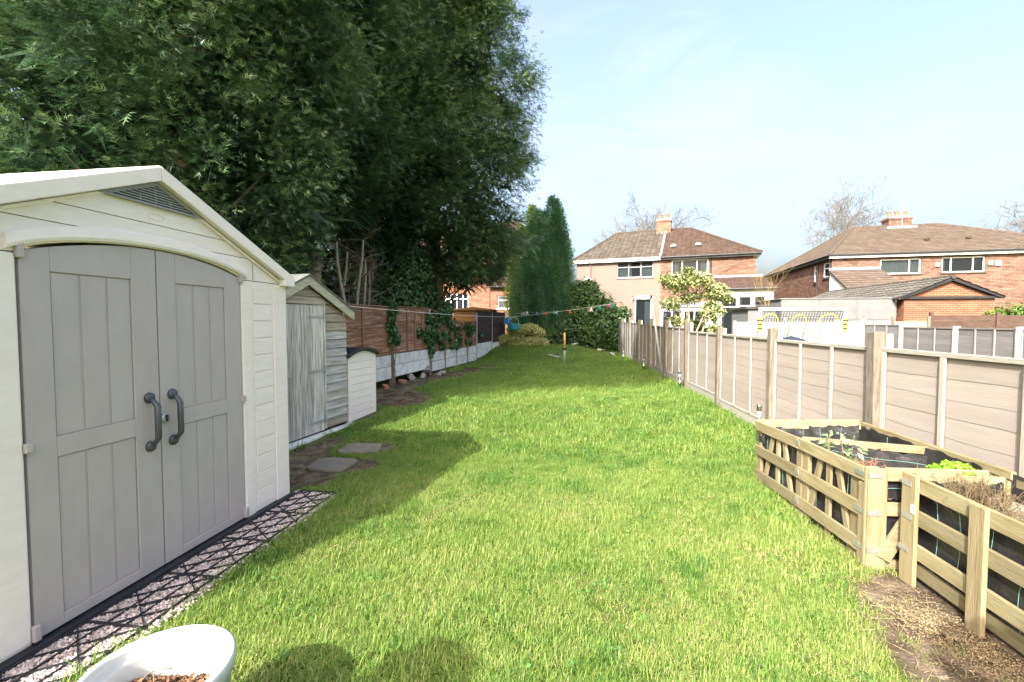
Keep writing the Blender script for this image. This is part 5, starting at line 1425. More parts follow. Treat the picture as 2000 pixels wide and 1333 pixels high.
# ------------------------------------------------------------------ brick house behind the conifers
def house_left():
    t = thing('brick_house', 'orange brick house behind the conifers with white arched bay window', 'house', (-9.5, 28.0, 0.0), R(-2))
    W = 0.0
    hb = (2.55, 4.05, 2.05, 3.25)
    wall(t, 'brick_wall', M['brick_l'], 5.05, -0.3, 5.8, [hb, (2.2, 4.0, 4.25, 5.3)], y=0, x0=0)
    window(t, *hb, y=W, mull=(2.92, 3.30, 3.68), trans=((2.55, 4.05, 2.92),), fw=0.055, curtain=((2.6, 2.75), (3.35, 3.5), (3.85, 4.0)))
    window(t, 2.2, 4.0, 4.25, 5.3, y=W, mull=(3.1,), sillm='tile_red')
    arc = [(3.30 + 0.85*math.sin(a), 2.95 + 0.44*math.cos(a)) for a in np.linspace(R(-62), R(62), 13)]
    arc2 = [(3.30 + 1.0*math.sin(a), 2.95 + 0.66*math.cos(a)) for a in np.linspace(R(62), R(-62), 13)]
    MB().prism([(s, -0.02, z) for s, z in arc + arc2], (0, 0.019, 0)).build('arch_bricks', M['pot_clay'], t)
    MB().box(5.05, 5.45, -0.5, 3.0, -0.3, 5.8).build('buttress', M['brick_l'], t, uv=True)
    he = (5.92, 6.82, 2.30, 3.10)
    wall(t, 'extension_wall', M['brick_l'], 3.2, -0.3, 3.55, [he], y=-0.45, x0=5.46)
    window(t, *he, y=-0.45, trans=((5.92, 6.82, 2.80),), lead=True, glass='glass_lead', curtain=((5.95, 6.8),))
    tile_slope(t, 'roof_tiles', M['tile_red'], (5.40, -0.65, 3.62), (8.75, -0.65, 3.62), (8.75, 1.6, 4.7), (5.40, 1.6, 4.7), 0.3, 0.32, 0.03, 0.03)
    gutter(t, (5.4, -0.68, 3.58), (8.75, -0.68, 3.58), M['blackpaint'])
    b = MB(); b.quad((8.66, -0.45, -0.3), (8.66, 5, -0.3), (8.66, 5, 3.55), (8.66, -0.45, 3.55)); b.build('extension_side', M['brick_l'], t, uv=True)
    wall(t, 'upper_brick_wall', M['brick_l'], 3.2, 3.6, 5.8, [(6.2, 7.4, 4.75, 5.6)], y=1.6, x0=5.46)
    window(t, 6.2, 7.4, 4.75, 5.6, y=1.6, mull=(6.8,))
    tile_slope(t, 'roof_tiles', M['tile_red'], (-0.3, -0.35, 5.82), (9.0, -0.35, 5.82), (6.5, 5, 8.6), (2.5, 5, 8.6), 0.3, 0.32, 0.03, 0.03)
    b = MB(); b.quad((9.0, -.35, 5.82), (9.0, 10, 5.82), (6.5, 5, 8.6)); b.quad((-.3, 10, 5.82), (-.3, -.35, 5.82), (2.5, 5, 8.6)); b.quad((9.0, 10, 5.82), (-.3, 10, 5.82), (2.5, 5, 8.6), (6.5, 5, 8.6)); b.build('rear_roof', M['tile_red'], t)
    b = MB(); b.quad((0, 9.5, -.3), (0, 0, -.3), (0, 0, 5.8), (0, 9.5, 5.8)); b.quad((8.66, 1.6, 3.5), (8.66, 9.5, 3.5), (8.66, 9.5, 5.8), (8.66, 1.6, 5.8)); b.build('side_wall', M['brick_l'], t, uv=True)
    gutter(t, (-0.3, -0.4, 5.8), (9, -0.4, 5.8), M['blackpaint'])
house_left()

def small_shed_far():
    t = thing('wooden_shed', 'small orange-brown wooden shed behind the red-brown fence', 'shed', (-4.6, 20.0, 0.1))
    MB().box(0, 1.75, 0.0, 1.4, 0, 1.92).build('lining', M['gap'], t)
    for i in range(14):
        MB().box(0, 1.75, -0.02, -0.001, 0.02 + i*0.135, 0.15 + i*0.135).build('board', M['orangewood'], t, bevel=0.003, seg=1)
    MB().prism([(-0.1, -0.12, 1.93), (1.85, -0.12, 1.93), (1.85, -0.12, 1.97), (0.9, -0.12, 2.08), (-0.1, -0.12, 1.97)], (0, 1.6, 0)).build('roof', M['orangewood'], t)
small_shed_far()

# ------------------------------------------------------------------ house glimpsed between the two
def house_far():
    t = thing('white_house', 'distant white house with grey hipped roof between the two brick houses', 'house', (20.6, 50.0, 0.0), R(-10))
    wall(t, 'white_wall', M['whitewall'], 7.5, -0.3, 5.0, [(1.0, 2.6, 3.6, 4.6), (1.0, 2.6, 1.0, 2.2)], y=0, x0=0)
    window(t, 1.0, 2.6, 3.6, 4.6, mull=(1.8,)); window(t, 1.0, 2.6, 1.0, 2.2, mull=(1.8,))
    MB().box(-0.02, 7.5, -0.03, -0.001, -0.3, 2.9).build('brick_plinth', M['brick_g'], t, uv=True)
    tile_slope(t, 'roof_tiles', M['tile_brown'], (-0.3, -0.3, 5.0), (7.8, -0.3, 5.0), (5, 4, 7.5), (3, 4, 7.5), 0.35, 0.35, 0.03, 0.03)
    b = MB(); b.quad((-0.3, 8, 5), (-0.3, -0.3, 5), (3, 4, 7.5)); b.quad((7.8, -0.3, 5), (7.8, 8, 5), (5, 4, 7.5)); b.build('side_roof', M['tile_brown'], t)
    b = MB(); b.quad((0, 8, -.3), (0, 0, -.3), (0, 0, 5), (0, 8, 5)); b.build('side_wall', M['whitewall'], t)
house_far()

# ------------------------------------------------------------------ neighbour's garage and grey outbuilding
def garage():
    t = thing('brick_garage', 'orange brick garage with grey tiled gable roof facing the lawn', 'garage', (13.05, 18.9, 0.0), R(-4))
    wd, H, AP = 2.95, 2.46, 3.12
    wall(t, 'brick_wall', M['brick_g'], wd, -0.2, H, [], y=0, x0=0)
    b = MB(); b.quad((0, 9, -.2), (0, 0, -.2), (0, 0, H), (0, 9, H)); b.quad((wd, 0, -.2), (wd, 9, -.2), (wd, 9, H), (wd, 0, H)); b.build('side_wall', M['brick_g'], t, uv=True)
    MB().prism([(0.05, -0.004, H), (wd-0.05, -0.004, H), (wd/2, -0.004, AP-0.06)], (0, 0.1, 0)).build('gable', M['brick_g'], t, uv=True)
    MB().box(-0.15, wd+0.12, -0.10, -0.006, H-0.07, H+0.02).build('gable_beam', M['blackpaint'], t)
    for sg in (-1, 1):
        e = (wd/2 + sg*(wd/2+0.2), H-0.06)
        MB().bar((e[0], -0.12, e[1]+0.03), (wd/2, -0.12, AP+0.005), 0.07, 0.11).build('bargeboard', M['blackpaint'], t)
    tile_slope(t, 'roof_tiles', M['tile_grey'], (-0.2, 9.2, H-0.02), (-0.2, -0.2, H-0.02), (wd/2, -0.2, AP+0.07), (wd/2, 9.2, AP+0.07), 0.30, 0.30, 0.03, 0.035)
    tile_slope(t, 'roof_tiles', M['tile_grey'], (wd+0.2, -0.2, H-0.02), (wd+0.2, 9.2, H-0.02), (wd/2, 9.2, AP+0.07), (wd/2, -0.2, AP+0.07), 0.30, 0.30, 0.03, 0.035)
    ridge_caps(t, 'ridge_tiles', M['tile_grey'], Vector((wd/2, -0.2, AP+0.07)), Vector((wd/2, 9.2, AP+0.07)), 0.08)
    gutter(t, (-0.27, -0.2, H-0.05), (-0.27, 9.2, H-0.05), M['blackpaint'])
garage()
def outbuilding():
    t = thing('grey_outbuilding', 'long flat grey felt-clad outbuilding left of the brick garage', 'outbuilding', (8.85, 19.4, 0.0), R(-4))
    for i in range(3):
        MB().box(0.02 + i*1.36, 1.37 + i*1.36, 0, 0.03, 1.62, 2.42).build('cladding_sheet', M['grey_sheet'], t, bevel=0.003, seg=1)
        MB().box(0.02 + i*1.36, 1.37 + i*1.36, 0.006, 0.03, 0.0, 1.612).build('cladding_sheet', M['grey_sheet'], t, bevel=0.003, seg=1)
    MB().box(0, 4.1, 0.031, 3.0, 0, 2.40).build('wall', M['grey_sheet'], t)
    MB().box(-0.06, 4.14, -0.03, 3.05, 2.425, 2.47).build('roof_edge', M['grey_sheet'], t)
    MB().box(-1.1, -0.02, 0.4, 2.6, 0, 2.05).build('annexe', M['grey_sheet'], t)
    MB().box(-1.2, -0.01, 0.3, 2.7, 2.055, 2.16).build('annexe_roof', M['tile_grey'], t)
outbuilding()

# ------------------------------------------------------------------ neighbour's fences and goal
def grey_fence():
    t = thing('neighbour_fence', 'dark grey lap panel fence with pale concrete posts in the next garden', 'fence', (10.5, 0, 0))
    bd = [lap_board_mesh(80 + i, 0.14, 0.012, -1, M['greyfence']) for i in range(5)]
    ys = [9.9, 11.62, 13.32, 15.26, 17.08, 18.6]
    tp = [1.36, 1.38, 1.38, 1.45, 1.50]
    for i in range(5):
        fence_panel(t, ys[i]+0.05, ys[i+1]-0.05, 0.2, tp[i], 8, -1, bd, M['greyfence'], M['greybatten'], (0, 1/3, 2/3, 1), x=0.0)
        MB().box(-0.02, 0.02, ys[i]+0.03, ys[i+1]-0.03, 0, 0.19).build('gravel_board', M['concrete'], t)
    for i, y in enumerate(ys):
        MB().box(-0.055, 0.055, y-0.05, y+0.05, 0, (1.40, 1.42, 1.42, 1.42, 1.65, 1.6)[i]).build('post', M['concrete'], t, bevel=0.01)
grey_fence()
def white_fence():
    t = thing('white_fence', 'white board fence behind the football goal', 'fence', (0, 17.0, 0.05))
    xs = [6.2, 7.9, 9.04, 10.44]
    for i in range(3):
        for k in range(8):
            MB().box(xs[i]+0.045, xs[i+1]-0.045, -0.012 - 0.004*(k % 2), 0.012, 0.02 + k*0.182, 0.195 + k*0.182).build('board', M['whitewall'], t, bevel=0.004, seg=1)
    for x, h in zip(xs, (1.52, 1.62, 1.62, 1.55)):
        MB().box(x-0.04, x+0.04, -0.05, 0.05, 0, h).build('post', M['concrete_post'], t, bevel=0.008)
white_fence()
def cross_fences():
    t = thing('beige_fence', 'pale beige board fence in front of the brick garage', 'fence', (10.65, 17.4, 0))
    for k in range(6): MB().box(0, 2.2, 0, 0.025, 0.05+k*0.25, 0.29+k*0.25).build('board', M['beige'], t, bevel=0.004, seg=1)
    for x in (0.05, 1.0, 2.15): MB().box(x-0.04, x+0.05, -0.06, -0.002, 0, 1.72).build('post', M['post'], t, bevel=0.008)
    t = thing('brown_fence', 'dark brown horizontal board fence at the right before the hedge', 'fence', (12.9, 17.4, 0), R(-10))
    for i in range(3):
        for k in range(9): MB().box(i*1.85+0.05, i*1.85+1.80, 0.004*(k % 2), 0.03, 0.05+k*0.19, 0.232+k*0.19).build('board', M['brownfence'], t, bevel=0.004, seg=1)
    for i in range(4): MB().box(i*1.85-0.05, i*1.85+0.05, -0.05, 0.05, 0, 1.86).build('post', M['brownfence'], t, bevel=0.006)
cross_fences()
def goal():
    t = thing('football_goal', 'white framed football goal with black net and lime target hoops', 'football goal', (4.57, 11.0, 0.1))
    w, h, dp = 1.82, 1.72, 0.75
    for x in (0, w): MB().tube([(x, 0, 0), (x, 0, h)], 0.032, 10).build('upright', M['white'], t, smooth=True)
    MB().tube([(-0.03, 0, h), (w+0.03, 0, h)], 0.036, 10).build('crossbar', M['white'], t, smooth=True)
    for x in (0, w): MB().tube([(x, 0, h-0.1), (x - (0.25 if x else -0.0), dp, 0.05)], 0.018, 8).build('stay', M['white'], t, smooth=True)
    MB().tube([(0, dp, 0.03), (w, dp, 0.03)], 0.018, 8).build('ground_bar', M['white'], t)
    n = MB()
    cell = 0.06
    for k in range(int(w/cell)+1):
        x = k*cell
        n.bar((x, 0.02, h), (x, dp, 0.06), 0.008, 0.008)
    for k in range(32):
        f = k/31
        n.bar((0, 0.02+(dp-0.02)*f, h-(h-0.06)*f), (w, 0.02+(dp-0.02)*f, h-(h-0.06)*f), 0.008, 0.008)
    for x in (0, w):
        for k in range(28):
            z = 0.06 + (h-0.06)*k/28
            n.bar((x, 0.02, z), (x, 0.02+(dp-0.02)*(1-(z-0.06)/(h-0.06)), z), 0.008, 0.008)
        for k in range(1, 12):
            y = dp*k/12
            n.bar((x, y, 0.05), (x, y, h-(h-0.06)*y/dp), 0.008, 0.008)
    o = n.build('net', M['net'], t); tag(o, kind='stuff')
    for cx, cz, rx, rz_ in ((0.26, 1.38, 0.20, 0.24), (0.90, 1.40, 0.165, 0.2), (1.53, 1.38, 0.215, 0.24)):
        arch = [(cx + rx, cz - 0.32)] + [(cx + rx*math.cos(a), cz + rz_*math.sin(a)) for a in np.linspace(0, math.pi, 20)] + [(cx - rx, cz - 0.32)]
        pts = [(px, 0.02 + (h - pz)*dp/h, pz) for px, pz in arch]
        MB().tube(pts, 0.011, 6).build('target_hoop', M['lime'], t, smooth=True)
    for x in (0, w):
        MB().tube([(x, 0, 1.22), (x, 0, 1.52)], 0.045, 10).build('upright_pad', M['yellow'], t)
        for z in (1.27, 1.36, 1.45): MB().tube([(x, 0, z), (x, 0, z+0.035)], 0.047, 10).build('pad_band', M['dark'], t)
goal()
def dome():
    t = thing('play_tent', 'dark blue domed fabric just showing over the painted fence', 'play tent', (4.30, 9.0, 0.06))
    MB().lathe([(0.62, 0.0), (0.60, 0.4), (0.52, 0.75), (0.40, 0.98), (0.22, 1.14), (0.08, 1.20), (0.0, 1.205)], n=24).build('fabric', M['navy'], t, smooth=True)
    for k in range(4):
        a = math.pi*k/4
        MB().tube([(r*math.cos(a), r*math.sin(a), z) for r, z in ((0.63, 0), (0.61, 0.4), (0.53, 0.76), (0.41, 0.99), (0.23, 1.15), (0, 1.215))], 0.008, 5).build('rib', M['dark'], t)
dome()

# ------------------------------------------------------------------ vegetation: generators
def fronds(P, A, L, W, droop, rng, k=4):
    """flat feathery sprays: a tip and k pairs of side leaflets, 2k+1 triangles each"""
    N = len(P)
    up = np.array([0, 0, 1.0])
    B = unit(np.cross(A, up + rng.normal(0, 0.5, (N, 3))))
    def pt(t): 
        q = P + A * (L * t)[:, None]
        q[:, 2] -= droop * L * t * t
        return q
    tris = []
    ts = np.linspace(0.05, 0.62, k)
    for t in ts:
        w = W * (1.0 - 0.55 * t) 
        p0, p1 = pt(np.full(N, t)), pt(np.full(N, t + 0.115))
        for sg in (-1, 1):
            tip = pt(np.full(N, t + 0.33)) + B * (sg * w)[:, None] + rng.normal(0, 0.08, (N, 3)) * L[:, None]
            tris.append(np.stack([p0, p1, tip], 1) if sg > 0 else np.stack([p1, p0, tip], 1))
    w = 0.16 * W
    tris.append(np.stack([pt(np.full(N, 0.55)) - B*w[:, None], pt(np.full(N, 0.55)) + B*w[:, None], pt(np.full(N, 1.0))], 1))
    return np.stack(tris, 1)          # N, 2k+1, 3, 3

def conifer(name, label, x, y, h, zb, Rf, ncl, fr, seed, mat, lean=(0, 0), up=0.25, L=(0.20, 0.36), back=0.35, tr=0.16, csize=(0.55, 0.30, 0.22), droop=0.35, group=None, z_lo=0, look=(0, 0), fill=1700, dead=True, wide=0.45, limbs=40, boughs=45, reach=1.22, pairs=3):
    rng = np.random.default_rng(seed)
    g = gzf(x, y)
    t = thing(name, label, 'tree', (x, y, g), 0, group)
    zz = np.linspace(zb, h, 200); w = np.array([Rf(z) for z in zz]); w /= w.sum()
    z = rng.choice(zz, ncl*3, p=w) + rng.uniform(-0.05, 0.05, ncl*3)
    th = rng.uniform(0, 2*math.pi, ncl*3)
    tocam = unit(np.array([look[0]-x, look[1]-y])[None])[0]
    face = np.cos(th)*tocam[0] + np.sin(th)*tocam[1]
    keep = rng.uniform(0, 1, ncl*3) < np.where(face > -0.15, 1.0, back)
    z, th = z[keep][:ncl], th[keep][:ncl]
    n = len(z)
    o = np.stack([np.cos(th), np.sin(th), np.zeros(n)], -1)
    Rz = np.array([Rf(v) for v in z])
    lump = 1 + 0.10*np.sin(3*th + z*0.9 + seed) + 0.07*np.sin(5*th - z*1.7 + 2*seed)
    # gather the clumps into separate boughs with darker hollows between
    nl = max(20, n // 7)
    li = rng.integers(0, nl, n)
    dz = rng.normal(0, 0.36, n); dt = rng.normal(0, 0.36, n)
    z = np.clip(z[li] + dz, zb, h); th = th[li] + dt / np.maximum(0.5, Rz[li])
    o = np.stack([np.cos(th), np.sin(th), np.zeros(n)], -1)
    Rz = np.array([Rf(v) for v in z])
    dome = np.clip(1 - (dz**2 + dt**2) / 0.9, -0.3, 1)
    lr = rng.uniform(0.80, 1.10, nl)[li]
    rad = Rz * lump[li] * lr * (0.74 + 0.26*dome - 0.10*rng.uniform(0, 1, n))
    C = o * rad[:, None]
    C[:, 2] = z; C[:, 0] += lean[0]*(z - zb); C[:, 1] += lean[1]*(z - zb)
    # longer boughs that break the outline
    bc, bo, br_ = [], [], []
    for _ in range(boughs):
        z0 = rng.choice(zz, p=w); a_ = rng.uniform(0, 6.283); r0_ = Rf(z0); k_ = rng.uniform(0.95, reach)
        for f_ in np.linspace(0.55, k_, 6):
            bend = a_ + 0.18*(f_ - 0.55)*rng.normal()
            bc.append((math.cos(bend)*r0_*f_ + lean[0]*(z0-zb), math.sin(bend)*r0_*f_ + lean[1]*(z0-zb), z0 + (f_-0.55)*r0_*rng.uniform(-0.02, 0.30)))
            bo.append((math.cos(a_), math.sin(a_), 0)); br_.append(r0_)
    if boughs:
        C = np.concatenate([C, np.array(bc)]); o = np.concatenate([o, np.array(bo)]); Rz = np.concatenate([Rz, br_]); n = len(C)
    # fronds round each clump
    F = fr
    csc = np.concatenate([rng.uniform(0.75, 1.3, n - 6*boughs), np.tile(np.linspace(1.0, 0.45, 6), boughs)])[:, None]
    a = rng.normal(0.05, 0.5, (n, F)).clip(-1, 1) * csize[0] * csc
    b = rng.normal(0, 1, (n, F)) * csize[1] * csc
    c = rng.normal(0, 1, (n, F)) * csize[2] * csc
    side = np.stack([-o[:, 1], o[:, 0], np.zeros(n)], -1)
    upv = np.array([0, 0, 1.0])
    ax = unit(o + upv * (up*0.8))
    P = C[:, None] + ax[:, None]*a[..., None] + side[:, None]*b[..., None] + upv*c[..., None]
    A = unit(ax[:, None]*0.75 + side[:, None]*(b/csize[1]*wide)[..., None] + upv*(up + 0.25*c/csize[2])[..., None] + rng.normal(0, 0.35, (n, F, 3)))
    P = P.reshape(-1, 3); A = A.reshape(-1, 3)
    N = len(P)
    Ls = rng.uniform(*L, N); Ws = Ls * rng.uniform(0.28, 0.42, N)
    T = fronds(P, A, Ls, Ws, droop, rng, pairs)
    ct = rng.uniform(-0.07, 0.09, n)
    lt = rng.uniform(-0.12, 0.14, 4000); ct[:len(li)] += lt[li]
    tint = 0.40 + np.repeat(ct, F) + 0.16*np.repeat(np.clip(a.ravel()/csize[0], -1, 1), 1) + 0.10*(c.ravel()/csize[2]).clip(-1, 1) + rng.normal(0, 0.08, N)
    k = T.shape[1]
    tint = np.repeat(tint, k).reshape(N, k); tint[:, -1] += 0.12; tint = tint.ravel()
    T = T.reshape(-1, 3, 3)
    # inner fill of large sprays, tinted dark as the shade inside the crown
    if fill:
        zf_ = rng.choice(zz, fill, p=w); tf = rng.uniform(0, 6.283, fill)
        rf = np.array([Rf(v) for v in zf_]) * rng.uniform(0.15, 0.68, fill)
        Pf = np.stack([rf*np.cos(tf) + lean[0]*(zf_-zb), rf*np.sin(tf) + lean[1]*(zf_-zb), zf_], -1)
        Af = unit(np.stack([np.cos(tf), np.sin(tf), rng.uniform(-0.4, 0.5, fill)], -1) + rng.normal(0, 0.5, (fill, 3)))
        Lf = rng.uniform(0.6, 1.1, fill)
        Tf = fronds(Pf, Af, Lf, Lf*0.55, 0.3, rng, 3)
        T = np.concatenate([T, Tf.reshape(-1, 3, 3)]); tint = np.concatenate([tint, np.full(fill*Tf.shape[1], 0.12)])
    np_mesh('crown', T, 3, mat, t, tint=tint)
    m = MB()
    pts = [(lean[0]*max(0, v-zb) + 0.05*math.sin(v*1.3+seed), lean[1]*max(0, v-zb) + 0.05*math.cos(v*1.1+seed), v) for v in np.linspace(-0.1, h*0.92, 12)]
    m.tube(pts, [tr*(1.25 if i == 0 else 1)*(1 - 0.85*i/11) for i in range(12)], 9)
    m.build('trunk', M['bark'], t, smooth=True)
    lb = MB()
    for i in range(min(limbs, n)):
        e = Vector(C[i]); s = Vector((lean[0]*max(0, e.z-zb), lean[1]*max(0, e.z-zb), max(0.3, e.z - 0.5*Rz[i] - 0.1)))
        mid = s.lerp(e, 0.5) + Vector((0, 0, -0.12))
        lb.tube([s, mid, s.lerp(e, 0.92)], [0.04, 0.022, 0.006], 5)
    if dead:
        for i in range(34):
            zz_ = rng.uniform(0.4, max(zb + 0.8, 1.2)); a_ = rng.uniform(0, 6.28); ln = rng.uniform(0.4, 1.3)
            s = Vector((0, 0, zz_)); e = s + Vector((math.cos(a_)*ln, math.sin(a_)*ln, rng.uniform(-0.25, 0.3)))
            lb.tube([s, s.lerp(e, 0.5) + Vector((0, 0, 0.06)), e], [0.016, 0.010, 0.003], 4)
            for q in range(3):
                u = rng.uniform(0.3, 0.95); p = s.lerp(e, u); d = Vector(rng.normal(0, 0.2, 3))
                lb.tube([p, p + d], [0.005, 0.0015], 3)
    o_ = lb.build('branches', M['twig'], t); tag(o_, kind='stuff')
    return t

def leaves(P, Nn, size, asp, rng, flat=0.5):
    """kite-shaped leaves at P, roughly facing Nn"""
    N = len(P)
    nn = unit(Nn + rng.normal(0, flat, (N, 3)))
    a = unit(np.cross(nn, rng.normal(0, 1, (N, 3))))
    b = np.cross(nn, a)
    L = size * rng.uniform(0.65, 1.3, N)[:, None]
    W = L * asp
    fold = nn * (L * 0.12)
    return np.stack([P, P + a*L*0.45 + b*W*0.5 - fold*0, P + a*L - fold, P + a*L*0.45 - b*W*0.5], 1)

def leafmass(name, mat, parent, blobs, n, size, asp=0.5, seed=0, tmid=0.4, tvar=0.14, flat=0.6, shell=0.25, cut=None, lumpf=1.0, inner=1.0, infill=0.5):
    rng = np.random.default_rng(seed)
    w = np.array([(b[3]*b[4] + b[4]*b[5] + b[3]*b[5]) for b in blobs]); w = w / w.sum()
    k = rng.choice(len(blobs), n, p=w)
    B = np.array(blobs)[k]
    d = unit(rng.normal(0, 1, (n, 3)))
    lump = 1 + 0.14*wob(d[:, 0]*3 + B[:, 0]*3, d[:, 1]*3 + d[:, 2]*4 + B[:, 1], lumpf)
    r = (1 - shell*rng.uniform(0, 1, n)**1.6) * lump
    P = B[:, :3] + d * B[:, 3:6] * r[:, None]
    nn = unit(d / B[:, 3:6])
    # drop what lies deep inside another blob
    ok = np.ones(n, bool)
    for i, b in enumerate(blobs):
        q = (((P - np.array(b[:3])) / np.array(b[3:6]))**2).sum(-1)
        ok &= (q > 0.5) | (k == i)
    if cut is not None: ok &= cut(P)
    P, nn, r = P[ok], nn[ok], r[ok]
    V = leaves(P, nn + np.array([0, 0, 0.25]), size, asp, rng, flat)
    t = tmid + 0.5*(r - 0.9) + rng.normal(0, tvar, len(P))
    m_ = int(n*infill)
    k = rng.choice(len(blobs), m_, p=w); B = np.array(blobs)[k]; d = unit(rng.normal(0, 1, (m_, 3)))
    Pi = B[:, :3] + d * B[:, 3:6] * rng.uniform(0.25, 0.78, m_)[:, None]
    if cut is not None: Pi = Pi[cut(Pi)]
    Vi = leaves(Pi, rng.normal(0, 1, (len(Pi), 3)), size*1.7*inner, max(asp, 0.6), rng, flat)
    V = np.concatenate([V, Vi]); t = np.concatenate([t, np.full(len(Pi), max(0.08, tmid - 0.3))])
    return np_mesh(name, V, 4, mat, parent, tint=t)

def blob_cloud(c, r, n, rng, s=(0.35, 0.55), low=-0.6):
    out = []
    for _ in range(n):
        d = unit(rng.normal(0, 1, 3)); d[2] = max(d[2], low)
        q = rng.uniform(0.45, 0.78)
        m = rng.uniform(*s)
        out.append((c[0]+d[0]*r[0]*q, c[1]+d[1]*r[1]*q, c[2]+d[2]*r[2]*q, r[0]*m, r[1]*m, r[2]*m))
    return out

def bare_tree(name, label, base, h, seed, mat, spread=0.55, r0=0.22, depth=6, up=0.25, first=0.28, kids=3, group=None, rmin=0.0):
    rs = np.random.RandomState(seed)
    t = thing(name, label, 'tree', base, 0, group)
    trunk, br = MB(), MB()
    def grow(p, d, ln, r, lv):
        n = 4
        pts, rad = [p], [r]
        q = p.copy(); dd = d.copy()
        for i in range(n):
            dd = (dd + Vector(rs.normal(0, 0.10 + 0.03*lv, 3)) + Vector((0, 0, 0.05*up))).normalized()
            q = q + dd * (ln/n)
            pts.append(q.copy()); rad.append(max(rmin, r*(1 - 0.42*(i+1)/n)))
        (trunk if lv == 0 else br).tube(pts, rad, 7 if lv < 2 else (4 if lv < 4 else 3), cap=False)
        if lv >= depth: return
        k = kids + (1 if rs.rand() < 0.5 else 0)
        for i in range(k):
            f = 0.35 + 0.65*(i + rs.rand()*0.8)/k if lv > 0 else 0.62 + 0.38*(i+0.5)/k
            j = min(n-1, int(f*n)); pp = pts[j].lerp(pts[j+1], min(1, f*n - j))
            az = rs.uniform(0, 6.28)
            side = dd.orthogonal().normalized()
            side = (Matrix.Rotation(az, 3, dd) @ side)
            nd = (dd*(1 - spread*0.5) + side*spread*rs.uniform(0.7, 1.25) + Vector((0, 0, up))).normalized()
            grow(pp, nd, ln*rs.uniform(0.58, 0.80), rad[j]*rs.uniform(0.5, 0.68), lv+1)
    grow(Vector((0, 0, -0.2)), Vector((0, 0, 1)), h*first, r0, 0)
    trunk.build('trunk', mat, t, smooth=True)
    o = br.build('branches', mat, t); tag(o, kind='stuff')
    return t

# ------------------------------------------------------------------ the tall conifers on the left
def prof(zb, h, r, low=0.55, pw=0.75, rise=0.18):
    def f(z):
        u = (z - zb) / (h - zb)
        return max(0.12, r * min(1.0, low + (1-low)*min(1, max(0, u)/rise)) * (1 - max(0, u)**1.6 * 0.8)**pw)
    return f
GRP = 'tall conifers along the left boundary'
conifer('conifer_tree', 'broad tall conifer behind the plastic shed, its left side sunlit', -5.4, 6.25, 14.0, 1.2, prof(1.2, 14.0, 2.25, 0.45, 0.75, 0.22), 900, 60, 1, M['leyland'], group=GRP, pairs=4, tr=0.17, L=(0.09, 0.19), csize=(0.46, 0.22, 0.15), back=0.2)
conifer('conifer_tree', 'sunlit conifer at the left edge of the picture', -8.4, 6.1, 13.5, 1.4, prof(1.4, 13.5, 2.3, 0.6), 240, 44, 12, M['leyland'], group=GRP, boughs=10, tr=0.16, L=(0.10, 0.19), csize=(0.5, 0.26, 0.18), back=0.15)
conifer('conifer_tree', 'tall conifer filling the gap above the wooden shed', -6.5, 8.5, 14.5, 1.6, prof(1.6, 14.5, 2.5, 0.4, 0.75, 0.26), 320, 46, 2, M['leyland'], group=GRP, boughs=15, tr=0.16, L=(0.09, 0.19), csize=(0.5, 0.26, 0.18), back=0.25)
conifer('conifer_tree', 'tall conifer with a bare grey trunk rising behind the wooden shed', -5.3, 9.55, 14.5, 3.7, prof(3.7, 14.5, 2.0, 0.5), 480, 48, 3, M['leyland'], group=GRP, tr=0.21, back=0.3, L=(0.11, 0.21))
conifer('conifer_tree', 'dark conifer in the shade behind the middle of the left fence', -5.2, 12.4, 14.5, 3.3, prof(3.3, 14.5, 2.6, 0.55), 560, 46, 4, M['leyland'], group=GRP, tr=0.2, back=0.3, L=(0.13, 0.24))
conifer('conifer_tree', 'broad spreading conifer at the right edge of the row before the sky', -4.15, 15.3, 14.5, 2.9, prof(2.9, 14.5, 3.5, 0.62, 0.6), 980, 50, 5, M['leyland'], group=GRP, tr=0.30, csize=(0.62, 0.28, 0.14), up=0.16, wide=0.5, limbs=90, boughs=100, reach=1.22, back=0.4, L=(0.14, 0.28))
# one more of the row, unseen: lean and lifted crown shaped to shade the lawn
conifer('conifer_tree', 'unseen conifer just left of the picture, crown shaped to shade the lawn', -5.9, 1.6, 15.5, 8.6, prof(8.6, 15.5, 2.4, 0.7), 330, 26, 6, M['leyland'], lean=(0.0, -0.55), group=GRP, back=1.0, fill=700, L=(0.35, 0.6), dead=False, boughs=0)

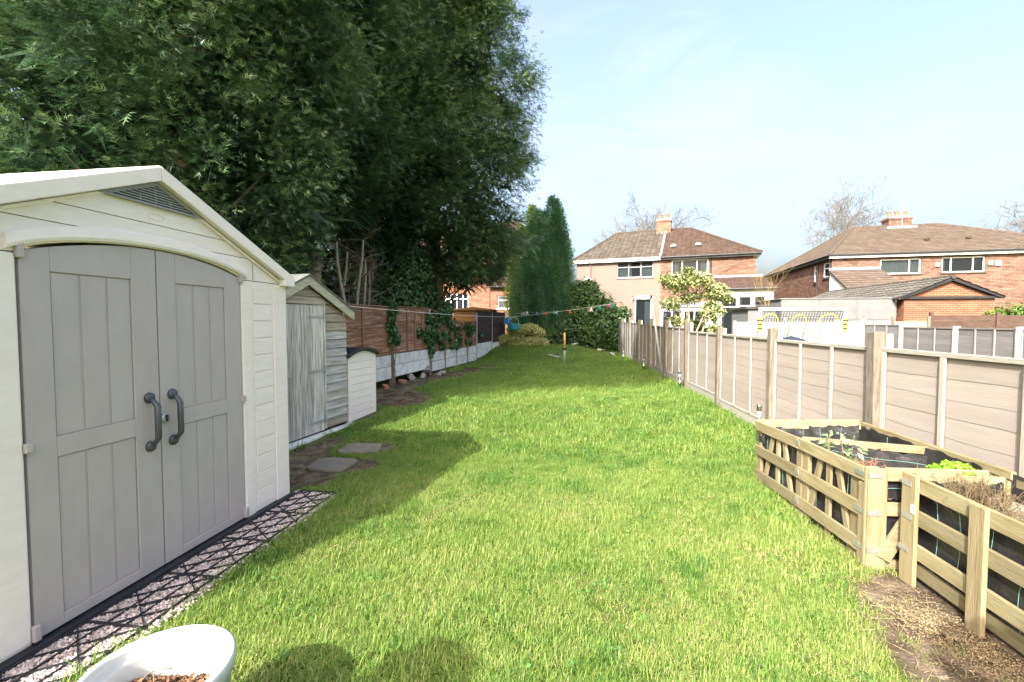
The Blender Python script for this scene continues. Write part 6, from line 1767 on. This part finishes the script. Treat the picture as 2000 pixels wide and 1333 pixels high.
# thin dead stems under the row
def dead_stems():
    spots = [(-4.95, 8.75, 3.3, 'thin bare stem closest to the wooden shed roof'), (-4.75, 9.9, 3.0, 'pale crooked bare stem right of the thick grey trunk'), (-4.6, 10.6, 2.9, 'twisted pale bare stem above the first fence panel'),
             (-4.75, 11.2, 2.7, 'forked bare stem by the ivy thicket'), (-5.1, 10.3, 3.4, 'dark thin stem deep under the conifers')]
    spots += [(-4.55, 9.35, 3.1, 'straight pale stem just right of the grey trunk'), (-4.85, 11.9, 2.8, 'leaning pale stem at the edge of the ivy'), (-4.5, 10.15, 3.3, 'tall thin pale stem in front of the dead twigs')]
    for i, (x, y, h, lab) in enumerate(spots):
        rs = np.random.RandomState(50+i)
        t = thing('sapling', lab, 'stem', (x, y, gzf(x, y)), 0, 'dead stems under the conifers')
        m = MB()
        pts = [(0.07*math.sin(2.1*z+i), 0.07*math.cos(1.7*z+i*2), z) for z in np.linspace(-0.1, h, 9)]
        m.tube(pts, [(0.055 if i % 3 else 0.04)*(1-0.07*k) for k in range(9)], 6)
        m.build('stem', M['palebark'], t, smooth=True)
        b = MB()
        for k in range(30):
            j = rs.randint(2, 9); p = Vector(pts[j]); a = rs.uniform(0, 6.28); ln = rs.uniform(0.25, 0.8)
            e = p + Vector((math.cos(a)*ln, math.sin(a)*ln, rs.uniform(-0.35, 0.45)))
            md = p.lerp(e, 0.5) + Vector(rs.normal(0, 0.05, 3))
            b.tube([p, md, e], [0.011, 0.007, 0.002], 4)
            for q in range(3):
                s = md.lerp(e, rs.rand()); b.tube([s, s + Vector(rs.normal(0, 0.14, 3))], [0.004, 0.0012], 3)
        o = b.build('twigs', M['twig'], t); tag(o, kind='stuff')
dead_stems()

rngv = np.random.default_rng(5)
t = thing('ivy_thicket', 'dark ivy thicket behind the fence under the spreading conifers', 'ivy', (0, 0, 0))
leafmass('foliage', M['ivy'], t, [(-4.6, 12.6, 1.6, 0.9, 1.2, 1.5), (-4.4, 13.8, 1.7, 0.8, 1.1, 1.7), (-4.7, 11.8, 1.2, 0.7, 0.7, 1.1), (-4.35, 13.2, 3.0, 0.7, 0.9, 0.8)], 15000, 0.10, 0.8, 21, 0.4)
tb = MB()
for i in range(6):
    x, y = -4.5 + 0.1*i, 12.2 + 0.45*i
    tb.tube([(x, y, 0), (x + 0.05, y + 0.05, 1.2), (x, y, 2.4)], [0.03, 0.025, 0.012], 5)
tag(tb.build('stems', M['bark'], t), kind='stuff')
t = thing('backdrop_hedge', 'evergreen hedge added as a dark backdrop behind the conifer trunks', 'hedge', (0, 0, 0))  # hedge added so the view between the trunks stays dark
leafmass('foliage', M['ivy'], t, [(-8.6, 3 + 2.1*i, 2.1, 1.1, 1.7, 2.4) for i in range(8)] + [(-7.9, 19.5, 1.9, 1.3, 1.8, 2.2), (-7.4, 22.2, 1.6, 1.2, 1.8, 1.9)], 19000, 0.24, 0.7, 22, 0.3, cut=lambda P: P[:, 0] > -9.0)
tb = MB()
for i in range(8): tb.tube([(-8.6, 3 + 2.1*i, 0), (-8.6, 3 + 2.1*i, 2.5)], [0.06, 0.03], 6)
tag(tb.build('stems', M['bark'], t), kind='stuff')

# ------------------------------------------------------------------ shrubs and conifers at the far end
def upright_plumes(name, label, x, y, plumes, mat, seed, n, L=(0.16, 0.30)):
    """columnar conifer: several pointed plumes of upward sprays"""
    rng = np.random.default_rng(seed)
    g = gzf(x, y)
    t = thing(name, label, 'tree', (x, y, g))
    Ps, As, tn = [], [], []
    tot = sum(p[3]*p[2] for p in plumes)
    for (px, py, r, h, z0) in plumes:
        m = int(n * r*h / tot)
        u = rng.uniform(0, 1, m)**0.85
        th = rng.uniform(0, 6.283, m)
        R_ = r * np.clip(np.minimum(0.55 + 1.4*u, 1.0), 0, 1) * (1 - u**3.2)**0.8 * (0.66 + 0.44*rng.uniform(0, 1, m)) * (1 + 0.16*np.sin(5*th + 9*u + px*7) + 0.10*np.sin(11*th - 14*u))
        z = z0 + u*(h - z0)
        o = np.stack([np.cos(th), np.sin(th), np.zeros(m)], -1)
        P = o*R_[:, None] + np.array([px, py, 0]); P[:, 2] = z
        A = unit(o*0.62 + np.array([0, 0, 1.0]) + rng.normal(0, 0.30, (m, 3)))
        Ps.append(P); As.append(A); tn.append(0.42 + 0.12*np.sin(5*th + 9*u + px*7) + rng.normal(0, 0.12, m))
    P, A, tn = np.concatenate(Ps), np.concatenate(As), np.concatenate(tn)
    Ls = rng.uniform(*L, len(P))
    T = fronds(P, A, Ls, Ls*0.30, 0.0, rng, k=2)
    np_mesh('crown', T.reshape(-1, 3, 3), 3, mat, t, tint=np.repeat(tn, T.shape[1]))
    m = MB()
    for (px, py, r, h, z0) in plumes: m.tube([(0, 0, -0.1), (px*0.6, py*0.6, h*0.35), (px, py, h*0.85)], [0.09, 0.06, 0.015], 7)
    m.build('trunk', M['bark'], t, smooth=True)
    core = MB()
    for (px, py, r, h, z0) in plumes: core.lathe([(0.05, z0*0.5+0.05), (r*0.62, z0 + 0.15*(h-z0)), (r*0.62, z0 + 0.5*(h-z0)), (r*0.35, z0 + 0.8*(h-z0)), (0.02, z0 + 0.92*(h-z0))], c=(px, py, 0), n=9)
    tag(core.build('inner_core', M['leyland_blue'], t), kind='stuff')  # solid dark green core filling each plume
    return t
upright_plumes('columnar_conifer', 'dark green columnar conifer at the end of the lawn', -0.72, 22.0, [(0.0, -0.1, 0.88, 6.1, 0.1), (0.40, 0.1, 0.66, 6.85, 0.3), (0.78, -0.05, 0.62, 6.2, 0.2), (-0.50, 0.05, 0.66, 5.7, 0.2), (-0.88, -0.1, 0.58, 4.3, 0.1), (0.66, 0.1, 0.5, 6.7, 0.4), (-0.25, 0.2, 0.6, 6.3, 0.4), (0.98, 0.1, 0.55, 5.2, 0.1), (0.1, -0.5, 0.6, 4.6, 0.1), (-0.6, -0.4, 0.5, 3.6, 0.1), (0.7, -0.4, 0.5, 4.0, 0.1)], M['leyland_blue'], 31, 30000)
upright_plumes('golden_conifer', 'yellow-green conifer behind the dark columnar one', -1.95, 24.6, [(0.0, 0.0, 0.75, 6.0, 0.2), (0.55, 0.1, 0.65, 7.1, 0.5), (-0.35, -0.1, 0.5, 4.4, 0.1)], M['golden'], 32, 7000, (0.2, 0.36))

def shrub(name, label, cat, blobs, n, size, mat, seed, asp=0.5, tmid=0.4, stems=6, base=None, tvar=0.14, stem_mat='bark', lumpf=1.0, flat=0.6, shell=0.25, infill=0.5):
    t = thing(name, label, cat, (0, 0, 0))
    leafmass('foliage', mat, t, blobs, n, size, asp, seed, tmid, tvar, flat, shell, lumpf=lumpf, infill=infill)
    rs = np.random.RandomState(seed)
    bx, by = base or (np.mean([b[0] for b in blobs]), np.mean([b[1] for b in blobs]))
    g = gzf(bx, by)
    m = MB()
    for i in range(stems):
        b = blobs[rs.randint(len(blobs))]
        s = Vector((bx + rs.uniform(-0.15, 0.15), by + rs.uniform(-0.1, 0.1), g - 0.05)); e = Vector((b[0], b[1], b[2] + b[5]*0.3))
        md = s.lerp(e, 0.5) + Vector(rs.normal(0, 0.10, 3))
        m.tube([s, md, e], [0.035, 0.025, 0.008], 5)
    o = m.build('stems', M[stem_mat], t); tag(o, kind='stuff')
    return t
rs_ = np.random.default_rng(77)
hb = [(1.2, 22.2, 2.85, 0.75, 0.7, 0.75), (1.25, 22.1, 1.3, 1.35, 1.1, 1.35), (2.35, 22.0, 1.05, 1.1, 1.0, 1.15), (0.25, 21.9, 0.95, 0.95, 0.9, 1.05), (1.1, 22.2, 2.5, 0.95, 0.85, 0.95), (1.9, 22.1, 2.1, 0.85, 0.8, 0.95), (0.5, 22.1, 2.1, 0.7, 0.7, 0.8), (2.9, 21.8, 0.8, 0.6, 0.8, 0.85), (1.45, 21.6, 0.8, 1.0, 0.6, 0.8), (-0.4, 21.6, 0.75, 0.6, 0.6, 0.7)]
hb += [(b[0] + rs_.uniform(-1, 1)*b[3]*0.8, b[1] - 0.2, b[2] + rs_.uniform(-0.3, 1)*b[5]*0.75, 0.42, 0.42, 0.40) for b in hb for _ in range(3)]
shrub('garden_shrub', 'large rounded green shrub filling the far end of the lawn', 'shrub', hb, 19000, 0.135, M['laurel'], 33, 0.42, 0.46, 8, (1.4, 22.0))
vb = [(b_[0]*1.12 + 0.18, b_[1], b_[2] + 0.16, b_[3]*1.12, b_[4], b_[5]*1.1) for b_ in [(-1.75, 20.05, 0.98, 0.42, 0.35, 0.25), (-1.25, 20.0, 1.05, 0.45, 0.35, 0.22), (-1.9, 20.0, 0.62, 0.45, 0.35, 0.22), (-1.2, 19.8, 0.52, 0.5, 0.35, 0.2), (-2.25, 19.9, 0.58, 0.4, 0.3, 0.2), (-0.8, 19.7, 0.48, 0.32, 0.3, 0.2), (-1.55, 19.7, 0.40, 0.5, 0.3, 0.16), (-0.9, 19.9, 0.9, 0.28, 0.25, 0.18)]]
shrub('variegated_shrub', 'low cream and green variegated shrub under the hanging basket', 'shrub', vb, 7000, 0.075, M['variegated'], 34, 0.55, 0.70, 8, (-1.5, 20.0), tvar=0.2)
bb_ = [(3.75, 15.1, 2.75, 0.6, 0.6, 0.42), (4.35, 15.0, 2.85, 0.55, 0.6, 0.36), (4.9, 15.1, 2.45, 0.55, 0.6, 0.42), (4.1, 15.2, 3.1, 0.35, 0.4, 0.22), (3.55, 15.0, 2.1, 0.5, 0.5, 0.28), (4.75, 14.9, 1.85, 0.5, 0.5, 0.42), (4.2, 15.3, 2.3, 0.5, 0.5, 0.25), (3.4, 15.2, 2.9, 0.35, 0.4, 0.22), (5.25, 15.2, 2.3, 0.3, 0.4, 0.28), (3.7, 14.9, 1.55, 0.45, 0.4, 0.22), (4.85, 14.9, 1.35, 0.3, 0.3, 0.22)]
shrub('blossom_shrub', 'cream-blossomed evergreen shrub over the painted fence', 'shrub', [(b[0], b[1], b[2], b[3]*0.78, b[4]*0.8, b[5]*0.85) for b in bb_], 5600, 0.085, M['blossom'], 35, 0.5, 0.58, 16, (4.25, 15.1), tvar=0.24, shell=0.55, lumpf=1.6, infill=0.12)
# ivy climbing the left fence
def ivy_on_fence(label, s0, sw, z0, zh, n, seed, stem=True, mix=()):
    a = R(-6.84)
    def loc(s, w, z): return (-3.96 + w*math.cos(a) - s*math.sin(a), 8.0 + w*math.sin(a) + s*math.cos(a), z)
    t = thing('climbing_ivy', label, 'ivy', (0, 0, 0), 0, 'ivy growing up the left fence')
    rs = np.random.RandomState(seed)
    bl = []
    for i in range(16):
        c = loc(s0 + rs.normal(0, 1)*sw*1.3, 0.06, z0 + rs.uniform(-0.2, 1)*zh)
        q = rs.uniform(0.4, 1.0)
        bl.append((*c, 0.07, 0.17*q, 0.15*q))
    bl += [(*loc(*m), 0.10, 0.26, 0.24) for m in mix]
    leafmass('foliage', M['ivy'], t, bl, n, 0.075, 0.85, seed, 0.5, 0.15)
    m = MB()
    for i in range(3):
        p = [loc(s0 + 0.07*math.sin(4*z + i*2), 0.06 + 0.015*i, z) for z in np.linspace(0.15, z0 + zh, 8)]
        m.tube(p, [0.010, 0.009, 0.009, 0.008, 0.007, 0.006, 0.005, 0.003], 5)
    m.build('stem', M['dead'], t)
ivy_on_fence('ivy climbing the first wooden post of the left fence', 2.0, 0.10, 1.25, 0.6, 480, 1)
ivy_on_fence('ivy twining up the second post, at the middle of the left fence', 4.15, 0.12, 0.75, 1.0, 520, 2)
ivy_on_fence('bushy ivy mound spilling over the third fence panel', 5.2, 0.55, 0.95, 0.85, 1300, 3, mix=((5.15, 0.05, 1.75), (5.45, 0.06, 1.6), (4.85, 0.05, 1.65), (5.6, 0.05, 1.85), (5.1, 0.05, 1.95)))
ivy_on_fence('thin ivy straggling over the lower fence panel', 7.3, 0.7, 0.9, 0.55, 500, 4)

# ------------------------------------------------------------------ bare trees beyond the roofs
bare_tree('bare_tree', 'bare tree crown behind the chimney of the rendered house', (9.4, 50, 0), 14.2, 3, M['greybark'], 0.60, 0.26, 6, 0.20, 0.46, 3, rmin=0.010)
bare_tree('bare_tree', 'tall bare tree rising behind the right brick house', (26.8, 49, 0), 17.6, 8, M['greybark'], 0.62, 0.28, 6, 0.22, 0.40, 3, rmin=0.010)
bare_tree('bare_tree', 'bare tree at the right edge of the sky', (37.4, 40, 0), 16.0, 5, M['greybark'], 0.6, 0.26, 5, 0.2, 0.36, 3, rmin=0.010)
bare_tree('twiggy_sapling', 'thin yellow-twigged sapling in front of the white extension', (8.6, 20.0, 0.1), 5.8, 12, M['willow'], 0.30, 0.035, 4, 0.55, 0.34, 3)
bare_tree('bare_shrub', 'bare twiggy shrub before the brick garage', (13.4, 16.9, 0.1), 2.2, 21, M['willow'], 0.7, 0.03, 4, 0.15, 0.3, 4)
def far_bush(name, label, c, r, n, seed, mat='farhedge', size=0.16):
    rg = np.random.default_rng(seed)
    t = thing(name, label, 'hedge', (0, 0, 0))
    leafmass('foliage', M[mat], t, [(*c, *r)] + blob_cloud(c, r, 8, rg), n, size, 0.5, seed, 0.45)
    tag(MB().tube([(c[0], c[1], 0), (c[0], c[1], c[2])], [0.06, 0.03], 6).build('stem', M['bark'], t))
far_bush('garden_hedge', 'bright green hedge above the brown fence at the right', (17.0, 18.6, 1.2), (1.9, 0.8, 1.0), 5000, 41)
far_bush('garden_hedge', 'brownish green bush beside the white play area fence', (5.0, 17.3, 0.9), (0.6, 0.6, 0.7), 1800, 42, 'blossom', 0.1)
far_bush('distant_tree', 'pale distant tree top right of the white house', (30.0, 80.0, 4.0), (9, 3, 5.5), 5000, 43, 'farhedge', 0.5)

# ------------------------------------------------------------------ plants in the planters
def sprig(label, x, y, z, h, n, seed, mat, size):
    rs = np.random.default_rng(seed)
    t = thing('herb_plant', label, 'plant', (x, y, z))
    st = MB(); P, Nn = [], []
    for i in range(n):
        a = rs.uniform(0, 6.28); s = rs.uniform(0.02, 0.07)
        e = Vector((math.cos(a)*s, math.sin(a)*s, h*rs.uniform(0.7, 1)))
        st.tube([(0, 0, 0), e*0.5, e], [0.004, 0.003, 0.0015], 4)
        for k in range(10):
            f = 0.35 + 0.65*k/9; P.append(np.array(e)*f + rs.normal(0, 0.006, 3)); Nn.append([rs.normal(0, 0.5), rs.normal(0, 0.5), 1])
    st.build('stem', M['dead'], t)
    V = leaves(np.array(P), np.array(Nn), size, 0.5, rs, 0.4)
    np_mesh('leaf_cluster', V, 4, mat, t, tint=0.5 + rs.normal(0, 0.15, len(P)))
sprig('pale green leafy herb at the planter rail, left of two', 2.02, 3.62, 0.44, 0.30, 4, 1, M['sage'], 0.055)
sprig('pale green leafy herb at the planter rail, right of two', 2.03, 3.42, 0.44, 0.32, 5, 2, M['sage'], 0.06)
def twigs(label, c, r, h, n, seed, mat):
    rs = np.random.RandomState(seed)
    t = thing('dry_plant', label, 'plant', c)
    m = MB()
    for i in range(n):
        a = rs.uniform(0, 6.28); s = rs.uniform(0, 1)
        p = Vector((math.cos(a)*r[0]*s, math.sin(a)*r[1]*s, -0.01))
        e = p + Vector((rs.normal(0, 0.05), rs.normal(0, 0.05), h*rs.uniform(0.5, 1)))
        md = p.lerp(e, 0.5) + Vector(rs.normal(0, 0.015, 3))
        m.tube([p, md, e], [0.0026, 0.002, 0.001], 3)
        for k in range(3):
            q = md.lerp(e, rs.rand()); m.tube([q, q + Vector(rs.normal(0, 0.03, 3)) + Vector((0, 0, 0.015))], [0.0015, 0.0007], 3)
    o = m.build('twigs', mat, t); tag(o, kind='stuff')
twigs('reddish dry twigs on the planter soil', (2.16, 3.42, 0.44), (0.10, 0.12), 0.17, 26, 3, pm('red_twig', [(0.22, 0.10, 0.06), (0.32, 0.17, 0.11)], 9, 0.9))
twigs('straggly dry heather along the nearest planter rail', (2.22, 2.63, 0.52), (0.10, 0.26), 0.20, 190, 4, pm('heather_twig', [(0.075, 0.055, 0.030), (0.15, 0.115, 0.062)], 9, 0.9))
t = thing('parsley_plant', 'bright green curly herb by the fence in the planter', 'plant', (0, 0, 0))
leafmass('foliage', M['parsley'], t, [(2.50, 3.12, 0.60, 0.09, 0.10, 0.06), (2.43, 3.15, 0.58, 0.07, 0.08, 0.05), (2.54, 3.2, 0.57, 0.07, 0.07, 0.05)], 1300, 0.028, 0.8, 3, 0.5)
MB().tube([(2.49, 3.13, 0.42), (2.49, 3.13, 0.58)], 0.006, 5).build('stem', M['parsley'], t)
rock('chalk_lump', 'pale lump of stone in the nearest planter', (2.33, 2.66, 0.56), (0.035, 0.045, 0.025), 31, M['mortar'])
# unseen ball shrubs added beside the camera to cast round shadows on the lawn
for x, y, lab in ((-1.33, 0.36, 'unseen ball shrub added left of the camera to cast a round shadow'), (1.24, 0.75, 'unseen ball shrub added right of the camera to cast a round shadow')):
    t = thing('shadow_shrub', lab, 'shadow caster', (x, y, 0))
    MB().lathe([(0.0, 0.01), (0.13, 0.0), (0.17, 0.28), (0.18, 0.30), (0.16, 0.30), (0.15, 0.26), (0.0, 0.26)], n=20).build('pot', M['pot_clay'], t, smooth=True)
    MB().tube([(0, 0, 0.25), (0, 0, 1.2)], 0.014, 6).build('stem', M['bark'], t)
    leafmass('foliage', M['laurel'], t, [(0, 0, 1.22, 0.21, 0.21, 0.21), (0.05, 0.03, 1.2, 0.18, 0.17, 0.17)], 2600, 0.05, 0.6, 9, 0.4)

# ------------------------------------------------------------------ grass
def tuft_mesh(seed, n, r, h, w, straw, t0=0.12, t1=0.58):
    rng = np.random.default_rng(seed)
    a = rng.uniform(0, 6.283, n); q = r*np.sqrt(rng.uniform(0, 1, n))
    P = np.stack([q*np.cos(a), q*np.sin(a), np.full(n, -0.004)], -1)
    az = rng.uniform(0, 6.283, n); lean = rng.uniform(0.3, 1.9, n)
    H = h*rng.uniform(0.55, 1.25, n); W = w*rng.uniform(0.7, 1.3, n)
    is_straw = rng.uniform(0, 1, n) < straw
    lean = np.where(is_straw, lean + 0.9, lean); H = np.where(is_straw, H*0.8, H)
    d = np.stack([np.cos(az), np.sin(az), np.zeros(n)], -1); s = np.stack([-np.sin(az), np.cos(az), np.zeros(n)], -1)
    up = np.array([0, 0, 1.0])
    p1 = P + up*(H*0.6)[:, None]*np.cos(lean*0.5)[:, None] + d*(H*0.6*np.sin(lean*0.5))[:, None]
    p2 = p1 + up*(H*0.5*np.cos(lean*1.3))[:, None] + d*(H*0.5*np.sin(lean*1.3))[:, None]
    b = s*W[:, None]*0.5
    me_ = bpy.data.meshes.new('grass_tuft')
    V = np.stack([P-b, P+b, p1+b*0.8, p1-b*0.8, p2], 1).reshape(-1, 3)
    F = []
    for i in range(n): F += [(i*5, i*5+1, i*5+2, i*5+3), (i*5+3, i*5+2, i*5+4)]
    me_.from_pydata(V.tolist(), [], F)
    t = np.where(is_straw, rng.uniform(0.72, 1.0, n), rng.uniform(t0, t1, n))
    at = me_.attributes.new('tint', 'FLOAT', 'POINT'); at.data.foreach_set('value', np.repeat(t, 5).astype(np.float32))
    me_.materials.append(M['grass'])
    return bpy.data.objects.new('grass_tuft', me_)

def scatter(name, P, rotz, scale, itint, tufts, label, pick=None):
    me_ = bpy.data.meshes.new(name)
    me_.from_pydata(P.tolist(), [], [])
    for nm, tp, dat in (('rot', 'FLOAT', rotz), ('scl', 'FLOAT', scale), ('itint', 'FLOAT', itint), ('pick', 'FLOAT', pick)):
        a = me_.attributes.new(nm, tp, 'POINT'); a.data.foreach_set('value', np.asarray(dat, np.float32))
    me_.materials.append(M['grass'])
    o = add(name, me_)
    ng = bpy.data.node_groups.new(name + '_scatter', 'GeometryNodeTree')
    ng.interface.new_socket('Geometry', in_out='INPUT', socket_type='NodeSocketGeometry')
    ng.interface.new_socket('Geometry', in_out='OUTPUT', socket_type='NodeSocketGeometry')
    nd, lk = ng.nodes, ng.links
    gi, go = nd.new('NodeGroupInput'), nd.new('NodeGroupOutput')
    iop = nd.new('GeometryNodeInstanceOnPoints')
    jn = nd.new('GeometryNodeJoinGeometry')
    for tf in tufts[::-1]:
        oi = nd.new('GeometryNodeObjectInfo'); oi.inputs['Object'].default_value = tf
        g2 = nd.new('GeometryNodeGeometryToInstance')
        lk.new(oi.outputs['Geometry'], g2.inputs[0]); lk.new(g2.outputs[0], jn.inputs[0])
    def attr(nm):
        a = nd.new('GeometryNodeInputNamedAttribute'); a.data_type = 'FLOAT'; a.inputs['Name'].default_value = nm; return a.outputs[0]
    cx = nd.new('ShaderNodeCombineXYZ'); lk.new(attr('rot'), cx.inputs[2])
    e2r = nd.new('FunctionNodeEulerToRotation'); lk.new(cx.outputs[0], e2r.inputs[0])
    m2p = nd.new('GeometryNodeMeshToPoints')
    lk.new(gi.outputs[0], m2p.inputs[0]); lk.new(m2p.outputs[0], iop.inputs['Points'])
    lk.new(jn.outputs[0], iop.inputs['Instance']); iop.inputs['Pick Instance'].default_value = True; lk.new(attr('pick'), iop.inputs['Instance Index'])
    lk.new(e2r.outputs[0], iop.inputs['Rotation']); lk.new(attr('scl'), iop.inputs['Scale'])
    lk.new(iop.outputs[0], go.inputs[0])
    md = o.modifiers.new('scatter', 'NODES'); md.node_group = ng
    tag(o, label, 'grass', kind='stuff')
    return o

def weeds():
    rng = np.random.default_rng(17)
    P, N_ = [], []
    for _ in range(150):
        y0 = rng.uniform(1.7, 8.0)**1.0; x0 = rng.uniform(-2.0, 2.4)
        if soil_amt(x0, y0) > 0.5 or (x0 > 1.8 and y0 < 4.8): continue
        for k in range(rng.integers(5, 14)):
            a = rng.uniform(0, 6.28); r = rng.uniform(0.005, 0.05)
            P.append((x0 + r*math.cos(a), y0 + r*math.sin(a), gzf(x0, y0) + rng.uniform(0.018, 0.036))); N_.append((math.cos(a)*0.4, math.sin(a)*0.4, 1))
    V = leaves(np.array(P), np.array(N_), 0.022, 0.8, rng, 0.25)
    m = leaf_mat('clover_leaves', [(0.05, 0.13, 0.03), (0.09, 0.20, 0.05), (0.15, 0.27, 0.07)], 0.3)
    o = np_mesh('clover', V, 4, m, tint=rng.uniform(0.2, 0.8, len(P)))
    tag(o, 'small clover and weed leaves dotted through the lawn', 'clover', kind='stuff')
    n = 260
    x, y = rng.uniform(-1.9, 2.3, n), rng.uniform(1.6, 9.0, n)
    P = np.stack([x, y, gz(x, y) + rng.uniform(0.02, 0.04, n)], -1)
    V = leaves(P, np.tile([0, 0, 1.0], (n, 1)), 0.022, 0.55, rng, 0.6)
    o = np_mesh('fallen_leaves', V, 4, pm('dead_leaf', [(0.12, 0.075, 0.045), (0.26, 0.18, 0.11)], 9, 0.9, tint=0.4), tint=rng.uniform(0, 1, n))
    tag(o, 'brown dead leaf bits scattered on the grass', 'leaves', kind='stuff')
weeds()

def in_rect(x, y, ox, oy, rz, x0, x1, y0, y1):
    c, s = math.cos(rz), math.sin(rz)
    lx, ly = (x-ox)*c + (y-oy)*s, -(x-ox)*s + (y-oy)*c
    return (lx > x0) & (lx < x1) & (ly > y0) & (ly < y1)
def blocked(x, y):
    b = in_rect(x, y, -2.47, 1.30, R(-2.46), -2, 0.40, -2, 2.62)
    b |= in_rect(x, y, -3.36, 4.9, R(-9.25), -2, 0.09, -1.2, 1.72)
    b |= in_rect(x, y, -3.10, 6.66, R(-7.3), -2, 0.03, -0.3, 0.78)
    b |= (x > 1.965) & (y > 3.06) & (y < 4.66 - (x-1.95)*0.75) | (x > 2.10) & (y < 2.95)
    b |= x > 2.72
    b |= x < (-3.96 + 0.12*(y-8) + 0.05)
    b |= in_rect(x + 0.05*wob(x, y, 7), y + 0.05*wob(y, x, 7), -2.36, 5.32, R(8), -0.22, 0.18, -0.15, 0.19) | in_rect(x + 0.05*wob(x, y, 7), y + 0.05*wob(y, x, 7), -2.42, 4.66, R(-6), -0.20, 0.21, -0.19, 0.14)
    b |= np.hypot(x + 1.335, y - 1.355) < 0.16
    return b
def zone(y0, y1, dens, seed):
    rng = np.random.default_rng(seed)
    n = int((2.8 + 4.3) * (y1 - y0) * dens)
    x = rng.uniform(-4.3, 2.8, n); y = rng.uniform(y0, y1, n)
    vis = (x > -1.7*y - 1.2) & (x < 1.3*y + 1.2)
    so = soil_amt(x, y)
    ok = vis & ~blocked(x, y) & (rng.uniform(0, 1, n) > so*0.95)
    x, y, so = x[ok], y[ok], so[ok]
    return x, y, so, rng
tn = [tuft_mesh(100+i, 50, 0.066, 0.042, 0.0026, 0.15) for i in range(9)] + [tuft_mesh(120+i, 46, 0.072, 0.040, 0.0026, 0.62) for i in range(3)]
tl = [tuft_mesh(180+i, 34, 0.055, 0.064, 0.0036, 0.04, 0.0, 0.36) for i in range(4)]
tf_ = [tuft_mesh(140+i, 30, 0.085, 0.070, 0.0075, 0.08) for i in range(8)]
def lawn(name, label, y0, y1, dens, seed, tufts, base, n_straw=0, lush=()):
    x, y, so, rng = zone(y0, y1, dens, seed)
    P = np.stack([x, y, gz(x, y)], -1)
    n = len(x)
    w4 = wob(x + 2, y - 5, 6.5)
    w1, w2, w3 = wob(x, y, 0.9), wob(x + 9, y + 3, 2.6), wob(x - 4, y + 7, 1.7)
    near = sstep(5.5, 2.0, y)
    it = base + 0.05*near + 0.09*w1 + 0.10*w2 + 0.085*w4 + rng.normal(0, 0.05, n)
    sc = (1.0 + 0.24*w2 - 0.22*w4 + 0.12*w1 + rng.normal(0, 0.20, n)).clip(0.4, 1.9) * (1 - 0.45*so)
    edge = sstep(0.45, 0.05, 2.74 - x) + sstep(0.35, 0.0, np.abs(x - 1.75) + 9*(y < 2.9) + 9*(y > 4.8)) + 0.8*sstep(0.30, 0.0, np.abs(x + 2.0) + 9*(y > 3.9))
    sc = sc * (1 + 0.5*edge.clip(0, 1))
    k = len(tufts) - n_straw
    pick = rng.integers(0, k, n)
    if n_straw:
        dry = rng.uniform(0, 1, n) < (0.14 + 0.46*near) * sstep(-0.2, 0.6, w3 + 0.5*w4)
        pick = np.where(dry, k + rng.integers(0, n_straw, n), pick)
    if lush:
        pick = np.where(rng.uniform(0, 1, n) < 0.30*sstep(0.0, -0.6, w4 + 0.5*w2), len(tufts) + rng.integers(0, len(lush), n), pick); tufts = list(tufts) + list(lush)
    return scatter(name, P, rng.uniform(0, 6.283, n), sc, it, tufts, label, pick)
lawn('lawn_grass', 'mown lawn grass with straw-coloured patches in the foreground', 0.4, 5.2, 600, 1, tn, 0.03, 3, tl)
lawn('lawn_grass', 'green lawn grass in the middle of the garden', 5.2, 10.5, 330, 2, tn[:9] + tf_[:3] + tn[9:], 0.015, 3, tl)
lawn('lawn_grass', 'shaded lawn grass toward the far end of the garden', 10.5, 22.5, 190, 3, tf_, -0.01)
